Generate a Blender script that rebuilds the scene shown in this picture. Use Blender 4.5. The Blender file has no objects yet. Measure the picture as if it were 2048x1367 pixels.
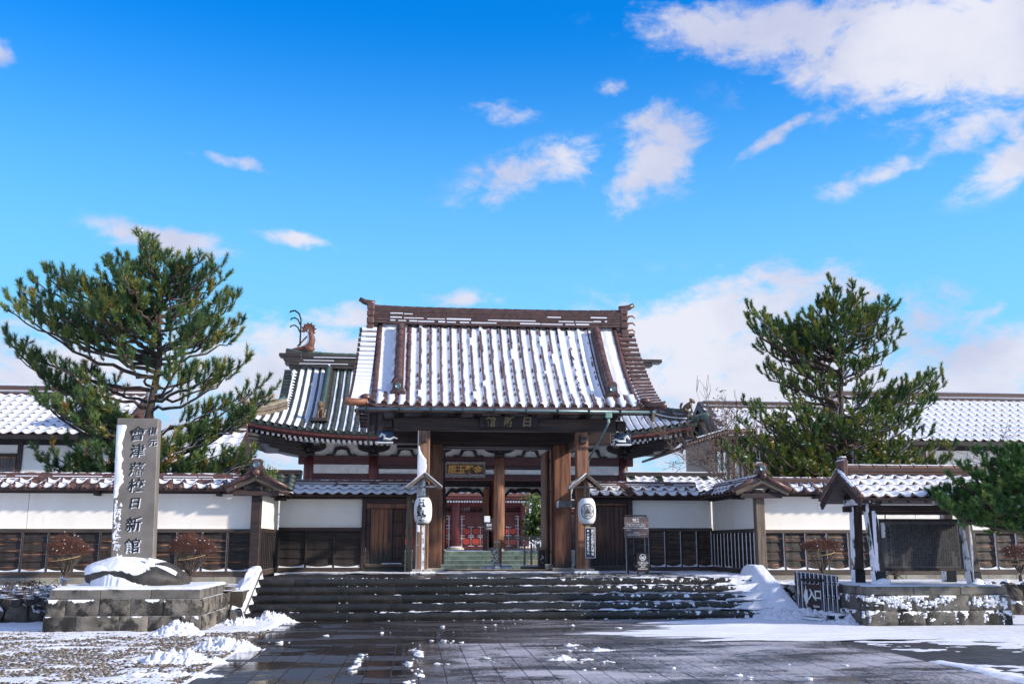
import bpy, math, random
import numpy as np
from mathutils import Vector, Matrix, Euler
S_ = bpy.context.scene
COL = S_.collection
random.seed(7); rng = np.random.default_rng(7)
R = math.radians
# ------------------------------------------------------------------ camera
FPX = 2000.0; CH = 1.6
PITCH = math.atan(.20125); YAW = math.atan(.096)
cam = bpy.data.objects.new('camera', bpy.data.cameras.new('camera')); COL.objects.link(cam)
cam.data.sensor_width = 36; cam.data.lens = 36*FPX/2048
cam.location = (0, 0, CH); cam.rotation_euler = (R(90)+PITCH, 0, -YAW)
cam.data.clip_end = 3000
S_.camera = cam
# ------------------------------------------------------------------ sun, sky, exposure
SUN = Vector((.84, -.37, .43)).normalized()
SE = math.asin(SUN.z); SR = math.atan2(SUN.x, SUN.y)
ld = bpy.data.lights.new('sun', 'SUN'); ld.energy = 3.5; ld.angle = R(2.5); ld.color = (1, .91, .78)
lo = bpy.data.objects.new('sun', ld); COL.objects.link(lo)
lo.rotation_euler = (-SUN).to_track_quat('-Z', 'Y').to_euler()
S_.view_settings.view_transform = 'Standard'; S_.view_settings.look = 'None'
S_.view_settings.exposure = 0.74; S_.view_settings.gamma = 1
S_.view_settings.use_curve_mapping = False

class NT:
    def __init__(s, tree): s.t = tree; s.n = tree.nodes; s.l = tree.links
    def node(s, typ, ins=None, **props):
        o = s.n.new(typ)
        for k, v in props.items(): setattr(o, k, v)
        for k, v in (ins or {}).items():
            if isinstance(v, bpy.types.NodeSocket): s.l.new(v, o.inputs[k])
            else: o.inputs[k].default_value = v
        return o
    def m(s, op, a, b=None, c=None, clamp=False):
        o = s.n.new('ShaderNodeMath'); o.operation = op; o.use_clamp = clamp
        for i, v in enumerate((a, b, c)):
            if v is None: continue
            if isinstance(v, bpy.types.NodeSocket): s.l.new(v, o.inputs[i])
            else: o.inputs[i].default_value = v
        return o.outputs[0]
    def vm(s, op, a, b=None):
        o = s.n.new('ShaderNodeVectorMath'); o.operation = op
        for i, v in enumerate((a, b)):
            if v is None: continue
            if isinstance(v, bpy.types.NodeSocket): s.l.new(v, o.inputs[i])
            else: o.inputs[i].default_value = v
        return o.outputs['Value'] if op in ('DOT_PRODUCT', 'LENGTH') else o.outputs[0]
    def mix(s, f, a, b, mode='MIX'):
        o = s.n.new('ShaderNodeMix'); o.data_type = 'RGBA'; o.blend_type = mode; o.clamp_factor = True
        for k, v in ((0, f), (6, a), (7, b)):
            if isinstance(v, bpy.types.NodeSocket): s.l.new(v, o.inputs[k])
            elif k and len(v) == 3: o.inputs[k].default_value = (*v, 1)
            else: o.inputs[k].default_value = v
        return o.outputs[2]
    def noise(s, vec, scale, detail=4, rough=.55, dist=0):
        return s.node('ShaderNodeTexNoise', {'Vector': vec, 'Scale': scale, 'Detail': detail, 'Roughness': rough, 'Distortion': dist}).outputs[0]
    def ramp(s, f, a, b):
        o = s.n.new('ShaderNodeMapRange'); o.interpolation_type = 'SMOOTHSTEP'
        s.l.new(f, o.inputs[0]) if isinstance(f, bpy.types.NodeSocket) else None
        o.inputs[1].default_value = a; o.inputs[2].default_value = b
        return o.outputs[0]
    def sep(s, v):
        o = s.n.new('ShaderNodeSeparateXYZ'); s.l.new(v, o.inputs[0]); return o.outputs
    def comb(s, x, y, z):
        return s.node('ShaderNodeCombineXYZ', {0: x, 1: y, 2: z}).outputs[0]

# pixel of the photograph -> direction / point in the place (used for measuring)
_th, _ps = PITCH, YAW
_F = Vector((math.sin(_ps)*math.cos(_th), math.cos(_ps)*math.cos(_th), math.sin(_th)))
_R = Vector((math.cos(_ps), -math.sin(_ps), 0)); _U = _R.cross(_F)
def ray(px, py): return _F + _R*((px-1024)/FPX) - _U*((py-683.5)/FPX)
def at(px, py, Y): d = ray(px, py); t = Y/d.y; return Vector((d.x*t, Y, CH+d.z*t))
def gr(px, py, Z=0): d = ray(px, py); t = (Z-CH)/d.z; return Vector((d.x*t, d.y*t, Z))

w = bpy.data.worlds.new('World'); S_.world = w; w.use_nodes = True
T = NT(w.node_tree); T.n.clear()
sky = T.node('ShaderNodeTexSky', sky_type='NISHITA'); sky.sun_disc = False
sky.sun_elevation = SE; sky.sun_rotation = SR; sky.altitude = 200; sky.air_density = 1.0; sky.dust_density = .3; sky.ozone_density = 2.0
flat = T.vm('MULTIPLY', T.node('ShaderNodeGamma', {'Color': T.vm('MULTIPLY', sky.outputs[0], (.125,)*3), 'Gamma': .85}).outputs[0], (8.,)*3)
hs = T.node('ShaderNodeHueSaturation', {'Hue': .500, 'Saturation': 1.60, 'Value': 1.0, 'Color': flat}).outputs[0]
geo = T.node('ShaderNodeTexCoord').outputs['Generated']
X, Y, Z = T.sep(geo)
az = T.m('ARCTAN2', X, Y); el = T.m('ARCSINE', Z)
skyc = T.mix(1.0, hs, (.24, 1.32, 1.78), 'MULTIPLY')
skyc = T.mix(T.m('MULTIPLY', T.ramp(T.m('MULTIPLY', el, -1), -.52, -.16), .85), skyc, (2.0, 5.0, 7.4))
uv = T.comb(T.m('MULTIPLY', az, 1.0), T.m('MULTIPLY', el, 1.7), 0)
n1 = T.noise(uv, 13, 8, .60, .5); n2 = T.noise(uv, 42, 5, .62, .3); n3 = T.noise(uv, 3.2, 4, .5)
# cloud banks, by azimuth / elevation: px, py, half widths (px), turn, weight
CL = [(1560, 60, 230, 62, 8, .95), (1850, 80, 270, 110, 6, 1.25), (2060, 60, 200, 150, 0, 1.3), (1800, 190, 150, 20, 4, .7), (1960, 245, 110, 38, -10, .75), (2040, 320, 110, 40, -20, .9),
      (1325, 290, 80, 70, -35, 1.0), (1260, 370, 60, 38, -50, .7), (1060, 350, 120, 46, -18, .85), (990, 385, 90, 26, -10, .6), (1000, 225, 70, 26, 0, .5), (1225, 178, 30, 16, 0, .5), (1545, 275, 90, 15, -28, .75), (1740, 355, 100, 24, -12, .62),
      (320, 478, 105, 27, 6, 1.0), (600, 478, 65, 15, 4, .9), (460, 320, 65, 14, 6, .7), (0, 105, 28, 22, 20, .7), (90, 62, 24, 7, 10, .45),
      (640, 690, 190, 55, 0, .9), (700, 640, 140, 30, -6, .8), (915, 598, 65, 18, 0, .85), (520, 760, 380, 120, 0, .85), (60, 740, 420, 120, 0, .75), (840, 580, 60, 24, 0, .5),
      (1440, 640, 210, 70, -14, 1.05), (1500, 760, 420, 150, 0, 1.1), (1330, 700, 200, 100, 0, .9), (1960, 745, 210, 75, -8, 1.15), (1250, 800, 300, 130, 0, 1.0), (1900, 900, 500, 130, 0, 1.2), (1640, 600, 160, 45, 0, .6),
      (300, 900, 600, 110, 0, .9), (1000, 900, 700, 110, 0, .9)]
acc = None
wob = T.m('MULTIPLY', T.m('SUBTRACT', n1, .5), 2.1); wob2 = T.m('MULTIPLY', T.m('SUBTRACT', n2, .5), .9)
for (cx, cy, wx, wy, rot, wt) in CL:
    d = ray(cx, cy).normalized(); a0 = math.atan2(d.x, d.y); e0 = math.asin(d.z)
    k = 1/FPX/math.sqrt(1+((cx-1024)/FPX)**2); sx, sy = wx*k, wy*k; c, s = math.cos(R(-rot)), math.sin(R(-rot))
    da = T.m('MULTIPLY', T.m('SUBTRACT', az, a0), math.cos(e0)); de = T.m('SUBTRACT', el, e0)
    u = T.m('MULTIPLY_ADD', da, c/sx, T.m('MULTIPLY', de, s/sx))
    v = T.m('MULTIPLY_ADD', da, -s/sy, T.m('MULTIPLY', de, c/sy))
    q = T.m('ADD', T.m('MULTIPLY', u, u), T.m('MULTIPLY', v, v))
    g = T.m('MULTIPLY', T.m('EXPONENT', T.m('MULTIPLY', q, -.85)), wt)
    acc = g if acc is None else T.m('MAXIMUM', acc, g)
# unseen sky beyond the view: broken cloud added, thickened to whiten the ambient light
off = T.m('GREATER_THAN', T.m('ABSOLUTE', T.m('SUBTRACT', az, .09)), .75)
up = T.m('GREATER_THAN', el, .62)
gen = T.m('MULTIPLY', T.m('MAXIMUM', off, up), T.ramp(n3, .36, .56))
acc = T.m('MAXIMUM', acc, T.m('MULTIPLY', gen, .8))
den = T.m('ADD', T.m('ADD', acc, wob), wob2)
den = T.m('MULTIPLY', T.ramp(den, .14, .92), T.ramp(acc, .04, .30))
shade = T.ramp(T.m('ADD', T.noise(uv, 4.5, 5, .55), T.m('MULTIPLY', el, .25)), .40, .72)
lowf = T.ramp(el, .5, .1)
ccol = T.mix(shade, (6.0, 6.0, 6.6), (4.2, 4.4, 5.7))
out = T.mix(T.m('MULTIPLY', den, .95), skyc, ccol)
bg = T.node('ShaderNodeBackground', {'Color': out, 'Strength': .086})
T.l.new(bg.outputs[0], T.node('ShaderNodeOutputWorld').inputs[0])

# ------------------------------------------------------------------ materials
MATS = {}
def mat(name, col, rough=.7, col2=None, scale=3, amt=.5, bump=.3, bscale=None, stretch=(1, 1, 1), snow=None, metallic=0, rnd=.25, wear=None, spec=.5, blacken=None, crack=None):
    """snow=(dir, threshold, softness, noise weight, noise scale[, xa, xb]); wear=(colour, scale, lo, hi); blacken=(z0, z1, colour)"""
    m = bpy.data.materials.new(name); m.use_nodes = True; t = NT(m.node_tree); t.n.clear()
    b = t.n.new('ShaderNodeBsdfPrincipled'); o = t.n.new('ShaderNodeOutputMaterial'); t.l.new(b.outputs[0], o.inputs[0])
    g = t.n.new('ShaderNodeNewGeometry'); P = g.outputs['Position']; Nn = g.outputs['Normal']
    oi = t.n.new('ShaderNodeObjectInfo').outputs['Random']
    mp = t.node('ShaderNodeMapping', {'Vector': P, 'Scale': stretch, 'Location': t.comb(t.m('MULTIPLY', oi, 3.7), t.m('MULTIPLY', oi, 5.1), t.m('MULTIPLY', oi, 2.3))}).outputs[0]
    nz = t.noise(mp, scale, 6, .62, .25)
    c2 = col2 or tuple(c*.45 for c in col)
    c = t.mix(t.m('MULTIPLY', t.ramp(nz, .35, .68), amt*2 if amt < .5 else 1.0), col, c2)
    if wear:
        c = t.mix(t.m('MULTIPLY', t.ramp(t.noise(mp if len(wear) < 5 else P, wear[1], 5, .65), wear[2], wear[3]), 1.0), c, wear[0])
    if rnd:
        c = t.mix(1.0, c, t.node('ShaderNodeCombineColor', {0: t.m('MULTIPLY_ADD', oi, 2*rnd, 1-rnd), 1: t.m('MULTIPLY_ADD', oi, 2*rnd, 1-rnd), 2: t.m('MULTIPLY_ADD', oi, 1.8*rnd, 1-rnd)}).outputs[0], 'MULTIPLY')
    if blacken:
        z = t.sep(P)[2]
        c = t.mix(t.ramp(t.m('ADD', z, t.m('MULTIPLY', t.m('SUBTRACT', t.noise(mp, 5, 4), .5), 1.1)), blacken[1], blacken[0]), c, blacken[2])
    ro = t.m('MULTIPLY_ADD', nz, .3, rough-.15, clamp=True)
    hgt = t.noise(mp, bscale or scale*5, 5, .65)
    if snow:
        dv, thr, soft, nw, ns = snow[:5]
        dd = t.vm('DOT_PRODUCT', Nn, tuple(Vector(dv).normalized()))
        f = t.m('ADD', dd, t.m('MULTIPLY', t.m('SUBTRACT', t.noise(P, ns, 5, .6, .3), .5), nw))
        if len(snow) > 5:
            x = t.sep(P)[0]; f = t.m('ADD', f, t.m('MULTIPLY', t.m('SUBTRACT', t.ramp(x, snow[5], snow[6]), 1), snow[7] if len(snow) > 7 else .8))
        f = t.ramp(f, thr, thr+soft)
        c = t.mix(f, c, (.86, .87, .92)); ro = t.m('ADD', t.m('MULTIPLY', ro, t.m('SUBTRACT', 1, f)), t.m('MULTIPLY', f, .6))
        hgt = t.m('ADD', hgt, t.m('MULTIPLY', f, 1.2))
        if metallic: t.l.new(t.m('MULTIPLY', t.m('SUBTRACT', 1, f), metallic), b.inputs['Metallic'])
    elif metallic: b.inputs['Metallic'].default_value = metallic
    t.l.new(c, b.inputs['Base Color']); t.l.new(ro, b.inputs['Roughness']); b.inputs['Specular IOR Level'].default_value = spec
    if bump: t.l.new(t.node('ShaderNodeBump', {'Strength': bump, 'Distance': .02, 'Height': hgt}).outputs[0], b.inputs['Normal'])
    MATS[name] = m; return m

UP = (0, 0, 1)
def snowmat():
    m = bpy.data.materials.new('snow'); m.use_nodes = True; t = NT(m.node_tree); b = t.n['Principled BSDF']
    g = t.n.new('ShaderNodeNewGeometry'); P = g.outputs['Position']
    nz = t.noise(P, 14, 6, .65)
    t.l.new(t.mix(nz, (.80, .80, .83), (.68, .71, .80)), b.inputs['Base Color'])
    b.inputs['Roughness'].default_value = .6; b.inputs['Specular IOR Level'].default_value = .25
    b.inputs['Subsurface Weight'].default_value = .0
    t.l.new(t.node('ShaderNodeBump', {'Strength': .35, 'Distance': .02, 'Height': t.m('ADD', t.noise(P, 60, 3, .6), nz)}).outputs[0], b.inputs['Normal'])
    MATS['snow'] = m; return m
snowmat()
WP = (.125, .06, .035)
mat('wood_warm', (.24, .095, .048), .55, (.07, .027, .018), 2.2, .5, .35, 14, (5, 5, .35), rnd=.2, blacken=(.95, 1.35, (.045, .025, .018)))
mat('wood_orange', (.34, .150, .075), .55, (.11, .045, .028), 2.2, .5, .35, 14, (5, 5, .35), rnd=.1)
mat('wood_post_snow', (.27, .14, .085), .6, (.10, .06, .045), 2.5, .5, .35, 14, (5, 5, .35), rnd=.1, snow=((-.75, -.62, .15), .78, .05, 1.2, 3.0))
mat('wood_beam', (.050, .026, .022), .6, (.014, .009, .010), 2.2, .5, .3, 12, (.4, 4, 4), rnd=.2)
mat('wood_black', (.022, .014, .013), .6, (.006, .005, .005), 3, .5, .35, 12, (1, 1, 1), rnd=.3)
mat('wood_red', (.11, .022, .018), .5, (.045, .010, .010), 2, .5, .25, 12, (3, 3, .5), rnd=.15)
mat('wood_redbeam', (.085, .018, .016), .5, (.03, .008, .009), 2, .5, .25, 12, (.4, 3, 3), rnd=.15)
mat('wood_board', (.030, .019, .015), .6, (.010, .008, .008), 3, .5, .5, 16, (.5, 3, 9), rnd=.35, wear=((.34, .135, .06), 2.2, .56, .66), snow=(UP, .80, .15, .8, 9))  # worn wood and warm sun on board edges are both put into the orange
mat('wood_board_shaded', (.030, .018, .015), .65, (.008, .006, .006), 3, .5, .5, 16, (.5, 3, 9), rnd=.3, snow=(UP, .93, .12, .5, 9))  # darker board copy: shade of the left recess is put into the colour
mat('wood_board_lit', (.085, .050, .036), .6, (.016, .012, .011), 3, .5, .5, 16, (.5, 3, 9), rnd=.35, wear=((.20, .09, .045), 2.4, .56, .68), snow=(UP, .80, .15, .8, 9))  # lighter board copy: weak sun on the right recess is coloured in, besides wear
mat('wood_batten', (.040, .024, .020), .6, (.012, .009, .009), 3, .5, .4, 16, (4, 4, .5), rnd=.3, snow=((-.85, -.35, .35), .52, .12, .9, 6))
mat('wood_sill', (.10, .070, .055), .6, (.035, .026, .022), 3, .5, .35, 16, (.5, 4, 4), rnd=.2, snow=(UP, .75, .15, .5, 5))
mat('wood_grey', (.20, .15, .11), .7, (.09, .065, .05), 3, .5, .35, 16, (5, 5, .5), rnd=.2, snow=(UP, .6, .15, .5, 9))
mat('wood_greysnow', (.24, .22, .22), .7, (.10, .09, .09), 3, .5, .35, 16, (5, 5, .5), rnd=.2, snow=((-.55, -.35, .75), .22, .15, .9, 9))
mat('wood_pavilion', (.045, .028, .025), .6, (.016, .011, .011), 3, .5, .3, 16, (3, 3, .6), rnd=.2, snow=((-.85, -.35, .25), .80, .08, .55, 3.2))
mat('door_wood', (.26, .10, .045), .5, (.07, .028, .018), 2.4, .5, .35, 16, (7, 7, .3), rnd=.22, blacken=(1.2, 1.75, (.012, .009, .009)))
mat('door_dark', (.11, .038, .022), .55, (.022, .012, .012), 2.0, .5, .35, 16, (6, 6, .35), rnd=.3, blacken=(.9, 1.7, (.014, .009, .009)))
mat('plaster', (.86, .81, .745), .85, (.81, .76, .69), .9, .5, .06, 20, (1, 1, .5), rnd=0, wear=((.66, .61, .54), 2.6, .60, .95))
mat('plaster_stained', (.86, .81, .745), .85, (.80, .74, .67), .9, .5, .08, 20, (1.6, 1.6, .35), rnd=0, wear=((.58, .51, .43), 1.5, .60, .88))
mat('tile_brown', (.115, .056, .046), .36, (.060, .028, .024), 6, .5, .2, 30, rnd=.3, spec=.6)
mat('tile_brown_snow', (.115, .056, .046), .4, (.060, .028, .024), 6, .5, .2, 30, rnd=.3, spec=.6, snow=((-.35, -.1, .93), .80, .10, .5, 7))
mat('tile_brown_patch', (.115, .056, .046), .4, (.060, .028, .024), 6, .5, .2, 30, rnd=.3, spec=.6, snow=((-.5, -.2, .85), .80, .08, 1.1, 6))
mat('tile_ridge', (.085, .040, .033), .38, (.035, .020, .018), 6, .5, .2, 30, rnd=.3, spec=.6)
mat('tile_orange', (.34, .14, .07), .45, (.16, .07, .045), 6, .5, .2, 30, rnd=.2)
mat('tile_dusted', (.15, .066, .05), .4, (.07, .033, .028), 6, .5, .2, 30, rnd=.3, snow=(UP, .72, .12, .5, 11))
mat('tile_green', (.060, .078, .070), .45, (.030, .037, .036), 5, .5, .2, 25, rnd=.3, metallic=.25)
mat('copper_green', (.045, .115, .095), .5, (.045, .055, .05), 4, .5, .2, 25, rnd=.15, snow=(UP, .90, .1, .5, 6))
mat('ridge_dark', (.055, .040, .035), .5, (.025, .02, .02), 4, .5, .25, 25, (.4, 1, 1), rnd=.15, snow=(UP, .88, .1, .6, 3))
mat('ridge_bronze', (.16, .115, .075), .5, (.07, .055, .045), 4, .5, .25, 25, rnd=.15)
mat('bronze', (.20, .12, .06), .5, (.05, .03, .022), 12, .5, .5, 40, rnd=.1, snow=(UP, .82, .12, .7, 16))
mat('rust_cast', (.20, .07, .045), .55, (.07, .03, .022), 14, .5, .7, 40, rnd=.1, snow=((-.8, -.1, .5), .55, .1, .9, 7))
mat('stone_base', (.20, .175, .15), .8, (.075, .066, .058), 2.6, .5, .6, 20, rnd=.3, wear=((.022, .02, .018), 2.3, .47, .57), snow=((-.2, -.25, .95), .72, .06, 2.2, 3.2))
mat('stone_base_snowy', (.15, .135, .12), .8, (.06, .055, .05), 2.6, .5, .6, 20, rnd=.3, wear=((.022, .02, .018), 1.7, .50, .62), snow=((-.5, -.35, .8), .66, .05, 2.6, 3.6))
mat('stone_cap', (.16, .145, .13), .75, (.085, .078, .07), 3, .5, .3, 24, rnd=.15, wear=((.03, .027, .025), 2.2, .55, .7), snow=(UP, .72, .1, .4, 4))
mat('wood_stake', (.36, .27, .18), .7, (.24, .17, .11), 3, .5, .35, 16, (5, 5, .5), rnd=.15)
mat('stone_plinth', (.30, .28, .24), .85, (.17, .155, .13), 2, .5, .25, 24, rnd=.15, wear=((.14, .14, .08), 2.0, .58, .74), snow=(UP, .78, .1, .4, 6))
mat('stone_light', (.46, .42, .37), .85, (.30, .27, .24), 2, .5, .25, 24, rnd=.12, snow=(UP, .78, .1, .4, 6))
mat('stone_step', (.026, .022, .020), .30, (.009, .008, .008), 2.6, .5, .5, 18, rnd=.35, wear=((.07, .058, .05), 1.6, .60, .75), snow=((0, -.62, .78), .84, .05, 1.5, 8, -.6, 5.4, .45))
mat('stone_green', (.085, .125, .10), .5, (.040, .062, .052), 2.6, .5, .4, 18, rnd=.35, wear=((.20, .19, .13), 1.2, .56, .72), snow=(UP, .8, .1, .4, 6))
mat('stone_court', (.42, .40, .37), .85, (.30, .28, .26), 2, .5, .25, 24, rnd=.12, snow=(UP, .8, .1, .5, 3))
mat('rock', (.060, .052, .047), .6, (.018, .016, .015), 3.5, .5, .9, 9, rnd=.1, snow=((-.62, -.25, .75), .50, .06, .75, 2.1))
mat('rubble', (.13, .105, .095), .75, (.03, .026, .025), 2.2, .5, .8, 12, rnd=.4, snow=((-.1, -.3, .95), .72, .1, 1.0, 5))
mat('rubble_snowy', (.15, .125, .11), .75, (.04, .034, .03), 2.2, .5, .8, 12, rnd=.35, snow=((-.35, -.5, .75), .42, .1, 1.1, 4))
mat('monument_stone', (.185, .165, .148), .6, (.135, .12, .108), 2.4, .5, .12, 40, rnd=0, wear=((.30, .27, .24), 26, .66, .80))
mat('ink', (.012, .011, .012), .5, rnd=0, bump=0)
mat('white_paint', (.80, .80, .80), .5, (.68, .68, .68), 4, .5, .05, 20, rnd=.05)
mat('cream_paint', (.62, .60, .56), .6, (.50, .48, .45), 4, .5, .05, 20, rnd=.05)
mat('paper', (.78, .78, .80), .5, (.72, .72, .75), 3, .4, .02, 20, rnd=0)
mat('blue_paint', (.015, .055, .14), .5, (.01, .03, .07), 4, .5, .1, 20, rnd=.1)
mat('navy_board', (.014, .022, .06), .4, (.01, .015, .04), 4, .5, .05, 20, rnd=0)
mat('gold', (.62, .33, .07), .4, (.42, .20, .04), 12, .5, .1, 20, rnd=0, metallic=.3)
mat('gold_dull', (.28, .19, .10), .5, (.16, .11, .06), 12, .5, .1, 20, rnd=0)
mat('plaque_wood', (.085, .038, .024), .5, (.04, .018, .014), 4, .5, .2, 20, rnd=0)
mat('sign_brown', (.115, .075, .080), .5, (.095, .062, .066), 2, .5, .03, 20, rnd=0)
mat('sign_dark', (.035, .018, .020), .5, (.025, .014, .016), 2, .5, .03, 20, rnd=0)
mat('iron', (.022, .024, .030), .45, (.012, .013, .016), 8, .5, .2, 30, rnd=.1, metallic=.5, snow=((-.9, -.1, .3), .80, .08, .9, 9))
mat('iron_plain', (.020, .020, .022), .5, (.012, .012, .014), 8, .5, .2, 30, rnd=.1)
mat('steel_pipe', (.16, .24, .27), .35, (.10, .15, .17), 3, .5, .05, 20, rnd=.1, metallic=.5)
mat('pipe_green', (.22, .36, .31), .5, (.16, .27, .23), 3, .5, .05, 20, rnd=0)
mat('lantern_roof', (.16, .14, .14), .6, (.07, .06, .06), 3, .5, .2, 20, rnd=0, snow=((-.7, -.1, .7), .62, .1, .5, 5))
mat('board_slate', (.085, .080, .088), .5, (.050, .048, .055), 1.6, .5, .1, 20, (3, 3, .5), rnd=0, wear=((.14, .135, .14), 1.3, .55, .8))
mat('board_letters', (.005, .005, .006), .6, rnd=0, bump=0)
mat('red_lacquer', (.34, .040, .022), .4, (.20, .022, .016), 2, .5, .1, 20, rnd=.15)
mat('red_hall', (.10, .012, .014), .5, (.05, .007, .010), 1.2, .5, .15, 12, (3, 3, .5), rnd=.12)
mat('door_fitting', (.42, .36, .38), .5, (.30, .26, .28), 5, .5, .1, 20, rnd=.1)
mat('trunk', (.085, .058, .045), .9, (.035, .025, .02), 6, .5, .9, 14, (1, 1, .5), rnd=.1, snow=((-.7, -.1, .75), .68, .1, .7, 3))
mat('twig', (.075, .055, .045), .9, (.05, .038, .03), 6, .5, .3, 14, rnd=.1, snow=((-.5, -.1, .85), .85, .1, .7, 5))
mat('twig_pale', (.22, .17, .14), .9, (.12, .09, .075), 6, .5, .3, 14, rnd=.1)
mat('rope', (.46, .33, .14), .8, (.30, .20, .09), 20, .5, .4, 40, rnd=0)
mat('asphalt', (.055, .053, .055), .45, (.030, .029, .031), 4, .5, .5, 60, rnd=0, spec=.5)
mat('soil', (.07, .055, .04), .9, (.035, .028, .022), 3, .5, .6, 15, rnd=0, snow=(UP, .80, .08, .65, 2.2))
mat('ground_mat', (.10, .10, .10), .8, (.05, .05, .05), .5, .5, .4, 12, rnd=0, snow=(UP, .85, .1, .5, .8))
mat('rope_dark', (.05, .04, .035), .8, rnd=0)
mat('glass_dark', (.05, .06, .07), .15, (.03, .035, .04), 2, .5, 0, rnd=.1)
def vcolmat(name, stops, rough=.6, trans=0):
    m = bpy.data.materials.new(name); m.use_nodes = True; t = NT(m.node_tree); b = t.n['Principled BSDF']
    a = t.node('ShaderNodeAttribute', attribute_name='tint').outputs['Fac']
    cr = t.node('ShaderNodeValToRGB', {'Fac': a}); e = cr.color_ramp.elements
    e[0].position, e[0].color = stops[0][0], (*stops[0][1], 1); e[1].position, e[1].color = stops[-1][0], (*stops[-1][1], 1)
    for p, c in stops[1:-1]: x = e.new(p); x.color = (*c, 1)
    t.l.new(cr.outputs[0], b.inputs['Base Color']); b.inputs['Roughness'].default_value = rough
    b.inputs['Specular IOR Level'].default_value = .35
    MATS[name] = m
vcolmat('needles', [(0, (.028, .074, .038)), (.40, (.080, .145, .042)), (.75, (.20, .215, .042)), (.93, (.29, .22, .045)), (1, (.24, .11, .04))], .5)
vcolmat('needles_right', [(0, (.030, .080, .034)), (.36, (.090, .165, .040)), (.75, (.22, .24, .042)), (1, (.33, .28, .045))], .5)
vcolmat('needles_fore', [(0, (.035, .10, .040)), (.5, (.095, .20, .055)), (1, (.22, .29, .075))], .5)
vcolmat('leaf', [(0, (.03, .08, .02)), (.5, (.09, .16, .03)), (1, (.28, .26, .06))], .4)
vcolmat('redtwig', [(0, (.075, .032, .026)), (.6, (.13, .052, .040)), (1, (.18, .09, .06))], .8)
vcolmat('pebbles', [(0, (.045, .040, .038)), (.4, (.12, .10, .08)), (.7, (.20, .16, .115)), (.9, (.26, .24, .22)), (1, (.20, .10, .05))], .5)
# ------------------------------------------------------------------ mesh helpers
WL = {}
def wl(p): return WL.get(p.name, Vector()) if p else Vector()
def tag(o, label=None, cat=None, group=None, kind=None):
    if label: o['label'] = label
    if cat: o['category'] = cat
    if group: o['group'] = group
    if kind: o['kind'] = kind
    return o
def thing(name, label, cat, loc=(0, 0, 0), group=None, kind=None):
    o = bpy.data.objects.new(name, None); o.empty_display_size = .2; COL.objects.link(o); o.location = loc; WL[o.name] = Vector(loc)
    return tag(o, label, cat, group, kind)
def link(name, me, parent=None, M=None, kind=None, label=None):
    o = bpy.data.objects.new(name, me); COL.objects.link(o)
    if parent is not None: o.parent = parent
    Mw = M if M is not None else Matrix()
    o.matrix_local = Matrix.Translation(-wl(parent)) @ Mw
    WL[o.name] = Vector(Mw.translation) if M is not None else Vector()
    if kind: o['kind'] = kind
    if label: o['label'] = label
    return o
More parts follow.
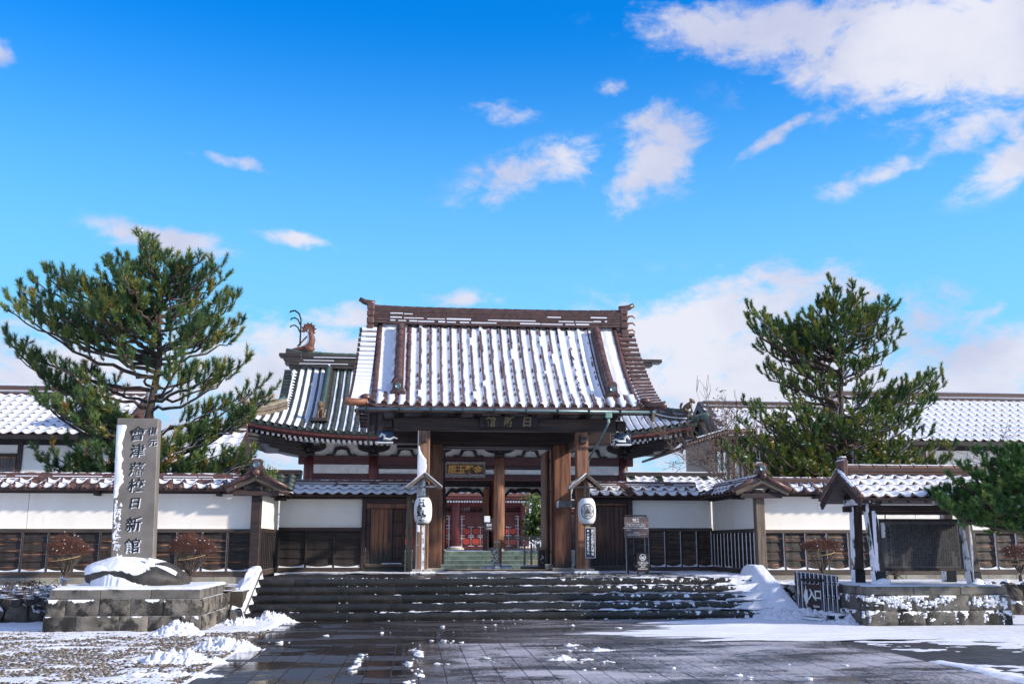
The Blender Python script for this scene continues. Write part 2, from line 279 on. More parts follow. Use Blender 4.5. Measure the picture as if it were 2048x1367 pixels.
class MB:
    def __init__(s): s.v = []; s.f = []; s.a = None
    def add(s, vs, fs):
        n = len(s.v); s.v.extend([tuple(p) for p in vs]); s.f.extend([tuple(i+n for i in f) for f in fs]); return s
    def box(s, x0, x1, y0, y1, z0, z1, M=None, ch=0):
        if ch > 0:
            V = []; 
            for sx in (0, 1):
                for sy in (0, 1):
                    for sz in (0, 1):
                        X = (x0, x1)[sx]; Y = (y0, y1)[sy]; Z = (z0, z1)[sz]
                        dx = ch*(1-2*sx); dy = ch*(1-2*sy); dz = ch*(1-2*sz)
                        V += [(X, Y+dy, Z+dz), (X+dx, Y, Z+dz), (X+dx, Y+dy, Z)]
            def i(a, b, c, k): return (a*4+b*2+c)*3+k
            F = [(i(0,0,0,0), i(0,0,1,0), i(0,1,1,0), i(0,1,0,0)), (i(1,0,0,0), i(1,1,0,0), i(1,1,1,0), i(1,0,1,0)),
                 (i(0,0,0,1), i(1,0,0,1), i(1,0,1,1), i(0,0,1,1)), (i(0,1,0,1), i(0,1,1,1), i(1,1,1,1), i(1,1,0,1)),
                 (i(0,0,0,2), i(0,1,0,2), i(1,1,0,2), i(1,0,0,2)), (i(0,0,1,2), i(1,0,1,2), i(1,1,1,2), i(0,1,1,2))]
            for b in (0, 1):
                for c in (0, 1): F.append((i(0,b,c,1), i(0,b,c,2), i(1,b,c,2), i(1,b,c,1)) if (b+c) % 2 else (i(0,b,c,2), i(0,b,c,1), i(1,b,c,1), i(1,b,c,2)))
            for a in (0, 1):
                for c in (0, 1): F.append((i(a,0,c,2), i(a,0,c,0), i(a,1,c,0), i(a,1,c,2)) if (a+c) % 2 else (i(a,0,c,0), i(a,0,c,2), i(a,1,c,2), i(a,1,c,0)))
            for a in (0, 1):
                for b in (0, 1): F.append((i(a,b,0,0), i(a,b,0,1), i(a,b,1,1), i(a,b,1,0)) if (a+b) % 2 else (i(a,b,0,1), i(a,b,0,0), i(a,b,1,0), i(a,b,1,1)))
            for a in (0, 1):
                for b in (0, 1):
                    for c in (0, 1): F.append((i(a,b,c,0), i(a,b,c,1), i(a,b,c,2)) if (a+b+c) % 2 == 0 else (i(a,b,c,0), i(a,b,c,2), i(a,b,c,1)))
        else:
            V = [(x0,y0,z0),(x1,y0,z0),(x1,y1,z0),(x0,y1,z0),(x0,y0,z1),(x1,y0,z1),(x1,y1,z1),(x0,y1,z1)]
            F = [(0,3,2,1),(4,5,6,7),(0,1,5,4),(1,2,6,5),(2,3,7,6),(3,0,4,7)]
        if M is not None: V = [M @ Vector(p) for p in V]
        return s.add(V, F)
    def bar(s, a, b, w, h, ch=0, up=Vector((0, 0, 1))):
        a = Vector(a); b = Vector(b); d = b-a; L = d.length; y = d/L; x = y.cross(up)
        if x.length < 1e-4: x = Vector((1, 0, 0))
        x.normalize(); z = x.cross(y)
        M = Matrix.Translation(a) @ Matrix((x, y, z)).transposed().to_4x4()
        return s.box(-w/2, w/2, 0, L, -h/2, h/2, M, ch)
    def tube(s, pts, rad, n=8, cap=True):
        pts = [Vector(p) for p in pts]; m = len(pts)
        if not hasattr(rad, '__len__'): rad = [rad]*m
        V = []; ref = Vector((0.13, .07, 1)).normalized()
        t0 = (pts[1]-pts[0]).normalized(); x = t0.cross(ref)
        if x.length < .1: x = t0.cross(Vector((1, 0, 0)))
        x.normalize()
        for k in range(m):
            t = (pts[min(k+1, m-1)]-pts[max(k-1, 0)]); t = t.normalized() if t.length > 1e-9 else t0
            x = (x - t*x.dot(t)).normalized(); y = t.cross(x)
            for j in range(n):
                a = 2*math.pi*j/n; V.append(pts[k]+(x*math.cos(a)+y*math.sin(a))*rad[k])
        F = [(k*n+j, k*n+(j+1) % n, (k+1)*n+(j+1) % n, (k+1)*n+j) for k in range(m-1) for j in range(n)]
        if cap: F += [tuple(range(n-1, -1, -1)), tuple((m-1)*n+j for j in range(n))]
        return s.add(V, F)
    def lathe(s, prof, n=16, M=None, cap=True):
        V = []; m = len(prof)
        for (r, z) in prof:
            for j in range(n): a = 2*math.pi*j/n; V.append((r*math.cos(a), r*math.sin(a), z))
        F = [(k*n+j, k*n+(j+1) % n, (k+1)*n+(j+1) % n, (k+1)*n+j) for k in range(m-1) for j in range(n)]
        if cap: F += [tuple(range(n-1, -1, -1)), tuple((m-1)*n+j for j in range(n))]
        if M is not None: V = [M @ Vector(p) for p in V]
        return s.add(V, F)
    def prism(s, poly, y0, y1, M=None):
        """poly in x,z; extruded along y"""
        n = len(poly); V = [(x, y0, z) for x, z in poly]+[(x, y1, z) for x, z in poly]
        A = sum(poly[i][0]*poly[(i+1) % n][1]-poly[(i+1) % n][0]*poly[i][1] for i in range(n))
        F = [tuple(range(n)), tuple(range(2*n-1, n-1, -1))]+[((i+1) % n, i, n+i, n+(i+1) % n) for i in range(n)]
        if A < 0: F = [f[::-1] for f in F]
        if M is not None: V = [M @ Vector(p) for p in V]
        return s.add(V, F)
    def sweep(s, prof, pts, ups, sides, cap=True):
        """prof (s,t) closed; pts path; ups/sides frame vectors per point"""
        n = len(prof); m = len(pts)
        V = [pts[k]+sides[k]*a+ups[k]*b for k in range(m) for a, b in prof]
        F = [(k*n+j, k*n+(j+1) % n, (k+1)*n+(j+1) % n, (k+1)*n+j) for k in range(m-1) for j in range(n)]
        if cap: F += [tuple(range(n-1, -1, -1)), tuple((m-1)*n+j for j in range(n))]
        return s.add(V, F)
    def grid(s, P):
        nu = len(P); nv = len(P[0]); V = [p for r in P for p in r]
        return s.add(V, [(i*nv+j, (i+1)*nv+j, (i+1)*nv+j+1, i*nv+j+1) for i in range(nu-1) for j in range(nv-1)])
    def blob(s, c, r, n=8, seed=0, amp=.15, M=None, nl=None):
        nl = nl or n; V = []; c = Vector(c); rr = random.Random(seed)
        ph = [rr.uniform(0, 6.28) for _ in range(6)]
        def q(x, y, z):
            k = 1+amp*(math.sin(3*x+ph[0])*math.sin(3.4*y+ph[1])+.6*math.sin(5*z+ph[2]+2*x)+.4*math.sin(7*y+ph[3]+3*z))
            p = Vector((x*r[0], y*r[1], z*r[2]))*k
            return (M @ p if M is not None else p)+c
        for i in range(1, n):
            th = math.pi*i/n
            for j in range(nl): a = 2*math.pi*j/nl; V.append(q(math.sin(th)*math.cos(a), math.sin(th)*math.sin(a), math.cos(th)))
        V += [q(0, 0, 1), q(0, 0, -1)]; t = len(V)-2
        F = [(i*nl+j, (i+1)*nl+j, (i+1)*nl+(j+1) % nl, i*nl+(j+1) % nl) for i in range(n-2) for j in range(nl)]
        F += [(t, j, (j+1) % nl) for j in range(nl)]+[(t+1, (n-2)*nl+(j+1) % nl, (n-2)*nl+j) for j in range(nl)]
        return s.add(V, F)
    def mesh(s, name, m, smooth=False, off=None):
        me = bpy.data.meshes.new(name)
        V = s.v if off is None else [(p[0]-off[0], p[1]-off[1], p[2]-off[2]) for p in s.v]
        me.from_pydata(V, [], s.f); me.materials.append(MATS[m] if isinstance(m, str) else m)
        if smooth: me.polygons.foreach_set('use_smooth', [True]*len(me.polygons))
        me.update(); return me
    def obj(s, name, m, parent=None, smooth=False, kind=None, label=None):
        o = bpy.data.objects.new(name, s.mesh(name, m, smooth, wl(parent))); COL.objects.link(o)
        if parent is not None: o.parent = parent
        WL[o.name] = wl(parent)
        if kind: o['kind'] = kind
        if label: o['label'] = label
        return o
    def top(s, name, m, label, cat, smooth=False, group=None, base=None):
        """a thing that is one mesh, origin at its base"""
        if base is None:
            a = np.array(s.v); base = ((a[:, 0].min()+a[:, 0].max())/2, (a[:, 1].min()+a[:, 1].max())/2, a[:, 2].min())
        o = bpy.data.objects.new(name, s.mesh(name, m, smooth, base)); COL.objects.link(o); o.location = base; WL[o.name] = Vector(base)
        return tag(o, label, cat, group)
def npmesh(name, V, F, m, smooth=False, tint=None, off=(0, 0, 0)):
    me = bpy.data.meshes.new(name); V = np.asarray(V, np.float32)-np.asarray(off, np.float32); F = np.asarray(F, np.int32); k = F.shape[1]
    me.vertices.add(len(V)); me.vertices.foreach_set('co', V.ravel())
    me.loops.add(F.size); me.loops.foreach_set('vertex_index', F.ravel())
    me.polygons.add(len(F)); me.polygons.foreach_set('loop_start', np.arange(0, F.size, k, dtype=np.int32))
    if smooth: me.polygons.foreach_set('use_smooth', np.ones(len(F), bool))
    me.update(calc_edges=True); me.materials.append(MATS[m])
    if tint is not None:
        a = me.attributes.new('tint', 'FLOAT', 'POINT'); a.data.foreach_set('value', np.asarray(tint, np.float32))
    return me
def _h(ix, iy, seed):
    h = (ix.astype(np.int64)*374761393+iy.astype(np.int64)*668265263+seed*1442695041) & 0xffffffff
    h = ((h ^ (h >> 13))*1274126177) & 0xffffffff
    return ((h ^ (h >> 16)) & 0xffff)/65535.0
def vn(x, y, seed=0):
    x = np.asarray(x, float); y = np.asarray(y, float); ix = np.floor(x); iy = np.floor(y); fx = x-ix; fy = y-iy
    fx = fx*fx*(3-2*fx); fy = fy*fy*(3-2*fy)
    a = _h(ix, iy, seed); b = _h(ix+1, iy, seed); c = _h(ix, iy+1, seed); d = _h(ix+1, iy+1, seed)
    return (a*(1-fx)+b*fx)*(1-fy)+(c*(1-fx)+d*fx)*fy
def fbm(x, y, o=4, seed=0):
    r = 0; k = 1; t = 0
    for i in range(o): r = r+k*vn(np.asarray(x)*2**i+17*i, np.asarray(y)*2**i-9*i, seed+i); t += k; k *= .55
    return r/t
def sheet(name, x0, x1, y0, y1, res, fn, m='snow', drop=-.012, z0=0, parent=None, kind='stuff', label=None, cat=None):
    """height field sheet; quads wholly under the surface are dropped"""
    nx = max(2, int((x1-x0)/res)); ny = max(2, int((y1-y0)/res))
    gx, gy = np.meshgrid(np.linspace(x0, x1, nx), np.linspace(y0, y1, ny), indexing='ij'); h = fn(gx, gy)
    V = np.stack([gx, gy, h+z0], -1).reshape(-1, 3); idx = np.arange(nx*ny).reshape(nx, ny)
    F = np.stack([idx[:-1, :-1], idx[1:, :-1], idx[1:, 1:], idx[:-1, 1:]], -1).reshape(-1, 4)
    hm = h.reshape(-1)[F].max(1); F = F[hm > drop]
    if len(F) == 0: return None
    used = np.unique(F); mp = np.full(nx*ny, -1); mp[used] = np.arange(len(used))
    V = V[used]; off = wl(parent) if parent else Vector((float(V[:, 0].mean()), float(V[:, 1].mean()), z0))
    o = bpy.data.objects.new(name, npmesh(name, V, mp[F], m, True, off=off)); COL.objects.link(o)
    if parent: o.parent = parent
    else: o.location = off
    WL[o.name] = off
    return tag(o, label, cat, None, kind)
TXT = {}
def text_mesh(s, size, ext=.004, bold=0, shear=0, flat=True):
    c = bpy.data.curves.new('lettering', 'FONT'); c.body = s; c.size = size; c.extrude = ext; c.offset = bold; c.shear = shear
    c.align_x = 'CENTER'; c.align_y = 'CENTER'; c.resolution_u = 3
    o = bpy.data.objects.new('lettering', c); COL.objects.link(o); bpy.context.view_layer.update()
    dg = bpy.context.evaluated_depsgraph_get(); me = bpy.data.meshes.new_from_object(o.evaluated_get(dg))
    V = [v.co.copy() for v in me.vertices]; F = [tuple(p.vertices) for p in me.polygons]
    bpy.data.objects.remove(o); bpy.data.curves.remove(c); bpy.data.meshes.remove(me)
    if V:
        # centre on the glyph itself
        mx = (min(v.x for v in V)+max(v.x for v in V))/2; my = (min(v.y for v in V)+max(v.y for v in V))/2
        V = [Vector((v.x-mx, v.y-my, v.z)) for v in V]
    return V, F
FRONT = Matrix(((1, 0, 0), (0, 0, -1), (0, 1, 0))).to_4x4()   # text x->x, y->z, facing -Y
def put_text(mb, s, size, pos, ext=.004, bold=0, shear=0, rot=0, sx=1, sy=1, Mx=None):
    V, F = text_mesh(s, size, ext, bold, shear)
    M = Matrix.Translation(pos) @ (Mx if Mx is not None else Matrix()) @ FRONT @ Matrix.Rotation(rot, 4, 'Z') @ Matrix.Diagonal((sx, sy, 1, 1))
    mb.add([M @ v for v in V], F)
def frame(o, x, y, z): return Matrix.Translation(o) @ Matrix((x, y, z)).transposed().to_4x4()

# ------------------------------------------------------------------ roofs
class Roof:
    """one slope. local x along the eave, y inwards, z up; M places it."""
    def __init__(s, M, y0, z0, y1, z1, xl, xr, a=.72, lift=None):
        s.M = M; s.y0, s.z0, s.y1, s.z1 = y0, z0, y1, z1
        s.xl = xl if callable(xl) else (lambda v, k=xl: k); s.xr = xr if callable(xr) else (lambda v, k=xr: k)
        s.a = a; s.lift = lift or (lambda x: 0)
    def P(s, x, v, off=0):
        z = s.z0+(s.z1-s.z0)*(s.a*v+(1-s.a)*v*v)+s.lift(x)*(1-v)**2
        p = Vector((x, s.y0+(s.y1-s.y0)*v, z))
        if off: p = p+s.fr(x, v)[2]*off
        return s.M @ p if not off else p if False else s.M @ p
    def fr(s, x, v):
        def q(x, v): return Vector((x, s.y0+(s.y1-s.y0)*v, s.z0+(s.z1-s.z0)*(s.a*v+(1-s.a)*v*v)+s.lift(x)*(1-v)**2))
        e = 1e-3; ty = (q(x, v+e)-q(x, v-e)).normalized(); tx = (q(x+e, v)-q(x-e, v)).normalized()
        n = tx.cross(ty).normalized(); return tx, ty, n
    def frameM(s, x, v, off=0):
        tx, ty, n = s.fr(x, v); R3 = s.M.to_3x3(); tx2 = ty.cross(n)
        return frame(s.P(x, v, off), R3 @ tx2, R3 @ ty, R3 @ n)
    def slen(s): return sum((s.P(0, (k+1)/20)-s.P(0, k/20)).length for k in range(20))
    def deck(s, nx=24, nv=10, thick=.12, off=-.02):
        mb = MB(); A = []; B = []
        for i in range(nx+1):
            A.append([]); B.append([])
            for j in range(nv+1):
                v = j/nv; x = s.xl(v)+(s.xr(v)-s.xl(v))*i/nx
                A[-1].append(s.P(x, v, off)); B[-1].append(s.P(x, v, off-thick))
        mb.grid(A); n = len(mb.v); mb.grid([r[::-1] for r in B])
        g = lambda i, j: i*(nv+1)+j
        h = lambda i, j: n+i*(nv+1)+(nv-j)
        F = []
        for i in range(nx): F += [(g(i, 0), h(i, 0), h(i+1, 0), g(i+1, 0)), (g(i+1, nv), h(i+1, nv), h(i, nv), g(i, nv))]
        for j in range(nv): F += [(g(0, j+1), h(0, j+1), h(0, j), g(0, j)), (g(nx, j), h(nx, j), h(nx, j+1), g(nx, j+1))]
        mb.f += F
        return mb
def halftile(L, r0=.078, r1=.070, n=7, m='tile_brown', name='round_tile'):
    mb = MB(); A = []
    for (y, r) in ((0, r0), (L*.5, (r0+r1)/2), (L*1.04, r1)):
        A.append([(-r*math.cos(math.pi*j/n)*1.0, y, r*math.sin(math.pi*j/n)) for j in range(n+1)])
    mb.grid(A); mb.add([(-r0*math.cos(math.pi*j/n), 0, r0*math.sin(math.pi*j/n)) for j in range(n+1)], [tuple(range(n+1))])
    mb.f[-1] = mb.f[-1]
    return mb.mesh(name, m, True)
def eavecap(r=.085, m='tile_brown'):
    mb = MB(); M = Matrix.Rotation(R(90), 4, 'X')
    mb.lathe([(r*.9, -.0), (r, .01), (r, .035), (r*.72, .04), (r*.68, .03), (r*.3, .032), (0.001, .04)], 14, M)
    return mb.mesh('eave_disc', m, True)
def rib_rows(roof, xs, parent, tile, cap=None, n=12, vmax=lambda x: 1.0, vmin=lambda x: 0.0, off=.0, jit=.004, name='round_tile'):
    rr = random.Random(3)
    for x in xs:
        a, b = vmin(x), vmax(x); k = max(1, round(n*(b-a)))
        for j in range(k):
            v = a+(b-a)*j/k
            Mx = roof.frameM(x, min(v+.5/n, 1), 0); Mx.translation = roof.P(x+rr.uniform(-jit, jit), v, off+rr.uniform(-jit, jit))
            link(name, tile, parent, Mx)
        if cap and a == 0: link('eave_tile', cap, parent, roof.frameM(x, 0, off+.035))
def valley_snow(roof, xs, pitch, hfn, nv=70, per=9, off=0, vr=(0, 1), seed=1):
    """snow lying in the channels between ribs; hfn(phase 0..1 between ribs, X, V) -> height"""
    mb = MB(); 
    for x in xs:
        A = []
        ph = np.linspace(0, 1, per+1); vv = np.linspace(vr[0], vr[1], nv+1)
        for p in ph:
            row = []
            for v in vv:
                X = x+pitch*p; l, r_ = roof.xl(v), roof.xr(v)
                h = float(hfn(p, X, v))
                if X < l or X > r_: h = -.05
                row.append((X, v, h))
            A.append(row)
        for i in range(per):
            for j in range(nv):
                q = [A[i][j], A[i+1][j], A[i+1][j+1], A[i][j+1]]
                if max(c[2] for c in q) < .0: continue
                mb.add([roof.P(c[0], c[1], c[2]+off) for c in q], [(0, 1, 2, 3)])
    return weld(mb)
def weld(mb, d=1e-4):
    V = np.array(mb.v); key = np.round(V/d).astype(np.int64); _, idx, inv = np.unique(key, axis=0, return_index=True, return_inverse=True)
    inv = inv.ravel(); out = MB(); out.v = [tuple(p) for p in V[idx]]; out.f = [tuple(int(inv[i]) for i in f) for f in mb.f]; return out
# wavy (S) tiles
def wavetile(w, L, A=.03, m='tile_brown', th=.025):
    mb = MB(); G = []; n = 8
    for i in range(n+1):
        x = -w/2+w*i/n; z = A*math.cos(2*math.pi*i/n)
        G.append([(x, 0, z+th-.02), (x, 0, z+th), (x, L*1.08, z+.002)])
    mb.grid(G); return mb.mesh('roof_tile', m, True)
def wavesnow(roof, nx, nv, w, x0, A=.03, th=.025, cover=.94, seed=0, thick=.022, gap=.16, keep=1.0, x_keep=None):
    rr = random.Random(seed); mb = MB()
    for i in range(nx):
        for j in range(nv):
            if rr.random() > keep: continue
            xc = x0+w*(i+.5); va, vb = j/nv, (j+1)/nv
            if x_keep and not x_keep(xc, (va+vb)/2): continue
            l, r_ = roof.xl((va+vb)/2), roof.xr((va+vb)/2)
            if xc-w/2 < l-.01 or xc+w/2 > r_+.01: continue
            g0 = gap*rr.uniform(.5, 1.3); G = []
            for k in range(9):
                c = math.cos(2*math.pi*k/8); x = xc-w/2+w*k/8
                # bare spot at the front of each crest
                f = va+(vb-va)*(g0*max(0, c-.15)*1.3+(1-cover))
                zz = A*c+thick*(1.1-.6*c)
                e0 = rr.uniform(-.003, .003)
                G.append([roof.P(x, f, zz+th-thick*.9), roof.P(x, f+.012*(1), zz+th+e0), roof.P(x, f+(vb-f)*.6, zz+th*.5+e0), roof.P(x, vb, zz+.004)])
            mb.grid(G)
    return mb
def wave_roof(roof, nx, nv, w, x0, parent, m='tile_brown', A=.03, th=.025, seed=0, snow=True, keep=1.0, gap=.16, limit=None, thick=.022, x_keep=None, cover=.94):
    L = roof.slen()/nv; t = wavetile(w, L, A, m, th); rr = random.Random(seed+5); rest = MB()
    for j in range(nv):
        for i in range(nx):
            xc = x0+w*(i+.5); v = (j+.5)/nv
            if xc-w/2 < roof.xl(v)-.02 or xc+w/2 > roof.xr(v)+.02: continue
            Mx = roof.frameM(xc, v); Mx.translation = roof.P(xc, j/nv, rr.uniform(0, .004))
            if limit is not None and limit[0] <= 0:
                rest.add([Mx @ p.co for p in t.vertices], [tuple(f.vertices) for f in t.polygons]); continue
            if limit is not None: limit[0] -= 1
            link('roof_tile', t, parent, Mx)
    if rest.v: rest.obj('roof_tile', m, parent, True, kind='stuff')
    if snow: wavesnow(roof, nx, nv, w, x0, A, th, cover, seed, thick, gap, keep, x_keep).obj('snow_cover', 'snow', parent, True)
def ridge_stack(parent, p0, p1, side, layers, m, toptile=None, ntop=10, endlift=0, endpow=6, n=24, label=None, name='ridge'):
    """stepped ridge between two points; layers (half width, height)"""
    p0, p1 = Vector(p0), Vector(p1); side = Vector(side).normalized(); prof = []; z = 0
    L = []; 
    for hw, h in layers: L += [(hw, z), (hw, z+h)]; z += h
    prof = L+[(-a, b) for a, b in L[::-1]]
    def pt(t): return p0.lerp(p1, t)+Vector((0, 0, endlift*abs(2*t-1)**endpow))
    pts = [pt(k/n) for k in range(n+1)]
    mb = MB(); mb.sweep(prof, pts, [Vector((0, 0, 1))]*(n+1), [side]*(n+1)); o = mb.obj(name, m, parent)
    if toptile:
        d = (p1-p0).normalized()
        for k in range(ntop):
            a = pt(k/ntop)+Vector((0, 0, z-.01)); b = pt((k+1)/ntop)+Vector((0, 0, z-.01)); y = (b-a).normalized(); x = y.cross(Vector((0, 0, 1))).normalized()
            link('ridge_tile', toptile, o, frame(a, x, y, x.cross(y)))
    return o, z, pt
def onigawara(parent, pos, wdt, hgt, facing=0, m='tile_brown', boss='steel_pipe'):
    """demon-tile end plate with curled foot lobes and round boss; faces -Y turned by facing"""
    M = Matrix.Translation(pos) @ Matrix.Rotation(facing, 4, 'Z'); w, h = wdt/2, hgt
    half = [(0, h), (w*.45, h*.98), (w*.72, h*.82), (w*.70, h*.5), (w*.82, h*.28), (w*1.08, h*.16), (w*1.12, h*.02), (w*.8, -.03*h), (w*.62, h*.08), (w*.36, h*.02), (0, h*.06)]
    poly = half+[(-x, z) for x, z in half[::-1][1:-1]]
    mb = MB(); mb.prism(poly[::-1], -.05, .05, M)
    mb.prism([(x*.7, z*.72+h*.12) for x, z in poly[::-1]], -.07, -.045, M)
    o = mb.obj('end_tile', m, parent)
    b = MB(); b.lathe([(w*.40, 0), (w*.42, .05), (w*.34, .07), (w*.30, .05), (.001, .06)], 16, M @ Matrix.Translation((0, -.06, h*.5)) @ Matrix.Rotation(R(90), 4, 'X')); b.obj('boss', boss, o, True)
    return o
AX = 2.45
def smooth(a, b, x): t = np.clip((np.asarray(x, float)-a)/(b-a), 0, 1); return t*t*(3-2*t)
# ------------------------------------------------------------------ ground
mb = MB(); mb.add([(-400, -60, -.03), (400, -60, -.03), (400, 900, -.03), (-400, 900, -.03)], [(0, 1, 2, 3)]); tag(mb.obj('ground', 'ground_mat'), kind='structure')
mb = MB(); mb.add([(-60, -20, -.012), (-2.62, -20, -.012), (-2.62, 21.9, -.012), (-60, 21.9, -.012)], [(0, 1, 2, 3)]); tag(mb.obj('gravel_ground', 'soil'), kind='structure')
mb = MB(); mb.add([(6.95, -20, -.012), (60, -20, -.012), (60, 23.6, -.012), (6.95, 23.6, -.012)], [(0, 1, 2, 3)]); tag(mb.obj('asphalt_ground', 'asphalt'), kind='structure')
# gate terrace, garden terraces and the inner court
mb = MB(); mb.box(-3.5, 8.06, 24.05, 31.6, -.5, .80); tag(mb.obj('gate_terrace', 'stone_step'), kind='structure')
mb = MB(); mb.box(-60, -3.55, 22.0, 31.6, -.5, .62); tag(mb.obj('left_garden_bed', 'soil'), kind='structure')
mb = MB(); mb.box(8.7, 60, 22.2, 31.6, -.5, .66); tag(mb.obj('right_garden_bed', 'soil'), kind='structure')
mb = MB(); mb.box(-60, 60, 31.6, 140, -.5, .48); tag(mb.obj('inner_court', 'stone_court'), kind='structure')

# wet paving: slabs with open joints
def wetmat(name, frost, xa=None, xb=None):
    m = bpy.data.materials.new(name); m.use_nodes = True; t = NT(m.node_tree); t.n.clear()
    b = t.n.new('ShaderNodeBsdfPrincipled'); o = t.n.new('ShaderNodeOutputMaterial'); t.l.new(b.outputs[0], o.inputs[0])
    P = t.n.new('ShaderNodeNewGeometry').outputs['Position']; oi = t.n.new('ShaderNodeObjectInfo').outputs['Random']
    x, y, z = t.sep(P)
    st = t.comb(t.m('MULTIPLY', x, .38), y, 0)
    wet = t.ramp(t.m('ADD', t.noise(st, 1.3, 5, .6, .6), t.m('MULTIPLY', oi, .12)), .48, .60)     # 1 = standing water
    fine = t.noise(t.comb(t.m('MULTIPLY', x, .7), y, 0), 26, 5, .8)
    c = t.mix(t.noise(P, 5, 5, .6), (.040, .032, .030), (.018, .015, .015))
    c = t.mix(1, c, t.node('ShaderNodeCombineColor', {0: t.m('MULTIPLY_ADD', oi, .9, .6), 1: t.m('MULTIPLY_ADD', oi, .85, .6), 2: t.m('MULTIPLY_ADD', oi, .8, .62)}).outputs[0], 'MULTIPLY')
    ro = t.m('MULTIPLY_ADD', wet, -.40, .47); b.inputs['Specular IOR Level'].default_value = 1.0
    big = t.noise(t.comb(t.m('MULTIPLY', x, .5), y, 0), .9, 4, .6, .5)
    if frost:
        side = t.ramp(x, xa, xb)
        f = t.m('MULTIPLY', t.ramp(t.m('ADD', fine, t.m('MULTIPLY', t.m('SUBTRACT', big, .5), .9)), .40, .58), side)
        f = t.m('MULTIPLY', f, t.m('SUBTRACT', 1, t.m('MULTIPLY', t.ramp(t.noise(st, 1.7, 4, .6, .5), .55, .62), .85)))
        # slush: half transparent grains
        c = t.mix(t.m('MULTIPLY', f, frost), c, (.46, .44, .49))
        ro = t.m('ADD', ro, t.m('MULTIPLY', f, .35))
        cr = t.ramp(t.m('ADD', t.noise(P, 30, 4, .7), t.m('MULTIPLY', t.m('SUBTRACT', big, .5), .5)), .66, .72)
        cr = t.m('MULTIPLY', cr, side); c = t.mix(cr, c, (.80, .80, .86)); ro = t.m('ADD', ro, t.m('MULTIPLY', cr, .4))
    t.l.new(c, b.inputs['Base Color']); t.l.new(t.m('ADD', ro, 0, clamp=True), b.inputs['Roughness'])
    hb = t.m('MULTIPLY', t.noise(P, 45, 4, .7), t.m('MULTIPLY_ADD', wet, -.85, 1.0))
    if frost: hb = t.m('ADD', hb, t.m('MULTIPLY', f, 1.5))
    t.l.new(t.node('ShaderNodeBump', {'Strength': .30, 'Distance': .008, 'Height': hb}).outputs[0], b.inputs['Normal'])
    MATS[name] = m
wetmat('wet_slab', 0); wetmat('frost_slab', .80, -.1, .9)
def slabmesh(w, l, m):
    mb = MB(); mb.box(-w/2+.004, w/2-.004, -l/2+.004, l/2-.004, -.06, 0, None, .005); return mb.mesh('paving_slab', m)
pav = MB(); pav.add([(-2.62, -20, -.045), (6.95, -20, -.045), (6.95, 24.0, -.045), (-3.6, 24.0, -.045), (-3.6, 17.05, -.045), (-2.62, 17.05, -.045)], [(0, 1, 2, 3, 4, 5)])
pav = tag(pav.obj('paving', 'stone_step'), kind='structure')
# near field of square-set slabs, laid lengthways
W1, L1 = .335, .92
sm = {k: slabmesh(W1, L1, k) for k in ('wet_slab', 'frost_slab')}
sm2 = {k: slabmesh(.26, L1, k) for k in ('wet_slab', 'frost_slab')}
rr = random.Random(4); far = MB(); x = -2.6; i = 0; restw = {'wet_slab': MB(), 'frost_slab': MB()}
cand = []
while x < 6.9:
    w_ = W1
    y = 6.0-rr.choice((0, .46)) if i % 2 else 6.0-.3
    while y < 16.9:
        l = min(L1, 16.98-y)
        if l > .15: cand.append((x+w_/2, y+l/2, w_, l, 'wet_slab' if x < -.05 else 'frost_slab'))
        y += L1
    x += w_; i += 1
cand.sort(key=lambda c: (c[1] < 11.6, -c[1] if c[1] < 11.6 else c[1]))
for k, (cx, cy, w_, l, mm) in enumerate(cand):
    Mx = Matrix.Translation((cx, cy, rr.uniform(-.0022, .0022))) @ Euler((rr.uniform(-.0018, .0018), rr.uniform(-.0025, .0025), 0)).to_matrix().to_4x4() @ Matrix.Diagonal((1, l/L1, 1, 1))
    if k < 300: link('paving_slab', sm[mm], pav, Mx)
    else: restw[mm].add([Mx @ v.co for v in sm[mm].vertices], [tuple(p.vertices) for p in sm[mm].polygons])
for mm, b in restw.items():
    if b.v: b.obj('paving_slab', mm, pav, kind='stuff')
# a narrow kerb strip along the wet half
# cross terrace in front of the steps: long slabs laid across
terr = MB(); terr.box(-3.62, 9.0, 17.0, 22.5, -.07, -.055); terr = tag(terr.obj('paved_apron', 'stone_step'), kind='structure')
wetmat('apron_wet', .35, .2, 3.2)
y = 17.0; row = 0
W2 = slabmesh(1.2, .6, 'apron_wet')
while y < 22.35:
    x = -3.6+(-.6 if row % 2 else 0)-.2
    while x < 8.9:
        l, r_ = max(x, -3.6), min(x+1.2, 8.95)
        if r_-l > .2:
            link('paving_slab', W2, terr, Matrix.Translation(((l+r_)/2, y+.3, rr.uniform(-.002, .002))) @ Matrix.Diagonal(((r_-l)/1.2, .6/.6, 1, 1)))
        x += 1.2
    y += .6; row += 1
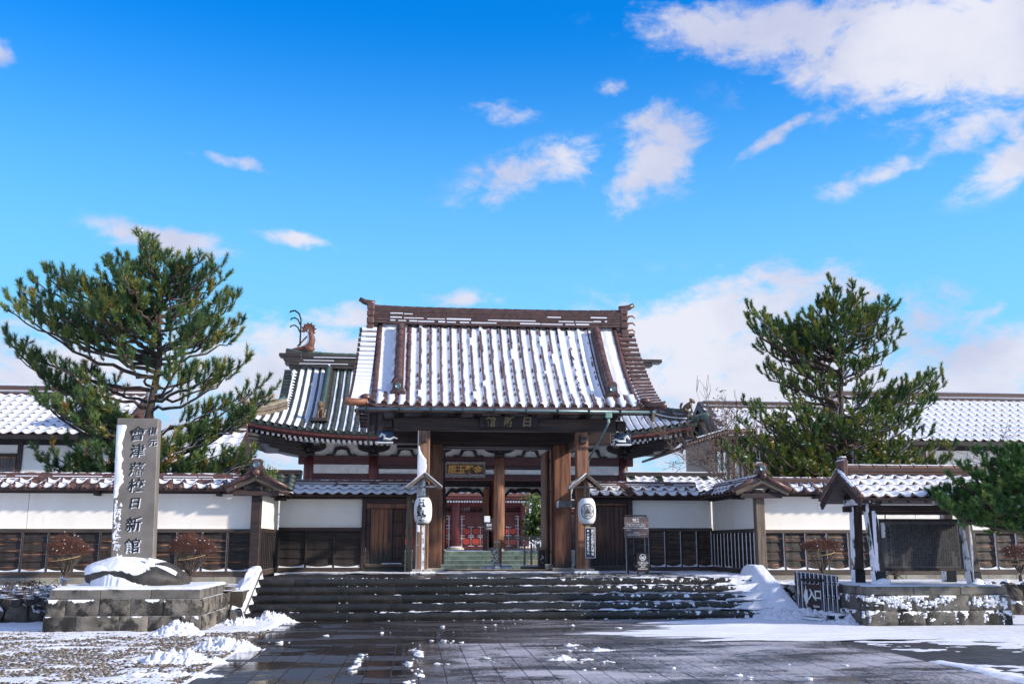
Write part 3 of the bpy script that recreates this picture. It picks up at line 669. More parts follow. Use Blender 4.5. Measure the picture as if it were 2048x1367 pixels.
# snow lying on the apron (right) and over the ground to the right
def apron_snow(x, y):
    st = fbm(x*.9, y*3.2, 5, 3)-.5; jn = fbm(x*.45, y*7.5, 3, 9)-.5
    side = smooth(1.2, 8.0, x+(fbm(x*.5, y*.8, 3, 8)-.5)*3)
    band = np.exp(-((y-18.3)/.9)**2)*.020
    return .045*st+.05*jn+.052*side-.036+band*smooth(.5, 4, x)-.02*smooth(21.3, 21.9, y)
sheet('snow_on_apron', 0.0, 9.0, 16.85, 22.0, .035, apron_snow, z0=.001, label='thin streaky snow across the paved apron before the steps', cat=None)
def right_snow(x, y):
    edge = 6.95+.05*np.sin(y*3)+(fbm(y*2, x*2, 3, 4)-.5)*.25
    cover = smooth(-.05, .5, x-edge)
    thick = .035*smooth(15.5, 18.0, y+(fbm(x*.6, y*.6, 3, 5)-.5)*2.0)
    pat = (fbm(x*2.2, y*4.5, 5, 6)-.5)*.11
    road = .042*smooth(.0, .18, y-14.72)*smooth(.35, .0, y-15.3)      # ridge left along the kerb
    nearedge = .05*np.exp(-((x-edge-.28)/.22)**2)*smooth(15.2, 14.4, y)
    track = -.05*np.exp(-((y-14.3)/.42)**2)
    return -.03+thick+pat*smooth(19.0, 15.5, y)*.55+.018*fbm(x*5, y*5, 3, 7)*cover-.08*(1-cover)+nearedge+track+.014*smooth(13.9, 12.5, y)
sheet('snow_over_right_ground', 6.6, 16.0, 10.5, 23.0, .045, right_snow, z0=.002, label='bluish snow spread over the ground by the right stone base')
def far_right_snow(x, y): return .02+0*x
sheet('snow_field', 16, 50, 10.5, 23.0, 1.0, far_right_snow)
# gravel with snow to the left
def lsnow(x, y):
    p = fbm(x*2.0, y*3.6, 5, 11)-.5; b = fbm(x*.7, y*.9, 3, 12)-.5
    return -.004+.085*p+.045*b+.026*smooth(18.2, 19.5, y)-.05*smooth(-2.75, -2.62, x)+.03*smooth(-2.2, -3.4, x)*0
sheet('snow_on_gravel', -14, -2.62, 10.5, 21.9, .035, lsnow, z0=.014, label='snow caught between the pebbles of the left gravel')
N = 26000
px = -2.66-rng.random(N)**1.15*9.5; py = 11.2+rng.random(N)*8.6
dens = np.ones(N, bool); s = .013+.017*rng.random(N)**2
ang = rng.random(N)*6.28; tilt = (rng.random((N, 3))-.5)*.5
base = np.array([(1, 0, 0), (.35, .8, .1), (-.7, .6, 0), (-.95, -.3, .1), (-.1, -.9, 0), (.7, -.6, .1), (0, .05, .62), (0, 0, -.5)])
Fb = np.array([(i, (i+1) % 6, 6) for i in range(6)]+[((i+1) % 6, i, 7) for i in range(6)])
ca, sa = np.cos(ang), np.sin(ang); ex = 1+.6*rng.random(N)
B = base[None]*np.stack([ex, np.ones(N), .8+.5*rng.random(N)], -1)[:, None, :]*s[:, None, None]
Vx = B[..., 0]*ca[:, None]-B[..., 1]*sa[:, None]; Vy = B[..., 0]*sa[:, None]+B[..., 1]*ca[:, None]; Vz = B[..., 2]+tilt[:, 2:3]*B[..., 0]
V = np.stack([Vx+px[:, None], Vy+py[:, None], Vz+s[:, None]*.35+.004*rng.random(N)[:, None]+.008], -1).reshape(-1, 3)
F = (Fb[None]+(np.arange(N)*8)[:, None, None]).reshape(-1, 3)
o = bpy.data.objects.new('gravel', npmesh('gravel', V, F, 'pebbles', False, np.repeat(rng.random(N), 8))); COL.objects.link(o); tag(o, 'mixed brown and grey pebbles half under snow', kind='stuff')
del V, F
# shovelled heaps and crumbs
def heap(x, y, rx, ry, h, seed, lab, z0=0, rot=0, rough=1.0):
    c, s_ = math.cos(rot), math.sin(rot); m = max(rx, ry)
    def fn(gx, gy):
        u = ((gx-x)*c+(gy-y)*s_)/rx; v = (-(gx-x)*s_+(gy-y)*c)/ry; q = u*u+v*v
        n = fbm(gx*6/rough, gy*6/rough, 4, seed)-.5; n2 = np.abs(fbm(gx*22, gy*22, 4, seed+3)-.5)+.6*np.abs(fbm(gx*11, gy*11, 3, seed+4)-.5)
        return h*.85*(np.exp(-q*1.6)-.16)*(1+1.6*n)+n2*.24*np.exp(-q*.9)*min(1, h*5)+n*.07*np.exp(-q*.6)-.03
    o = sheet('snow_heap', x-m*1.5, x+m*1.5, y-m*1.5, y+m*1.5, max(.012, m/38), fn, z0=z0, kind=None, drop=-.004)
    if o: tag(o, lab, 'snow', 'shovelled snow heaps')
    return o
heap(-4.15, 18.85, .58, .36, .27, 1, 'largest crumbly snow heap against the right foot of the left stone base')
heap(-3.45, 20.8, .45, .42, .17, 2, 'low snow heap between the left stone base and the steps')
heap(-2.95, 21.75, .6, .28, .24, 3, 'snow heap at the foot of the left stair edge')
heap(-2.85, 16.3, .60, .34, .22, 4, 'snow heap nearest the wet slabs at the gravel edge, the upper of two')
heap(-3.15, 14.6, .70, .38, .20, 5, 'broad snow heap on the gravel edge in front, the middle one')
heap(-3.0, 13.1, .8, .28, .10, 6, 'flat ragged snow heap on the gravel edge, nearest the viewer')
heap(8.2, 21.6, .85, .6, .30, 7, 'snow heap spilling from the right stair edge onto the apron')
heap(8.9, 20.2, .9, .5, .16, 8, 'soft snow drift around the foot of the entrance barrier')
for (hx_, hy_, hrx, hry, hh, hs_, hl_) in ((2.75, 15.7, .42, .22, .055, 21, 'thin ragged snow patch in the middle of the paving, the nearer of a pair'), (2.55, 16.5, .34, .18, .05, 22, 'thin ragged snow patch in the middle of the paving, the farther of a pair'), (2.2, 14.5, .50, .10, .06, 23, 'narrow snow streak lying across the middle of the paving'), (.35, 14.2, .28, .14, .03, 24, 'tiny snow patch beside the dividing joint of the paving')):
    heap(hx_, hy_, hrx, hry, hh, hs_, hl_)
def crumbs(pts, lab):
    b = MB()
    for (x, y, r) in pts: b.blob((x, y, r*.15), (r*1.2, r, r*.45), 6, int(x*1000+y*100), .55, nl=8)
    tag(b.obj('snow_crumbs', 'snow', smooth=True), lab, kind='stuff')
rr = random.Random(12); cr = []
for k in range(14): cr.append((-.75+rr.uniform(-.06, .06)+k*.006, 13.4+k*.16, rr.uniform(.012, .045)))
for k in range(34):
    y = 12.0+k*.13; cr.append((.02+.05*math.sin(y*3)+rr.uniform(-.06, .10), y+rr.uniform(-.1, .1), .008+.045*rr.random()**2))
for (cx, cy, sx, sy, n) in ((2.6, 15.9, .3, .35, 10), (2.35, 14.2, .5, .2, 10), (2.9, 16.7, .35, .3, 6), (.5, 17.2, .6, .4, 26), (-2.0, 17.6, .5, .4, 7), (.9, 14.6, .3, .3, 12), (3.6, 13, 2.4, 1.4, 40), (1.4, 19.8, 3, 1.5, 30)):
    for k in range(n//2): cr.append((cx+rr.gauss(0, sx*.5), cy+rr.gauss(0, sy*.5), .008+.040*rr.random()**2.5*(1 if n < 50 else .7)))
for i in range(5):
    yf = 22.0+i*.42; zt_ = (i+1)*.16
    def edge(x, y, i=i, yf=yf):
        n = fbm(x*3.1+i*13, y*6, 5, 61+i)-.5; den_ = smooth(-2.5, 3.5, x)*.05-.055+.02*(i == 0)
        return .13*n+den_+.03*np.exp(-((y-yf)/.05)**2)*smooth(-1, 2, x)
    o_ = sheet('snow_on_step', -3.4, 7.9, yf+.002, yf+.40, .018, edge, drop=-.002, z0=zt_+.001, label='broken snow line on stone step %s' % ('one, the lowest', 'two from the bottom', 'three, the middle one', 'four from the bottom', 'five, the top one')[i])
crumbs(cr, 'loose lumps of snow lying on the wet paving')
b = MB()
for k in range(900):
    x = -3.3+11*rr.random()**.7; i = rr.randrange(6); z = i*.16; y = 22.0+i*.42
    r = (.005+.022*rr.random()**3)*(1 if x > 1 else .6); b.blob((x, y+rr.uniform(-.02, .12), z+r*.2), (r*1.6, r, r*.6), 5, k, .45, nl=7)
tag(b.obj('snow_crumbs', 'snow', smooth=True), 'small lumps of snow dotted over the stone steps', kind='stuff')

# ------------------------------------------------------------------ stone steps
def rough_block(name, w, d, h, m, seed, amp=.012, nx=5, nz=3):
    """block 1x1x1 scaled; front (-y) face rough"""
    mb = MB(); r_ = random.Random(seed); G = []
    for i in range(nx+1):
        row = []
        for k in range(nz+1):
            e = (i in (0, nx)) or (k in (0, nz))
            row.append((-w/2+w*i/nx, -d/2+(.012 if e else -amp*1.6*float(fbm(i*.55+seed*7, k*.55+seed, 3, seed))), h*k/nz))
        G.append(row)
    mb.grid(G); mb.v = list(mb.v)
    mb.box(-w/2, w/2, -d/2+.012, d/2, 0, h); mb.f = [f for f in mb.f if True]
    mb.f.pop(len(mb.f)-4)
    me = mb.mesh(name, m); k = nx*nz
    me.polygons.foreach_set('use_smooth', [i < k for i in range(len(me.polygons))]); return me
steps = thing('stone_steps', 'wide dark wet stone steps, snow dusted, climbing to the gate', 'steps', (AX, 22.9, 0))
blk = [rough_block('step_block', 1.16, .52, .16, 'stone_step', k, .006) for k in range(4)]
rr = random.Random(8)
for i in range(5):
    y = 22.0+i*.42; x = -3.48-rr.uniform(0, .7); 
    while x < 8.05:
        l, r_ = max(x, -3.48), min(x+1.15, 8.05)
        if r_-l > .15: link('step_block', blk[rr.randrange(4)], steps, Matrix.Translation(((l+r_)/2, y+.26+rr.uniform(-.004, .004), i*.16+rr.uniform(-.002, .001))) @ Matrix.Diagonal(((r_-l-.004)/1.16, 1, 1, 1)))
        x += 1.15
core = MB()
for i in range(5): core.box(-3.46, 8.04, 22.04+i*.42+.05, 24.3, i*.16, i*.16+.15)
core.obj('step_core', 'stone_step', steps)
# sloping stair cheeks
def cheek(x0, x1, lab):
    mb = MB(); poly = [(21.95, 0), (24.2, 0), (24.2, .98), (24.0, .98), (21.95, .22)]
    V = [(x0, y, z) for y, z in poly]+[(x1, y, z) for y, z in poly]; n = 5
    mb.add(V, [tuple(range(n)), tuple(range(2*n-1, n-1, -1))]+[((i+1) % n, i, n+i, n+(i+1) % n) for i in range(n)])
    t = mb.top('stair_cheek', 'stone_cap', lab, 'stair edge', group='stair cheeks'); return t
cheek(-3.78, -3.49, 'narrow sloping stone edge left of the steps under a ridge of snow')
cheek(8.06, 8.42, 'sloping stone edge right of the steps buried in smooth snow')
def ck(x0, x1, amp, seed, spill=0):
    def fn(gx, gy):
        z = .22+(gy-21.95)/(24.0-21.95)*.78; z = np.clip(z, 0, 1.0)
        c = (x0+x1)/2; w_ = (x1-x0)/2; q = np.abs(gx-c)/w_
        return z+.065-.09*smooth(.7, 1.3, q)*3.0+(fbm(gx*5, gy*5, 2, seed)-.5)*amp*1.2
    return fn
sheet('snow_ridge', -3.95, -3.44, 21.9, 24.3, .02, ck(-3.80, -3.50, .10, 3), drop=-.05, label='lumpy snow ridge on the left stair edge')
def spill(gx, gy):
    st = np.floor(np.clip((gy-22.0)/.42, -1, 4.999)+1)*.16
    st = np.where(gy < 22.0, 0, st); slope = np.where(gy > 21.93, np.clip(.24+(gy-21.95)*.38, .0, 1.03), np.clip((gy-21.6)*.7, 0, .24))
    wdt = 1.25+.9*(fbm(gx*1.5, gy*2.5, 4, 33)-.5)*2
    k = smooth(8.12-wdt, 8.0, gx+(fbm(gx*5, gy*5, 3, 31)-.5)*.5)
    bank = slope*smooth(7.5, 8.2, gx)+.06*k
    h = np.maximum(st+.10*k-.045, bank*k)+.02*(fbm(gx*9, gy*9, 3, 35)-.5)
    return np.where(k > .02, h, -.1)-.45*smooth(8.38, 8.5, gx)
sheet('snow_bank', 6.6, 8.52, 21.6, 24.6, .022, spill, drop=.0, label='smooth snow bank over the right end of the steps')
def top_snow(x, y): return -.026+.06*(fbm(x*1.3, y*5, 4, 41)-.3)*smooth(-1.5, 7.0, x)+.03*smooth(6.2, 8, x)-.02*smooth(25.0, 26.5, y)*smooth(8, 5, x)
sheet('snow_on_terrace', -3.4, 8.6, 24.1, 27.4, .04, top_snow, z0=.801, label='thin snow on the terrace at the top of the steps')
def sill_snow(x, y): return .03*(fbm(x*2, y*3, 4, 43)-.42)*2
sheet('snow_by_gate', -3.6, 8.8, 27.6, 29.6, .06, sill_snow, z0=.803, label='snow patches along the foot of the gate walls')

# ------------------------------------------------------------------ stone bases
blocks = {}
def wallblocks(parent, A, B, z0, z1, courses, lens, m, seed=0, inset=0, batter=.0, depth=.3):
    A = Vector((*A, 0)); B = Vector((*B, 0)); d = (B-A).normalized(); L = (B-A).length; n = Vector((d.y, -d.x, 0)); r_ = random.Random(seed)
    if m not in blocks: blocks[m] = [rough_block('stone', 1, 1, 1, m, 50+k, .09, 9, 6) for k in range(5)]
    for c in range(courses):
        za, zb = z0+(z1-z0)*c/courses, z0+(z1-z0)*(c+1)/courses
        s_ = -r_.uniform(0, .3)*(c % 2) if c % 2 else 0
        while s_ < L-.02:
            l = r_.uniform(*lens); a, b = max(0, s_), min(L, s_+l)
            if L-b < .14: b = L
            bt = batter*(1-(c+.5)/courses)
            if b-a > .02:
                p = A+d*((a+b)/2)+n*(bt-depth/2)
                Mx = frame(p+Vector((0, 0, za+.003)), d, -n, Vector((0, 0, 1))) @ Matrix.Diagonal((b-a-.008, depth+r_.uniform(-.015, .015), zb-za-.006, 1))
                link('stone', blocks[m][r_.randrange(5)], parent, Mx)
            s_ = b if b == L else s_+l
def stone_base(x0, x1, y0, y1, zt, lab, seed, m, capm='stone_cap'):
    t = thing('stone_platform', lab, 'plinth', ((x0+x1)/2, (y0+y1)/2, 0))
    core = MB(); core.box(x0+.16, x1-.16, y0+.16, y1, 0, zt-.02); core.obj('core', 'stone_cap', t)
    zc = zt-.17
    wallblocks(t, (x0-.04, y0-.02), (x1+.04, y0-.02), 0, zc, 2, (.5, .78), m, seed, 0, .05)
    wallblocks(t, (x1+.03, y0), (x1+.03, y1), 0, zc, 2, (.4, .7), m, seed+1, 0, .05)
    wallblocks(t, (x0-.03, y1), (x0-.03, y0), 0, zc, 2, (.4, .7), m, seed+2, 0, .05)
    # cap stones
    cm = MB(); cm.box(-.5, .5, -.5, .5, 0, 1, None, 0); r_ = random.Random(seed)
    x = x0; n = 3
    for k in range(n):
        c = MB(); c.box(x0+(x1-x0)*k/n+.002, x0+(x1-x0)*(k+1)/n-.002, y0, y0+.34, zc+.002, zt, None, .012); c.obj('cap_stone', capm, t)
    for xx in (x0, x1-.34):
        c = MB(); c.box(xx, xx+.34, y0+.345, y1, zc+.002, zt, None, .012); c.obj('cap_stone', capm, t)
    return t
BL = stone_base(-6.62, -3.92, 19.55, 22.3, .765, 'block stone base under the tall inscribed monument, left of the steps', 3, 'stone_base')
BR = stone_base(8.93, 11.85, 19.6, 22.6, .76, 'snow-flecked block stone base under the roofed notice board', 9, 'stone_base_snowy')
def capsnow(x0, x1, y0, y1, z, seed, name, lab, t=.03):
    def fn(x, y):
        e = np.minimum(np.minimum(x-x0, x1-x), y-y0)
        return t*smooth(0, .07, e+(fbm(x*6, y*6, 3, seed)-.5)*.12)*(.75+.5*fbm(x*3, y*3, 3, seed))-.004
    sheet(name, x0, x1, y0, y1, .03, fn, z0=z, drop=-.003, label=lab)
capsnow(-6.6, -3.94, 19.57, 22.3, .766, 3, 'snow_on_base', 'flat snow on top of the left stone base', .045)
capsnow(8.95, 11.83, 19.62, 22.6, .761, 4, 'snow_on_base', 'flat snow on top of the right stone base', .035)
# rubble retaining walls
def rubble_wall(A, B, z1, lab, seed, m, size=.42):
    A2, B2 = Vector((*A, 0)), Vector((*B, 0)); d = (B2-A2).normalized(); L = (B2-A2).length; n = Vector((d.y, -d.x, 0))
    t = thing('rubble_wall', lab, 'retaining wall', ((A2+B2)/2).to_tuple()); r_ = random.Random(seed)
    core = MB(); p0 = A2-n*.3; p1 = B2-n*.3
    core.bar(p0+Vector((0, 0, z1/2-.03)), p1+Vector((0, 0, z1/2-.03)), .5, z1-.06); core.obj('core', 'stone_step', t)
    vs = []
    for k in range(5):
        b = MB(); b.blob((0, 0, 0), (.5, .42, .5), 7, seed*9+k, .16, nl=8)
        # flatten to facets
        vs.append(b.mesh('stone', m))
    rows = max(2, round(z1/(size*.72)))
    for j in range(rows):
        s_ = r_.uniform(-.2, 0)
        while s_ < L:
            w_ = size*r_.uniform(.75, 1.35)
            p = A2+d*(s_+w_/2)-n*.10+Vector((0, 0, z1*(j+.5)/rows))
            link('stone', vs[r_.randrange(5)], t, frame(p, d, -n, Vector((0, 0, 1))) @ Matrix.Rotation(r_.choice((0, .5, -.6, .8)), 4, 'Y') @ Matrix.Diagonal((w_*1.12, .40, z1/rows*1.30, 1)))
            s_ += w_*.92
    return t
rubble_wall((-20, 21.9), (-6.5, 21.9), .70, 'dark rubble retaining wall left of the monument base', 2, 'rubble')
t = thing('stone_wall', 'two-course block wall between the monument base and the steps', 'retaining wall', (-4.0, 22.1, 0))
wallblocks(t, (-4.4, 22.0), (-3.80, 22.0), 0, .72, 2, (.3, .5), 'stone_base', 6, 0, .03)
core = MB(); core.box(-4.4, -3.8, 22.05, 22.6, 0, .70); core.obj('core', 'stone_cap', t)
rubble_wall((8.45, 23.2), (9.1, 22.4), .68, 'rubble retaining wall half covered in snow right of the steps', 4, 'rubble_snowy', .36)
rubble_wall((11.75, 22.2), (24, 22.2), .70, 'rubble retaining wall beyond the right stone base', 5, 'rubble', .42)
def bed(x0, x1, y0, y1, z, seed, lab, t=.05):
    def fn(x, y): return t*(.4+fbm(x*1.4, y*2, 4, seed))-.022
    sheet('snow_on_bed', x0, x1, y0, y1, .07, fn, z0=z, label=lab)
bed(-16, -3.75, 21.75, 25.6, .622, 5, 'snow over the left planting bed')
bed(8.45, 20, 22.1, 25.6, .662, 6, 'snow over the right planting bed')

# ------------------------------------------------------------------ plastered walls with tiled coping
def lapped_board(w, h, m):
    mb = MB(); n = 5; G = []
    for i in range(n+1):
        x = -w/2+w*i/n; b = .006*math.sin(i*2.1)
        G.append([(x, .03, h), (x, -.004+b, h*.97), (x, -.022+b, h*.45), (x, -.034+b, h*.06), (x, -.028+b, 0), (x, .03, 0)])
    mb.grid(G); return mb.mesh('board', m)
CT = {}
def coping(parent, Mw, L, ze, zr, half, tw=.33, nv=2, snow=1.0, m='tile_brown', balls=False, gap=.2, both=True, ridge_snow=True, s0=0, seed=0, ridge_m='tile_brown_patch'):
    """tiled coping along local x 0..L; centre line y=0"""
    nx = int(round(L/tw)); tw = L/nx
    rl = thing_part('coping', parent)
    for sgn in ((0, 1) if both else (0,)):
        Mx = Mw if sgn == 0 else Mw @ Matrix.Translation((L, 0, 0)) @ Matrix.Rotation(math.pi, 4, 'Z')
        rf = Roof(Mx, -half, ze, -.06, zr, 0, L, a=.9)
        d = rf.deck(4, 3, .05, -.005).obj('coping_board', 'wood_beam', parent)
        vis = sgn == 0
        if vis:
            wave_roof(rf, nx, nv, tw, 0, d, m, .035, .03, seed, snow > 0, snow, gap, None, .02)
            if balls:
                bm = MB(); bm.blob((0, 0, 0), (.062, .062, .062), 8, 1, .0); bme = bm.mesh('eave_ball', 'tile_brown', True)
                for i in range(nx): link('eave_ball', bme, d, Matrix.Translation(rf.P(tw*(i+1) if i < nx-1 else L-.02, 0, .05)))
        else:
            rest = [0]; wave_roof(rf, nx, nv, tw, 0, d, m, .035, .03, seed, True, .9, gap, rest, .02)
    side = Mw.to_3x3() @ Vector((0, 1, 0))
    key = 'rt'+ridge_m
    if key not in CT: CT[key] = halftile(.30, .085, .078, 7, ridge_m, 'ridge_tile')
    o, z, pt = ridge_stack(parent, Mw @ Vector((0, 0, zr-.05)), Mw @ Vector((L, 0, zr-.05)), side, [(.14, .05), (.115, .012), (.14, .045), (.115, .012), (.11, .03)], ridge_m, CT[key], max(1, round(L/.30)), 0, 6, 4)
    if ridge_snow:
        s_ = MB(); r_ = random.Random(seed)
        for zz, yy in ((.056, .135), (.113, .13)):
            x = 0
            while x < L:
                w_ = r_.uniform(.3, 1.6)
                if r_.random() < ridge_snow: s_.box(x, min(L, x+w_), -yy-.015, -yy+.05, zr-.05+zz-.004, zr-.05+zz+.018, Mw, .006)
                x += w_+r_.uniform(.02, .5)
        if s_.v: s_.obj('snow_cover', 'snow', parent)
    return rl
def thing_part(n, p): return p
def wall(lab, A, B, Z, plinth=True, bay=.6, boards='wood_board', snow=1.0, group='plastered boundary walls', balls=False, snowm=1, seed=0, plasterm='plaster', cope=(0, 0), gap=.2, brk=2.9, bayn=None, ridge_snow=.85, plaster_cuts=(), battenm='wood_batten', skip_board=None, panel=None, copem='tile_brown'):
    """Z: plinth bottom, sill bottom, board bottom, board top, plaster bottom, plaster top, eave z, ridge z"""
    A2, B2 = Vector((*A, 0)), Vector((*B, 0)); d = (B2-A2).normalized(); L = (B2-A2).length; n = Vector((d.y, -d.x, 0))
    Mw = frame(A2, d, -n, Vector((0, 0, 1)))
    zp, zs, zb, zt, zpb, zpt, ze, zr = Z
    t = thing('plastered_wall', lab, 'wall', ((A2+B2)/2+Vector((0, 0, zp))).to_tuple(), group)
    r_ = random.Random(seed)
    cuts = [0]+list(plaster_cuts)+[L]
    for a, b in zip(cuts[:-1], cuts[1:]):
        m = MB(); m.box(a+.006, b-.006, .03, .37, zpb-.25, zpt+.05, Mw); m.obj('plaster_panel', plasterm, t)
    m = MB(); m.box(0, L, .06, .34, zp, zpt+.1, Mw); m.obj('wall_core', 'wood_black', t)
    m = MB(); m.box(0, L, -.05, .0299, zpt, zpt+.11, Mw, .006); m.obj('top_beam', 'wood_beam', t)
    m = MB(); m.box(0, L, -.045, .029, zt-.0, zpb, Mw, .006); m.obj('rail', 'wood_sill' if boards != 'wood_board_shaded' else 'wood_beam', t)
    m = MB(); m.box(0, L, -.06, .055, zs, zb, Mw, .008); m.obj('sill', 'wood_sill', t)
    if plinth:
        x = 0; 
        while x < L:
            w_ = r_.uniform(.55, .9); m = MB(); m.box(x+.003, min(L, x+w_)-.003, -.10, .36, zp-.3, zs-.002, Mw, .008); m.obj('plinth_stone', 'stone_plinth', t); x += w_
    if panel is None:
        nb = bayn or max(1, round(L/bay)); bw = L/nb; hb = (zt-zb)/4
        bms = [lapped_board(bw-.02, hb*1.06, boards) for _ in range(1)]
        bt = MB(); bt.box(-.024, .024, -.052, .02, zb, zt, None, .006); btm = bt.mesh('batten', battenm)
        for i in range(nb):
            for k in range(4):
                link('board', bms[0], t, Mw @ Matrix.Translation((bw*(i+.5), .025, zb+hb*k+r_.uniform(-.003, .003))) @ Matrix.Rotation(r_.uniform(-.006, .006), 4, 'Y'))
        for i in range(nb+1): link('batten', btm, t, Mw @ Matrix.Translation((min(max(bw*i, .03), L-.03), 0, 0)))
        # snow in the feet of the bays
        if snowm:
            s_ = MB()
            for i in range(nb):
                if r_.random() < snowm:
                    x0, x1 = bw*i+.03, bw*(i+1)-.03; k = 8; G = []
                    for q in range(k+1):
                        x = x0+(x1-x0)*q/k; h = .05*(abs(2*q/k-.9)**2)*r_.uniform(.8, 1.2)+.018
                        G.append([(x, -.058, zb-.002), (x, -.052, zb+.012), (x, -.028, zb+h)])
                    s_.grid([[Mw @ Vector(p) for p in g] for g in G])
            if s_.v: s_.obj('snow_cover', 'snow', t, True)
    # brackets under the coping
    x = brk/2
    while x < L:
        m = MB(); m.box(x-.05, x+.05, -.30, .03, zpt-.06, zpt+.04, Mw, .006); m.obj('bracket', 'wood_black', t); x += brk
    Mc = Mw @ Matrix.Translation((-cope[0], .20, 0))
    coping(t, Mc, L+cope[0]+cope[1], ze, zr, .60, .33, 2, snow, copem, balls, gap, True, ridge_snow, 0, seed)
    return t, Mw
ZF = (.60, .80, .94, 1.86, 1.95, 2.80, 2.90, 3.15)
ZR = (.78, .80, .93, 1.95, 2.05, 2.86, 2.97, 3.26)
wall('long white plaster wall with charred boards left of the steps', (-17.85, 25.6), (-3.95, 25.6), ZF, snow=.8, balls=True, seed=1, cope=(0, -.42), plaster_cuts=(2.6, 5.55, 8.5, 11.2), gap=1.0, battenm='wood_batten', ridge_snow=.9, plasterm='plaster_stained', bayn=23)
wall('long white plaster wall with charred boards right of the steps', (8.95, 25.6), (24.5, 25.6), ZF, snow=.75, balls=True, seed=2, cope=(-.42, 0), plaster_cuts=(4.2, 7.6, 11), gap=1.0, ridge_snow=.7, plasterm='plaster_stained', bayn=27)
wall('short dark-boarded return wall on the left, lit from the right', (-3.88, 25.8), (-3.88, 29.7), (.62, .80, .94, 1.88, 1.98, 2.83, 2.93, 3.22), plinth=False, boards='wood_board_shaded', bay=.33, snow=.4, seed=3, snowm=0, brk=6, cope=(.35, .0), plaster_cuts=(1.9,), group='short return walls', battenm='wood_black')
wall('short return wall on the right with snow-edged battens', (8.86, 29.7), (8.86, 25.8), (.62, .80, .94, 1.88, 1.98, 2.83, 2.93, 3.22), plinth=False, boards='wood_board_lit', bay=.33, snow=.7, seed=4, snowm=.8, brk=6, cope=(0., .35), plaster_cuts=(2.0,), group='short return walls')
wall('recessed wall left of the gate, boards coloured dark for shade under white plaster', (-3.88, 29.7), (-1.50, 29.7), ZR, plinth=False, boards='wood_board_shaded', bay=.78, bayn=3, snow=1, seed=5, snowm=.8, brk=6, cope=(-.42, 1.85), gap=.08, group='recessed walls', battenm='wood_black', ridge_snow=1)
wall('recessed wall right of the gate with weathered boards coloured lighter for weak sun', (6.45, 29.7), (8.86, 29.7), ZR, plinth=False, boards='wood_board_lit', bay=.48, snow=.8, seed=6, snowm=.9, brk=6, cope=(1.7, -.42), gap=.6, group='recessed walls', ridge_snow=.9)
# gabled wall corners with post, end tile, bargeboards
def corner(x, lab, mpost):
    t = thing('corner_post', lab, 'post', (x, 25.5, .8), 'gabled corner posts')
    m = MB(); m.box(x-.115, x+.115, 25.36, 25.6, .62, 2.98, None, .012); m.obj('post', mpost, t)
    m = MB(); m.box(x-.16, x+.16, 25.3, 25.64, .5, .64, None, .01); m.obj('foot_stone', 'stone_plinth', t)
    for s_ in (-1, 1):
        m = MB(); m.bar((x, 25.17, 3.17), (x+s_*.70, 25.17, 2.86), .06, .12, .008); m.obj('bargeboard', 'wood_sill', t)
        m = MB(); m.tube([(x+s_*.04, 25.14, 3.30), (x+s_*.40, 25.14, 3.12), (x+s_*.76, 25.14, 2.94)], [.060, .056, .056], 10); m.obj('verge_tile', 'tile_brown', t, True)
    m = MB(); m.box(x-.55, x+.55, 25.22, 25.30, 2.74, 2.86, None, .008); m.obj('tie_beam', 'wood_beam', t)
    onigawara(t, Vector((x, 25.16, 3.34)), .40, .30, 0, 'tile_brown_patch')
    m = MB(); m.blob((x+.01, 25.06, 3.30), (.095, .085, .095), 12, 1, 0); m.obj('round_end_tile', 'tile_brown', t, True)
    m = MB(); m.box(x-.13, x+.05, 25.12, 25.19, 3.60, 3.65, None, .02); m.obj('snow_cover', 'snow', t)
corner(-3.88, 'dark corner post with little tiled gable at the left wall end', 'wood_beam')
corner(8.86, 'weathered brown corner post with little tiled gable at the right wall end', 'wood_grey')
# ------------------------------------------------------------------ the front gate
G = thing('gatehouse', 'large wooden front gate with a snow-striped brown tiled roof', 'gate', (AX, 30, .8))
def gbox(name, m, x0, x1, y0, y1, z0, z1, ch=.012, parent=None, label=None):
    b = MB(); b.box(x0, x1, y0, y1, z0, z1, None, ch); return b.obj(name, m, parent or G, label=label)
FX0, FX1 = .215, 4.56
for i, x in enumerate((FX0, FX1)):
    gbox('post', 'wood_post_snow' if i == 0 else 'wood_orange', x-.165, x+.165, 27.23, 27.56, .93, 4.62, .02, label='front post plastered with wind-blown snow' if i == 0 else 'sunlit orange-brown front post')
    gbox('foot_stone', 'stone_light', x-.27, x+.27, 27.12, 27.66, .80, .93, .02)
    gbox('post', 'wood_warm', x-.15, x+.15, 32.6, 32.9, .93, 4.62, .02)
    gbox('foot_stone', 'stone_light', x-.25, x+.25, 32.5, 33.0, .5, .93, .02)
for x0, x1 in ((.40, .80), (4.12, 4.62)):
    gbox('main_post', 'wood_warm', x0, x1, 29.75, 30.2, .90, 4.50, .02)
    gbox('foot_stone', 'stone_light', x0-.09, x1+.09, 29.66, 30.3, .80, .90, .02)
gbox('jamb', 'wood_grey', -.24, -.06, 29.55, 29.85, .82, 2.95); gbox('jamb', 'wood_warm', -.04, .12, 29.6, 29.9, .82, 2.95)
gbox('jamb', 'wood_warm', 4.74, 4.93, 29.6, 29.9, .82, 2.95)
POSTSNOW = 1
# long penetrating beams between front and main posts
for x in (FX0, FX1):
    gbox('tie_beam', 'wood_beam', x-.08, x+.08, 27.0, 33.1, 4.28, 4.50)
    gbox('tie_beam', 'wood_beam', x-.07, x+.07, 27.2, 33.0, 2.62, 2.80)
gbox('bracket_block', 'lantern_roof', 3.90, 4.30, 27.3, 27.75, 2.55, 2.75, .02)
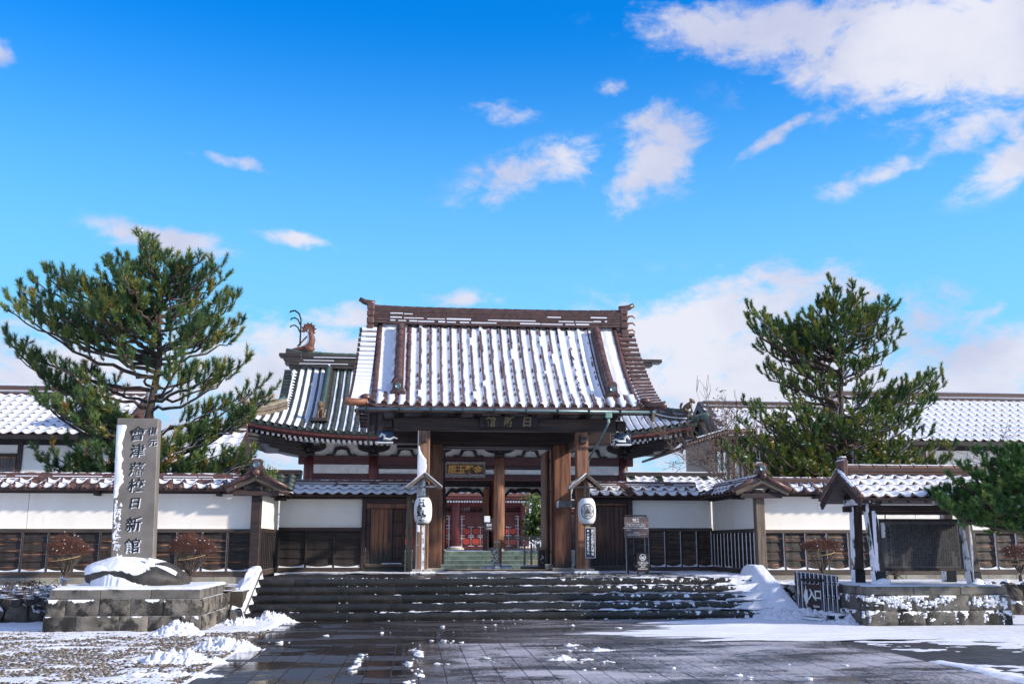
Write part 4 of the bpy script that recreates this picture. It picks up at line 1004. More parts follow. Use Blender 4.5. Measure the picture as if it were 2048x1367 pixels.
# front beam, lintels
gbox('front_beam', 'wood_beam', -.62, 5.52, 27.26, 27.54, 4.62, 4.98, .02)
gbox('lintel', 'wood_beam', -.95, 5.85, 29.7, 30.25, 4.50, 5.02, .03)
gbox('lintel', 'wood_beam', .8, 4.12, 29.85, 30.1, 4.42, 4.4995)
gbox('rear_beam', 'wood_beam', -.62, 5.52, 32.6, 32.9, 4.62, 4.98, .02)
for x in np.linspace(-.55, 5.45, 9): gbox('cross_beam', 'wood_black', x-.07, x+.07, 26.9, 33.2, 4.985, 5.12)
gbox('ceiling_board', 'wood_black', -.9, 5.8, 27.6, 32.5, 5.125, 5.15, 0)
# carved blue and white beam noses
for s_, x in ((-1, -.62), (1, 5.52)):
    gbox('carved_nose', 'blue_paint', min(x, x+s_*.42), max(x, x+s_*.42), 27.28, 27.52, 4.30, 4.58, .03)
    b = MB(); b.tube([(x+s_*.36, 27.26, 4.42), (x+s_*.30, 27.25, 4.50), (x+s_*.22, 27.25, 4.46), (x+s_*.24, 27.25, 4.38), (x+s_*.08, 27.25, 4.36), (x-s_*.02, 27.25, 4.42), (x-s_*.12, 27.25, 4.38)], [.03, .05, .04, .045, .03, .035, .012], 8)
    b.obj('wave_carving', 'white_paint', G, True)
    gbox('nose_strip', 'white_paint', min(x, x+s_*.42), max(x, x+s_*.42), 27.27, 27.53, 4.262, 4.298, .004)
    gbox('beam_nose', 'wood_beam', min(x, x+s_*.3), max(x, x+s_*.3), 27.3, 27.5, 4.66, 4.92, .04)
# sign board with three gilt characters, read from the right
sb = gbox('name_board', 'wood_black', 1.72, 3.32, 27.12, 27.18, 4.70, 5.02, .01)
b = MB()
for ch, x in (('館', 2.02), ('新', 2.52), ('日', 3.02)): put_text(b, ch, .30, Vector((x, 27.105, 4.86)), .008, .006, .12)
b.obj('lettering', 'gold_dull', sb)
for x in (-.45, 1.1, 2.45, 3.9, 5.35):
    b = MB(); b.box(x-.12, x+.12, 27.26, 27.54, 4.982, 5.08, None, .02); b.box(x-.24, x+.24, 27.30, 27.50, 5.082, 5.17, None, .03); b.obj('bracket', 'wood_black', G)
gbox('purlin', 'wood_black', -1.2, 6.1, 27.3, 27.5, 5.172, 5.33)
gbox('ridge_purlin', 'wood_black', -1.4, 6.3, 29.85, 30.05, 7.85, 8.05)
# gable wall
for x in (-.62, 5.52):
    b = MB(); b.add([(x, 27.4, 5.15), (x, 29.95, 7.85), (x, 32.7, 5.15)], [(0, 1, 2)]); b.add([(x+.06, 27.4, 5.15), (x+.06, 29.95, 7.85), (x+.06, 32.7, 5.15)], [(2, 1, 0)]); b.obj('gable_panel', 'cream_paint', G)
# roof slopes
Ident = Matrix()
EV = 4.23
rfx = lambda v: AX
def gl(v): return AX-(3.99-.09*min(1, v*1.0))
def gr_(v): return AX+(3.99-.09*min(1, v*1.0))
def glift(x): return .10*(abs(x-AX)/4.1)**6
RF = Roof(Ident, 26.75, 5.22, 29.95, 8.12, gl, gr_, .62, glift)
RB = Roof(Matrix.Translation((AX*2, 59.9, 0)) @ Matrix.Rotation(math.pi, 4, 'Z'), 26.75, 5.22, 29.95, 8.12, gl, gr_, .62, glift)
roofF = RF.deck(30, 14, .10, -.01).obj('roof', 'tile_dusted', G); roofB = RB.deck(20, 10, .10, -.01).obj('roof', 'tile_dusted', G)
PIT = .302; NR = 25; xs = [AX+(k-(NR-1)/2)*PIT for k in range(NR)]
n_seg = 12; tile = halftile(RF.slen()/n_seg, .072, .064, 7); cap = eavecap(.088)
inner = xs[3:-3]
rib_rows(RF, inner, roofF, tile, cap, n_seg)
for grp in (xs[:3], xs[-3:]): rib_rows(RF, grp, roofF, tile, cap, n_seg, vmax=lambda x: .20)
rib_rows(RF, [xs[0]+.02, ], roofF, halftile(RF.slen()/n_seg, .085, .078), None, n_seg, vmin=lambda x: .20)
rib_rows(RF, [xs[-1]-.02, ], roofF, halftile(RF.slen()/n_seg, .085, .078), None, n_seg, vmin=lambda x: .20)
rest = MB()
for x in xs:
    for k in range(8):
        Mx = RB.frameM(x, (k+.5)/8); Mx.translation = RB.P(x, k/8)
        rest.add([Mx @ v.co for v in tile.vertices], [tuple(p.vertices) for p in tile.polygons])
rest.obj('round_tile', 'tile_brown', roofB, True, kind='stuff')
# pan tile lips between the ribs at the eave
b = MB()
for x in xs[:-1]:
    G_ = []
    for k in range(7):
        u = k/6; X = x+PIT*u; z = -.035*math.sin(math.pi*u)
        G_.append([RF.P(X, 0)+Vector((0, -.03, z-.05)), RF.P(X, 0)+Vector((0, -.03, z+.012)), RF.P(X, .02)+Vector((0, 0, z+.02))])
    b.grid(G_)
b.obj('eave_lip', 'tile_brown', roofF)
def gate_snow(p, x, v):
    # from one rib to the next: deep on the left flank of the right-hand rib, bare on the right flank of the left one
    k = round((x-xs[0]-PIT*p)/PIT); right = (k >= NR-8)
    bare = .26 if not (k in (NR-7, NR-6, NR-5, NR-4) and v > .20) else .0
    n = fbm(x*0+k*3.1+p*.6, v*16+k, 4, 5); fine = fbm(k*9.1, v*60, 2, 6)
    if bare == 0 and v > .2 and p < .3: return .085+.01*n+(-.06 if (k == NR-6 and fbm(k, v*40, 3, 2) > .56) else 0)
    if float(vn(k*7.3, v*6, 4)) > .80 and bare > 0 and p < .3: return .088+.01*n
    e = bare-.12+.26*(n-.5)+.12*(fine-.5)
    up = min(1, max(0, (p-e)/.07))
    h = -.03+up*(.068+.02*n)
    h -= .022*math.sin(math.pi*min(1, max(0, (p-.3)/.6)))            # slack between the ribs
    if p > .80: h = h*1.0+.028*(p-.8)/.2
    # lower edge thins out
    if v < .06: h -= .05*(1-v/.06)*(.4+n)
    if v > .97: h -= .03
    return h
sn = valley_snow(RF, xs[3:-4], PIT, gate_snow, 90, 9)
# side bays between verge and descending ridge
def side_snow(p, x, v):
    n = fbm(x*7, v*14, 3, 9)
    if v < .20:
        return (-.03+.09*min(1, max(0, (p-.22-.1*(n-.5))/.1)))-(.05*(1-v/.05) if v < .05 else 0)
    return .030+.03*n-.02*math.sin(math.pi*p)
sn2 = valley_snow(RF, xs[:3], PIT, side_snow, 70, 7); sn3 = valley_snow(RF, xs[-4:-1], PIT, side_snow, 70, 7)
for s_ in (sn, sn2, sn3): s_.obj('snow_cover', 'snow', roofF, True)
# descending ridges with end tiles
rtile = halftile(.27, .095, .088, 7, 'tile_brown', 'ridge_tile')
def descend(x, sgn, parent=roofF, rf=RF, v0=.19, v1=.95):
    n = 16; pts = [rf.P(x, v0+(v1-v0)*k/n) for k in range(n+1)]; fr = [rf.fr(x, v0+(v1-v0)*k/n) for k in range(n+1)]
    prof = [(-.14, -.03), (.14, -.03), (.14, .05), (.12, .05), (.12, .07), (.14, .07), (.14, .14), (.11, .14), (.11, .16), (.13, .16), (.13, .24), (-.13, .24), (-.13, .16), (-.11, .16), (-.11, .14), (-.14, .14), (-.14, .07), (-.12, .07), (-.12, .05), (-.14, .05)]
    mb = MB(); mb.sweep(prof, pts, [f[2] for f in fr], [f[0] for f in fr]); o = mb.obj('descending_ridge', 'tile_brown', parent)
    k = 12
    for j in range(k):
        v = v0+(v1-v0)*j/k; Mx = rf.frameM(x, v+.02); Mx.translation = rf.P(x, v)+rf.fr(x, v)[2]*.235
        link('ridge_tile', rtile, o, Mx)
    onigawara(o, rf.P(x, v0)+Vector((0, -.10, -.02)), .40, .44)
    return o
descend(xs[2]+.05, -1); descend(xs[-3]-.05, 1)
b = MB()
for k in range(26):
    v0_, v1_ = .22+.72*k/26, .22+.72*(k+1)/26; x = xs[2]-.13; w_ = .10+.04*math.sin(k*1.3)
    if k > 3: b.add([RF.P(x-.06, v0_, .02), RF.P(x+w_, v0_, .25+.02*math.sin(k*2)), RF.P(x+w_, v1_, .25+.02*math.sin(k*2+2)), RF.P(x-.06, v1_, .02)], [(0, 1, 2, 3)])
b.obj('snow_cover', 'snow', roofF, True)
# verge tiles laid crosswise over the gable edges
for sgn in (-1, 1):
    nvt = 19
    vt = MB(); r = .075; A = []
    for yy in (0, .52): A.append([(yy, -r*math.cos(math.pi*j/8), r*.9*math.sin(math.pi*j/8)) for j in range(9)])
    vt.grid(A[::-1]); vt.add([(.52, -r*math.cos(math.pi*j/8), r*.9*math.sin(math.pi*j/8)) for j in range(9)], [tuple(range(9))]); vt.add([(.52, -r, 0), (.52, r, 0), (.52, r, -.07), (.52, -r, -.07)], [(0, 1, 2, 3)])
    me = vt.mesh('verge_tile', 'tile_brown_snow' if sgn > 0 else 'tile_brown', False); ms = None
    sm_ = MB(); A = []
    for yy in (.0, .25, .44): A.append([(yy, -r*1.15*math.cos(math.pi*j/8)+.0, r*.9*math.sin(math.pi*j/8)+.022) for j in range(0, 9)])
    sm_.grid(A[::-1]); sme = sm_.mesh('snow_cover', 'snow', True)
    for k in range(nvt):
        v = (k+.5)/nvt*.97
        for rf, par in ((RF, roofF), (RB, roofB)):
            s2 = sgn if rf is RF else -sgn
            e = rf.xl(v) if s2 < 0 else rf.xr(v)
            Mx = rf.frameM(e, v, -.01)
            Mx = Mx @ Matrix.Translation((-s2*.22, 0, .01)) @ (Matrix.Rotation(math.pi, 4, 'Z') if s2 < 0 else Matrix())
            link('verge_tile', me, par, Mx)
            if sgn < 0 and rf is RF: link('snow_cover', sme, par, Mx)
# bargeboards under the verges
for e_ in (-1, 1):
    for rf in (RF, RB):
        n = 12; mb = MB(); pts = []; 
        for k in range(n+1):
            v = k/n; x = (rf.xl(v)-.02) if e_ < 0 else (rf.xr(v)+.02); pts.append(rf.P(x, v)+Vector((0, 0, -.30)))
        mb.sweep([(-.04, -.16), (.04, -.16), (.04, .14), (-.04, .14)], pts, [Vector((0, 0, 1))]*(n+1), [Vector((1, 0, 0))]*(n+1)); mb.obj('bargeboard', 'wood_grey', G)
    x = (AX-3.86) if e_ < 0 else (AX+3.86)
    b = MB(); b.prism([(-.22, 0), (.22, 0), (.30, -.18), (.12, -.40), (0, -.55), (-.12, -.40), (-.30, -.18)], -.03, .03, Matrix.Translation((x, 29.95, 7.75)) @ Matrix.Rotation(R(90), 4, 'Z')); b.obj('gable_pendant', 'wood_black', G)
# rafters and eave board
raf = MB(); raf.box(-.035, .035, 0, 1, -.10, 0); rafm = raf.mesh('rafter', 'wood_black')
for k in range(34):
    x = AX-4.0+8.0*k/33
    for rf, par in ((RF, G), (RB, G)):
        a = rf.P(x, .005, -.125); c = rf.P(x, .36, -.125); d_ = (c-a); y = d_.normalized(); xx = y.cross(Vector((0, 0, 1))).normalized()
        link('rafter', rafm, par, frame(a, xx, y, xx.cross(y)) @ Matrix.Diagonal((1, d_.length, 1, 1)))
gbox('eave_board', 'wood_beam', AX-4.1, AX+4.1, 26.77, 26.83, 5.03, 5.12, .004)
gbox('eave_board', 'wood_red', AX-4.0, AX+4.0, 27.02, 27.08, 5.08, 5.20, .004)
# main ridge
lay = [(.22, .07), (.17, .015), (.22, .075), (.17, .02), (.20, .05), (.165, .015), (.20, .05), (.165, .015), (.18, .05), (.15, .015), (.18, .05), (.15, .015), (.16, .04)]
o, z, pt = ridge_stack(G, (AX-3.86, 29.95, 8.10), (AX+3.86, 29.95, 8.10), (0, 1, 0), lay, 'tile_ridge', halftile(.34, .125, .115, 8, 'tile_ridge', 'ridge_tile'), 23, .05, 4, 30)
s_ = MB(); rr = random.Random(31)
for zz, yy, pr in ((.085, .225, .95), (.18, .215, .8), (.31, .20, .22)):
    x = -3.3
    while x < 3.3:
        w_ = rr.uniform(.15, .8)
        if rr.random() < pr:
            q = pt((x+3.86)/7.72); s_.box(AX+x, AX+min(3.35, x+w_), 29.95-yy-.012, 29.95-yy+.06, q.z+zz-.02, q.z+zz+rr.uniform(.008, .03), None, .008)
        x += w_+rr.uniform(.0, .12)
s_.obj('snow_cover', 'snow', o)
# ridge end ornaments
for sgn in (-1, 1):
    xe = AX+sgn*3.90; M0 = Matrix.Translation((xe, 29.95, 8.10))
    b = MB()
    for k, (w_, z0, z1) in enumerate(((.30, -.55, -.32), (.26, -.30, -.02), (.24, .0, .22), (.22, .24, .42), (.19, .44, .66))):
        b.box(-.12 if sgn > 0 else -.10, .12, -w_, w_*.2, z0, z1, M0, .03)
    b.obj('end_tile', 'tile_brown' if sgn > 0 else 'tile_brown_patch', G)
    b = MB(); b.tube([(xe-sgn*.12, 29.95, 8.76), (xe+sgn*.05, 29.95, 8.78), (xe+sgn*.2, 29.95, 8.82), (xe+sgn*.34, 29.95, 8.90)], [.10, .10, .085, .07], 12); b.obj('upturned_tail', 'tile_brown', G, True)
    for k in range(3 if sgn > 0 else 0):
        zk = 8.54-.22*k; b = MB(); b.tube([(xe+sgn*.10, 29.95, zk-.10), (xe+sgn*.18, 29.95, zk-.01), (xe+sgn*.30, 29.95, zk+.01), (xe+sgn*.38, 29.95, zk-.07)], [.035, .034, .03, .02], 8); b.obj('curled_horn', 'tile_orange', G, True)
    # upturned corner tiles at the eave
    x0 = AX+sgn*4.0; b = MB(); b.tube([(x0-sgn*.22, 26.80, 5.33), (x0+sgn*.05, 26.74, 5.30), (x0+sgn*.24, 26.72, 5.30), (x0+sgn*.36, 26.70, 5.33)], [.085, .10, .105, .11], 12); b.obj('corner_tile', 'tile_orange' if sgn < 0 else 'tile_brown', G, True)
    b = MB(); b.blob((x0-sgn*.18, 26.85, 5.44), (.16, .14, .10), 10, 3, .05); b.obj('corner_tile', 'tile_brown', G, True)
# gutter with brackets and rain pipe
b = MB(); b.tube([(AX-4.0, 26.66, 5.115), (AX+4.05, 26.66, 5.105)], .045, 10); gut = b.obj('gutter', 'steel_pipe', G, True)
for x in np.arange(AX-3.8, AX+4, .86):
    b = MB(); b.box(x-.015, x+.015, 26.60, 26.78, 5.05, 5.17); b.obj('gutter_clip', 'iron_plain', gut)
b = MB(); b.box(5.10, 5.28, 26.58, 26.74, 4.93, 5.07, None, .015); b.tube([(5.19, 26.66, 4.93), (5.19, 26.66, 4.80)], .04, 8); b.obj('hopper', 'pipe_green', gut)
b = MB(); b.tube([(5.19, 26.66, 4.82), (5.15, 26.75, 4.70), (4.80, 27.45, 3.92), (4.76, 27.50, 3.82), (4.76, 27.5, .85)], .032, 8); b.obj('rain_pipe', 'steel_pipe', gut, True)
# opened gate leaves
def leaf(x, lab):
    p = gbox('gate_leaf', 'door_dark', x-.035, x+.035, 30.25, 31.75, 1.0, 4.38, .01, label=lab)
    for z in (1.3, 2.2, 3.1, 4.0):
        q = MB(); q.box(x-.06, x+.06, 30.27, 31.73, z, z+.10, None, .01); q.obj('door_bar', 'wood_black', p)
leaf(.86, 'open gate leaf on the left'); leaf(4.02, 'open gate leaf on the right')
gbox('gate_leaf', 'door_wood', 3.90, 3.96, 30.1, 31.2, 1.0, 4.30, .01)
gbox('threshold', 'wood_sill', .8, 4.12, 29.85, 30.05, .80, .86, .01)
# wicket door, left of the gate
D = thing('wicket_door', 'small sunlit plank door in the wall left of the gate', 'door', (-.85, 29.7, .8))
def pbox(par, name, m, x0, x1, y0, y1, z0, z1, ch=.008, **k):
    b = MB(); b.box(x0, x1, y0, y1, z0, z1, None, ch); return b.obj(name, m, par, **k)
pbox(D, 'post', 'wood_beam', -1.52, -1.40, 29.62, 29.85, .80, 2.90)
pbox(D, 'lintel', 'wood_beam', -1.40, -.24, 29.62, 29.85, 2.74, 2.90); pbox(D, 'frame', 'wood_warm', -1.38, -.26, 29.64, 29.8, 2.60, 2.735)
pbox(D, 'frame', 'wood_beam', -1.38, -1.28, 29.66, 29.8, 1.0, 2.60); pbox(D, 'frame', 'wood_beam', -.36, -.26, 29.66, 29.8, 1.0, 2.60)
pbox(D, 'sill', 'wood_sill', -1.40, -.26, 29.60, 29.85, .93, 1.02)
pbox(D, 'back_panel', 'wood_black', -1.38, -.26, 29.80, 29.86, .80, 2.9)
pbox(D, 'base_beam', 'iron_plain', -1.52, -.26, 29.64, 29.86, .80, .925)
xx = -1.275
for k, w_ in enumerate((.13, .12, .14, .11, .13)):
    pbox(D, 'plank', 'door_wood', xx+.002, xx+w_-.002, 29.72+.002*(k % 2), 29.76, 1.03, 2.59, .006); xx += w_
hd = pbox(D, 'handle', 'iron_plain', xx-.10, xx-.05, 29.700, 29.718, 1.62, 1.95)
pbox(D, 'frame', 'wood_beam', xx+.0, xx+.03, 29.70, 29.78, 1.03, 2.59)
for k in range(3): pbox(D, 'plank', 'door_dark', xx+.032+k*.088, xx+.032+(k+1)*.088-.003, 29.735, 29.77, 1.03, 2.59, .006)
for z in (1.15, 1.45, 1.80, 2.20): pbox(D, 'rail', 'wood_black', xx+.03, -.37, 29.715, 29.736, z, z+.05)
b = MB()
for k in range(14): b.blob((-.9+k*.045, 29.69, 1.035), (.03, .03, .018), 5, k, .3, nl=6)
b.obj('snow_cover', 'snow', D, True)
# plank wall right of the gate
D2 = thing('plank_door', 'dark weathered plank door in the wall right of the gate', 'door', (5.6, 29.7, .8))
pbox(D2, 'post', 'wood_beam', 4.95, 5.02, 29.62, 29.85, .80, 2.90); pbox(D2, 'post', 'wood_beam', 6.30, 6.44, 29.6, 29.85, .80, 2.90)
pbox(D2, 'lintel', 'wood_beam', 5.02, 6.30, 29.60, 29.85, 2.78, 2.90); pbox(D2, 'frame', 'wood_warm', 5.02, 6.30, 29.66, 29.8, 2.70, 2.775)
pbox(D2, 'sill', 'wood_sill', 4.7, 6.44, 29.58, 29.85, .80, .96)
pbox(D2, 'back_panel', 'wood_black', 4.95, 6.4, 29.80, 29.86, .80, 2.9)
rr = random.Random(5)
for k in range(10):
    x = 5.025+k*.1275; pbox(D2, 'plank', 'door_dark', x, x+.1255, 29.74+rr.uniform(-.004, .004), 29.79, .965, 2.695, .006)
# upper coping end closers either side of the gate
for x0, x1 in ((-1.5, .36), (4.75, 6.45)):
    t = thing('lintel_beam', 'dark beam under the wall coping %s of the gate' % ('left' if x0 < 0 else 'right'), 'beam', ((x0+x1)/2, 29.75, 2.9))
    pbox(t, 'beam', 'wood_beam', x0, x1, 29.64, 30.06, 2.905, 2.98)
# ------------------------------------------------------------------ lantern posts
def wrap(mb, V, F, cx, cy, cz, prof, th0, off=.012):
    def rad(z):
        for (r0, z0), (r1, z1) in zip(prof[:-1], prof[1:]):
            if z0 <= z <= z1: return r0+(r1-r0)*(z-z0)/max(1e-6, z1-z0)
        return prof[-1][0]
    out = []
    for v in V:
        r = rad(v[1])+off+(v[2] if len(v) > 2 else 0); a = v[0]/.26+th0
        out.append((cx+r*math.sin(a), cy-r*math.cos(a), cz+v[1]))
    mb.add(out, F)
def crest(mb, cx, cy, cz, prof, th0, rad_=.20):
    def poly(pts, off): wrap(mb, pts, [tuple(range(len(pts)))], cx, cy, cz, prof, th0, off)
    def ring(r0, r1, off, n=48, zc=0):
        pts = []; F = []
        for k in range(n): a = 2*math.pi*k/n; pts += [(r0*math.cos(a), r0*math.sin(a)+zc), (r1*math.cos(a), r1*math.sin(a)+zc)]
        for k in range(n): F.append((2*k, 2*k+1, (2*k+3) % (2*n), (2*k+2) % (2*n)))
        wrap(mb, pts, F, cx, cy, cz, prof, th0, off)
    ring(rad_*.89, rad_, .008, zc=.33)
    for q in range(3):
        base = math.pi/2+q*2*math.pi/3
        for s_ in (-1, 1):
            ang = base+s_*.50; L_ = rad_*.80; W_ = rad_*.33; n = 16; dx, dz = math.cos(ang), math.sin(ang); ex, ez = -dz, dx
            ov = []
            for k in range(n):
                t_ = 2*math.pi*k/n; u = .52+.46*math.cos(t_); w_ = math.sin(t_)*(.45+.62*u)
                ov.append((u*L_, w_*W_))
            def P(u, w_, k_=1): return (dx*u*k_+ex*w_*k_, dz*u+ez*w_+.33)
            pts = []; F = []
            for (u, w_) in ov:
                uc, wc = .55*L_, 0
                pts += [P(u, w_), P(uc+(u-uc)*.80, w_*.80)]
            for k in range(n): F.append((2*k, 2*k+1, (2*k+3) % (2*n), (2*k+2) % (2*n)))
            wrap(mb, pts, F, cx, cy, cz, prof, th0, .009)
            # veins
            for vv in (-.45, -.2, 0, .2, .45):
                a_ = P(.22*L_, vv*W_*.35); b_ = P(.86*L_, vv*W_*1.3); wv = .0022
                wrap(mb, [(a_[0]-ex*wv, a_[1]-ez*wv), (a_[0]+ex*wv, a_[1]+ez*wv), (b_[0]+ex*wv, b_[1]+ez*wv), (b_[0]-ex*wv, b_[1]-ez*wv)], [(0, 1, 2, 3)], cx, cy, cz, prof, th0, .009)
def lantern(x, y, kind, lab):
    t = thing('lantern_post', lab, 'lantern', (x, y, .8), 'lantern posts before the gate')
    pbox(t, 'post', 'wood_greysnow' if kind == 0 else 'wood_grey', x-.045, x+.045, y-.045, y+.045, .86, 3.36, .01)
    pbox(t, 'foot_beam', 'wood_greysnow', x-.34, x+.34, y-.07, y+.07, .80, .88, .02); pbox(t, 'foot_beam', 'wood_greysnow', x-.07, x+.07, y-.34, y+.34, .80, .865, .02)
    for s_ in (-1, 1):
        a = Vector((x, y, 3.42)); c = Vector((x+s_*.47, y, 3.03)); d_ = (c-a).normalized(); n_ = Vector((-d_.z*s_, 0, d_.x*s_)) if s_ > 0 else Vector((d_.z, 0, -d_.x))
        up = Vector((s_*.39, 0, .47)).normalized()
        Mx = frame(a, d_, Vector((0, 1, 0)) if s_ > 0 else Vector((0, -1, 0)), d_.cross(Vector((0, 1, 0)) if s_ > 0 else Vector((0, -1, 0))))
        b = MB(); b.box(-.005, .62, -.27, .27, -.018, .018, Mx, .004); o_ = b.obj('roof_board', 'lantern_roof', t)
        b = MB(); b.box(0.0, .60, -.275, .275, .0185, .045, Mx, .01)
        if s_ < 0 or kind == 0: b.obj('snow_cover', 'snow', o_, True)
        for yy in (-.24, .24): b = MB(); b.box(.03, .60, yy-.02, yy+.02, -.06, -.0185, Mx, .003); b.obj('rafter', 'wood_grey', o_)
    pbox(t, 'cross_arm', 'wood_greysnow' if kind == 0 else 'wood_grey', x-.36, x+.36, y-.05, y+.05, 3.05, 3.10, .008)
    # lantern hangs before the post
    lx, ly, lz = (x-.02, y-.30, 2.10)
    prof = [(.13, 0), (.175, .03), (.215, .10), (.232, .20), (.238, .33), (.232, .46), (.215, .56), (.175, .64), (.13, .68)]
    pf = []
    for k in range(45):
        z = .68*k/44
        for (r0, z0), (r1, z1) in zip(prof[:-1], prof[1:]):
            if z0 <= z <= z1+1e-9: rr_ = r0+(r1-r0)*(z-z0)/(z1-z0)
        pf.append((rr_+(.0022 if k % 2 else -.0022), z))
    b = MB(); b.lathe(pf, 32, Matrix.Translation((lx, ly, lz))); ln = b.obj('lantern', 'paper', t, True)
    b = MB(); b.lathe([(.11, -.03), (.135, -.02), (.135, .005)], 20, Matrix.Translation((lx, ly, lz))); b.lathe([(.135, .675), (.135, .70), (.11, .71)], 20, Matrix.Translation((lx, ly, lz))); b.obj('lantern_rim', 'wood_black', ln)
    b = MB(); b.tube([(lx, ly, 2.80), (lx, ly, 2.93)], .008, 6); b.tube([(x, y, 2.94), (x, y-.34, 2.94)], .014, 6); b.obj('hanger', 'iron_plain', t)
    b = MB()
    if kind == 0:
        for ch, zz in (('日', .535), ('新', .345), ('館', .15)):
            V, F = text_mesh(ch, .25, .003, .009)
            wrap(b, [(v.x*1.12, v.y*.9+zz, 0) for v in V], F, lx, ly, lz, prof, -.20, .006)
    else: crest(b, lx, ly, lz, prof, -.06, .205)
    b.obj('lettering' if kind == 0 else 'crest', 'ink', ln)
    return t
lantern(.235, 26.9, 0, 'white paper lantern with three black characters on its roofed post, left of the gate')
LR = lantern(4.57, 26.9, 1, 'white paper lantern with a black leaf crest on its roofed post, right of the gate')
nb = thing('hanging_board', 'narrow navy board of white vertical writing on the right lantern post', 'sign', (4.66, 26.8, 1.2))
pbox(nb, 'panel', 'white_paint', 4.53, 4.80, 26.80, 26.82, 1.22, 2.02, .004); pbox(nb, 'panel', 'navy_board', 4.545, 4.785, 26.790, 26.7995, 1.235, 2.005, .001)
b = MB()
for k, ch in enumerate('無料休憩所武道場弓道場'[:9]): put_text(b, ch, .074, Vector((4.725, 26.786, 1.94-.078*k)), .001, .003)
for k, ch in enumerate('會津藩校日新館へ'): put_text(b, ch, .060, Vector((4.605, 26.786, 1.83-.070*k)), .001, .002)
put_text(b, '●', .07, Vector((4.605, 26.786, 1.93)), .001)
b.obj('lettering', 'white_paint', nb)
# ------------------------------------------------------------------ notice signs on the terrace
sg = thing('information_sign', 'brown notice panel with small white writing on two dark legs', 'sign', (5.55, 26.6, .8))
pbox(sg, 'panel', 'sign_brown', 5.54, 6.20, 26.56, 26.59, 1.745, 2.285, .006)
for x in (5.62, 6.13): pbox(sg, 'leg', 'iron', x-.03, x+.03, 26.60, 26.66, .80, 2.30, .006)
pbox(sg, 'top_bar', 'wood_black', 5.58, 6.17, 26.60, 26.66, 2.305, 2.345, .006)
pbox(sg, 'cross_bar', 'iron', 5.65, 6.10, 26.61, 26.65, 1.27, 1.31, .006); pbox(sg, 'cross_bar', 'iron', 5.65, 6.10, 26.61, 26.65, 1.13, 1.165, .006)
b = MB(); put_text(b, '日新館', .062, Vector((5.86, 26.556, 2.22)), .001, .003)
put_text(b, 'ご案内 (見学)', .030, Vector((5.86, 26.556, 2.165)), .001, .001)
b.box(5.56, 6.18, 26.5565, 26.5590, 2.137, 2.141)
for k, s_ in enumerate(('この門は会津藩校日新館の正門で、南に面して', 'おり、復元されたものです。門の両脇の塀は', '往時の姿を伝え、板と漆喰で造られています。見学の方は', 'こちらから。')):
    put_text(b, s_, .026, Vector((5.85 if k < 3 else 5.66, 26.556, 2.09-.046*k)), .001, .001)
put_text(b, 'South Gate', .032, Vector((5.87, 26.556, 1.885)), .001, .001)
put_text(b, 'This gate is a reconstruction of the front gate of the school', .021, Vector((5.87, 26.556, 1.845)), .001, .0005); put_text(b, 'and faces due south towards the castle', .021, Vector((5.80, 26.556, 1.815)), .001, .0005)
b.obj('lettering', 'white_paint', sg)
s2 = thing('prohibition_sign', 'small dark sign with a crossed-out white circle against the right leg of the notice', 'sign', (6.0, 26.5, .8))
pbox(s2, 'panel', 'sign_dark', 5.84, 6.17, 26.50, 26.53, .86, 1.37, .005); b = MB(); b.box(5.86, 5.89, 26.53, 26.56, .8, 1.2); b.box(6.12, 6.15, 26.53, 26.56, .8, 1.2); b.obj('leg', 'iron_plain', s2)
b = MB(); n = 32; pts = []; F = []
for k in range(n): a = 2*math.pi*k/n; pts += [(6.005+.088*math.cos(a), 26.496, 1.245+.088*math.sin(a)), (6.005+.070*math.cos(a), 26.496, 1.245+.070*math.sin(a))]
F = [(2*k, 2*k+1, (2*k+3) % (2*n), (2*k+2) % (2*n)) for k in range(n)]; b.add(pts, F)
b.bar((5.945, 26.494, 1.30), (6.065, 26.494, 1.19), .003, .014); b.blob((6.0, 26.492, 1.23), (.045, .003, .018), 6, 1, .2); b.blob((6.04, 26.492, 1.262), (.018, .003, .018), 6, 2, .1)
for x in (5.975, 5.99, 6.02, 6.033): b.box(x-.004, x+.004, 26.490, 26.4955, 1.19, 1.22)
for k, s_ in enumerate(('ペット同伴の入館は', 'ご遠慮ください', '火気厳禁', 'お願いいたします')): put_text(b, s_, .032, Vector((6.005, 26.496, 1.10-.052*k)), .001, .002)
b.box(5.87, 6.14, 26.4955, 26.498, 1.13, 1.134); b.obj('lettering', 'white_paint', s2)
# snow-capped posts inside the gate
bo = thing('barrier_post', 'squat wooden barrier post on a snowy cross foot in the gateway', 'bollard', (2.52, 32.0, .48))
zb = .5
t0 = bo; bx, by = 2.50, 30.9
pbox(bo, 'post', 'wood_stake', bx-.09, bx+.09, by-.09, by+.09, .82, 1.62, .015, label='weathered square post'); pbox(bo, 'post', 'wood_orange', bx+.092, bx+.15, by-.07, by+.07, .82, 1.50, .015)
pbox(bo, 'foot_beam', 'wood_greysnow', bx-.48, bx+.48, by-.09, by+.09, .80, .90, .02); pbox(bo, 'foot_beam', 'wood_greysnow', bx-.09, bx+.09, by-.45, by+.4, .80, .93, .02)
b = MB(); b.box(bx-.46, bx+.46, by-.08, by+.08, .901, .95, None, .02); b.box(bx-.12, bx+.14, by-.2, by-.08, .93, 1.0, None, .03); b.box(bx-.09, bx+.09, by-.09, by+.09, 1.62, 1.65, None, .012); b.obj('snow_cover', 'snow', bo, True)
b = MB(); r_ = random.Random(2)
for k in range(26): b.blob((bx-.08+r_.uniform(-.05, .10), by-.11, 1.43-k*.017+r_.uniform(-.02, .02)), (r_.uniform(.02, .04), .02, r_.uniform(.015, .03)), 5, k, .3, nl=6)
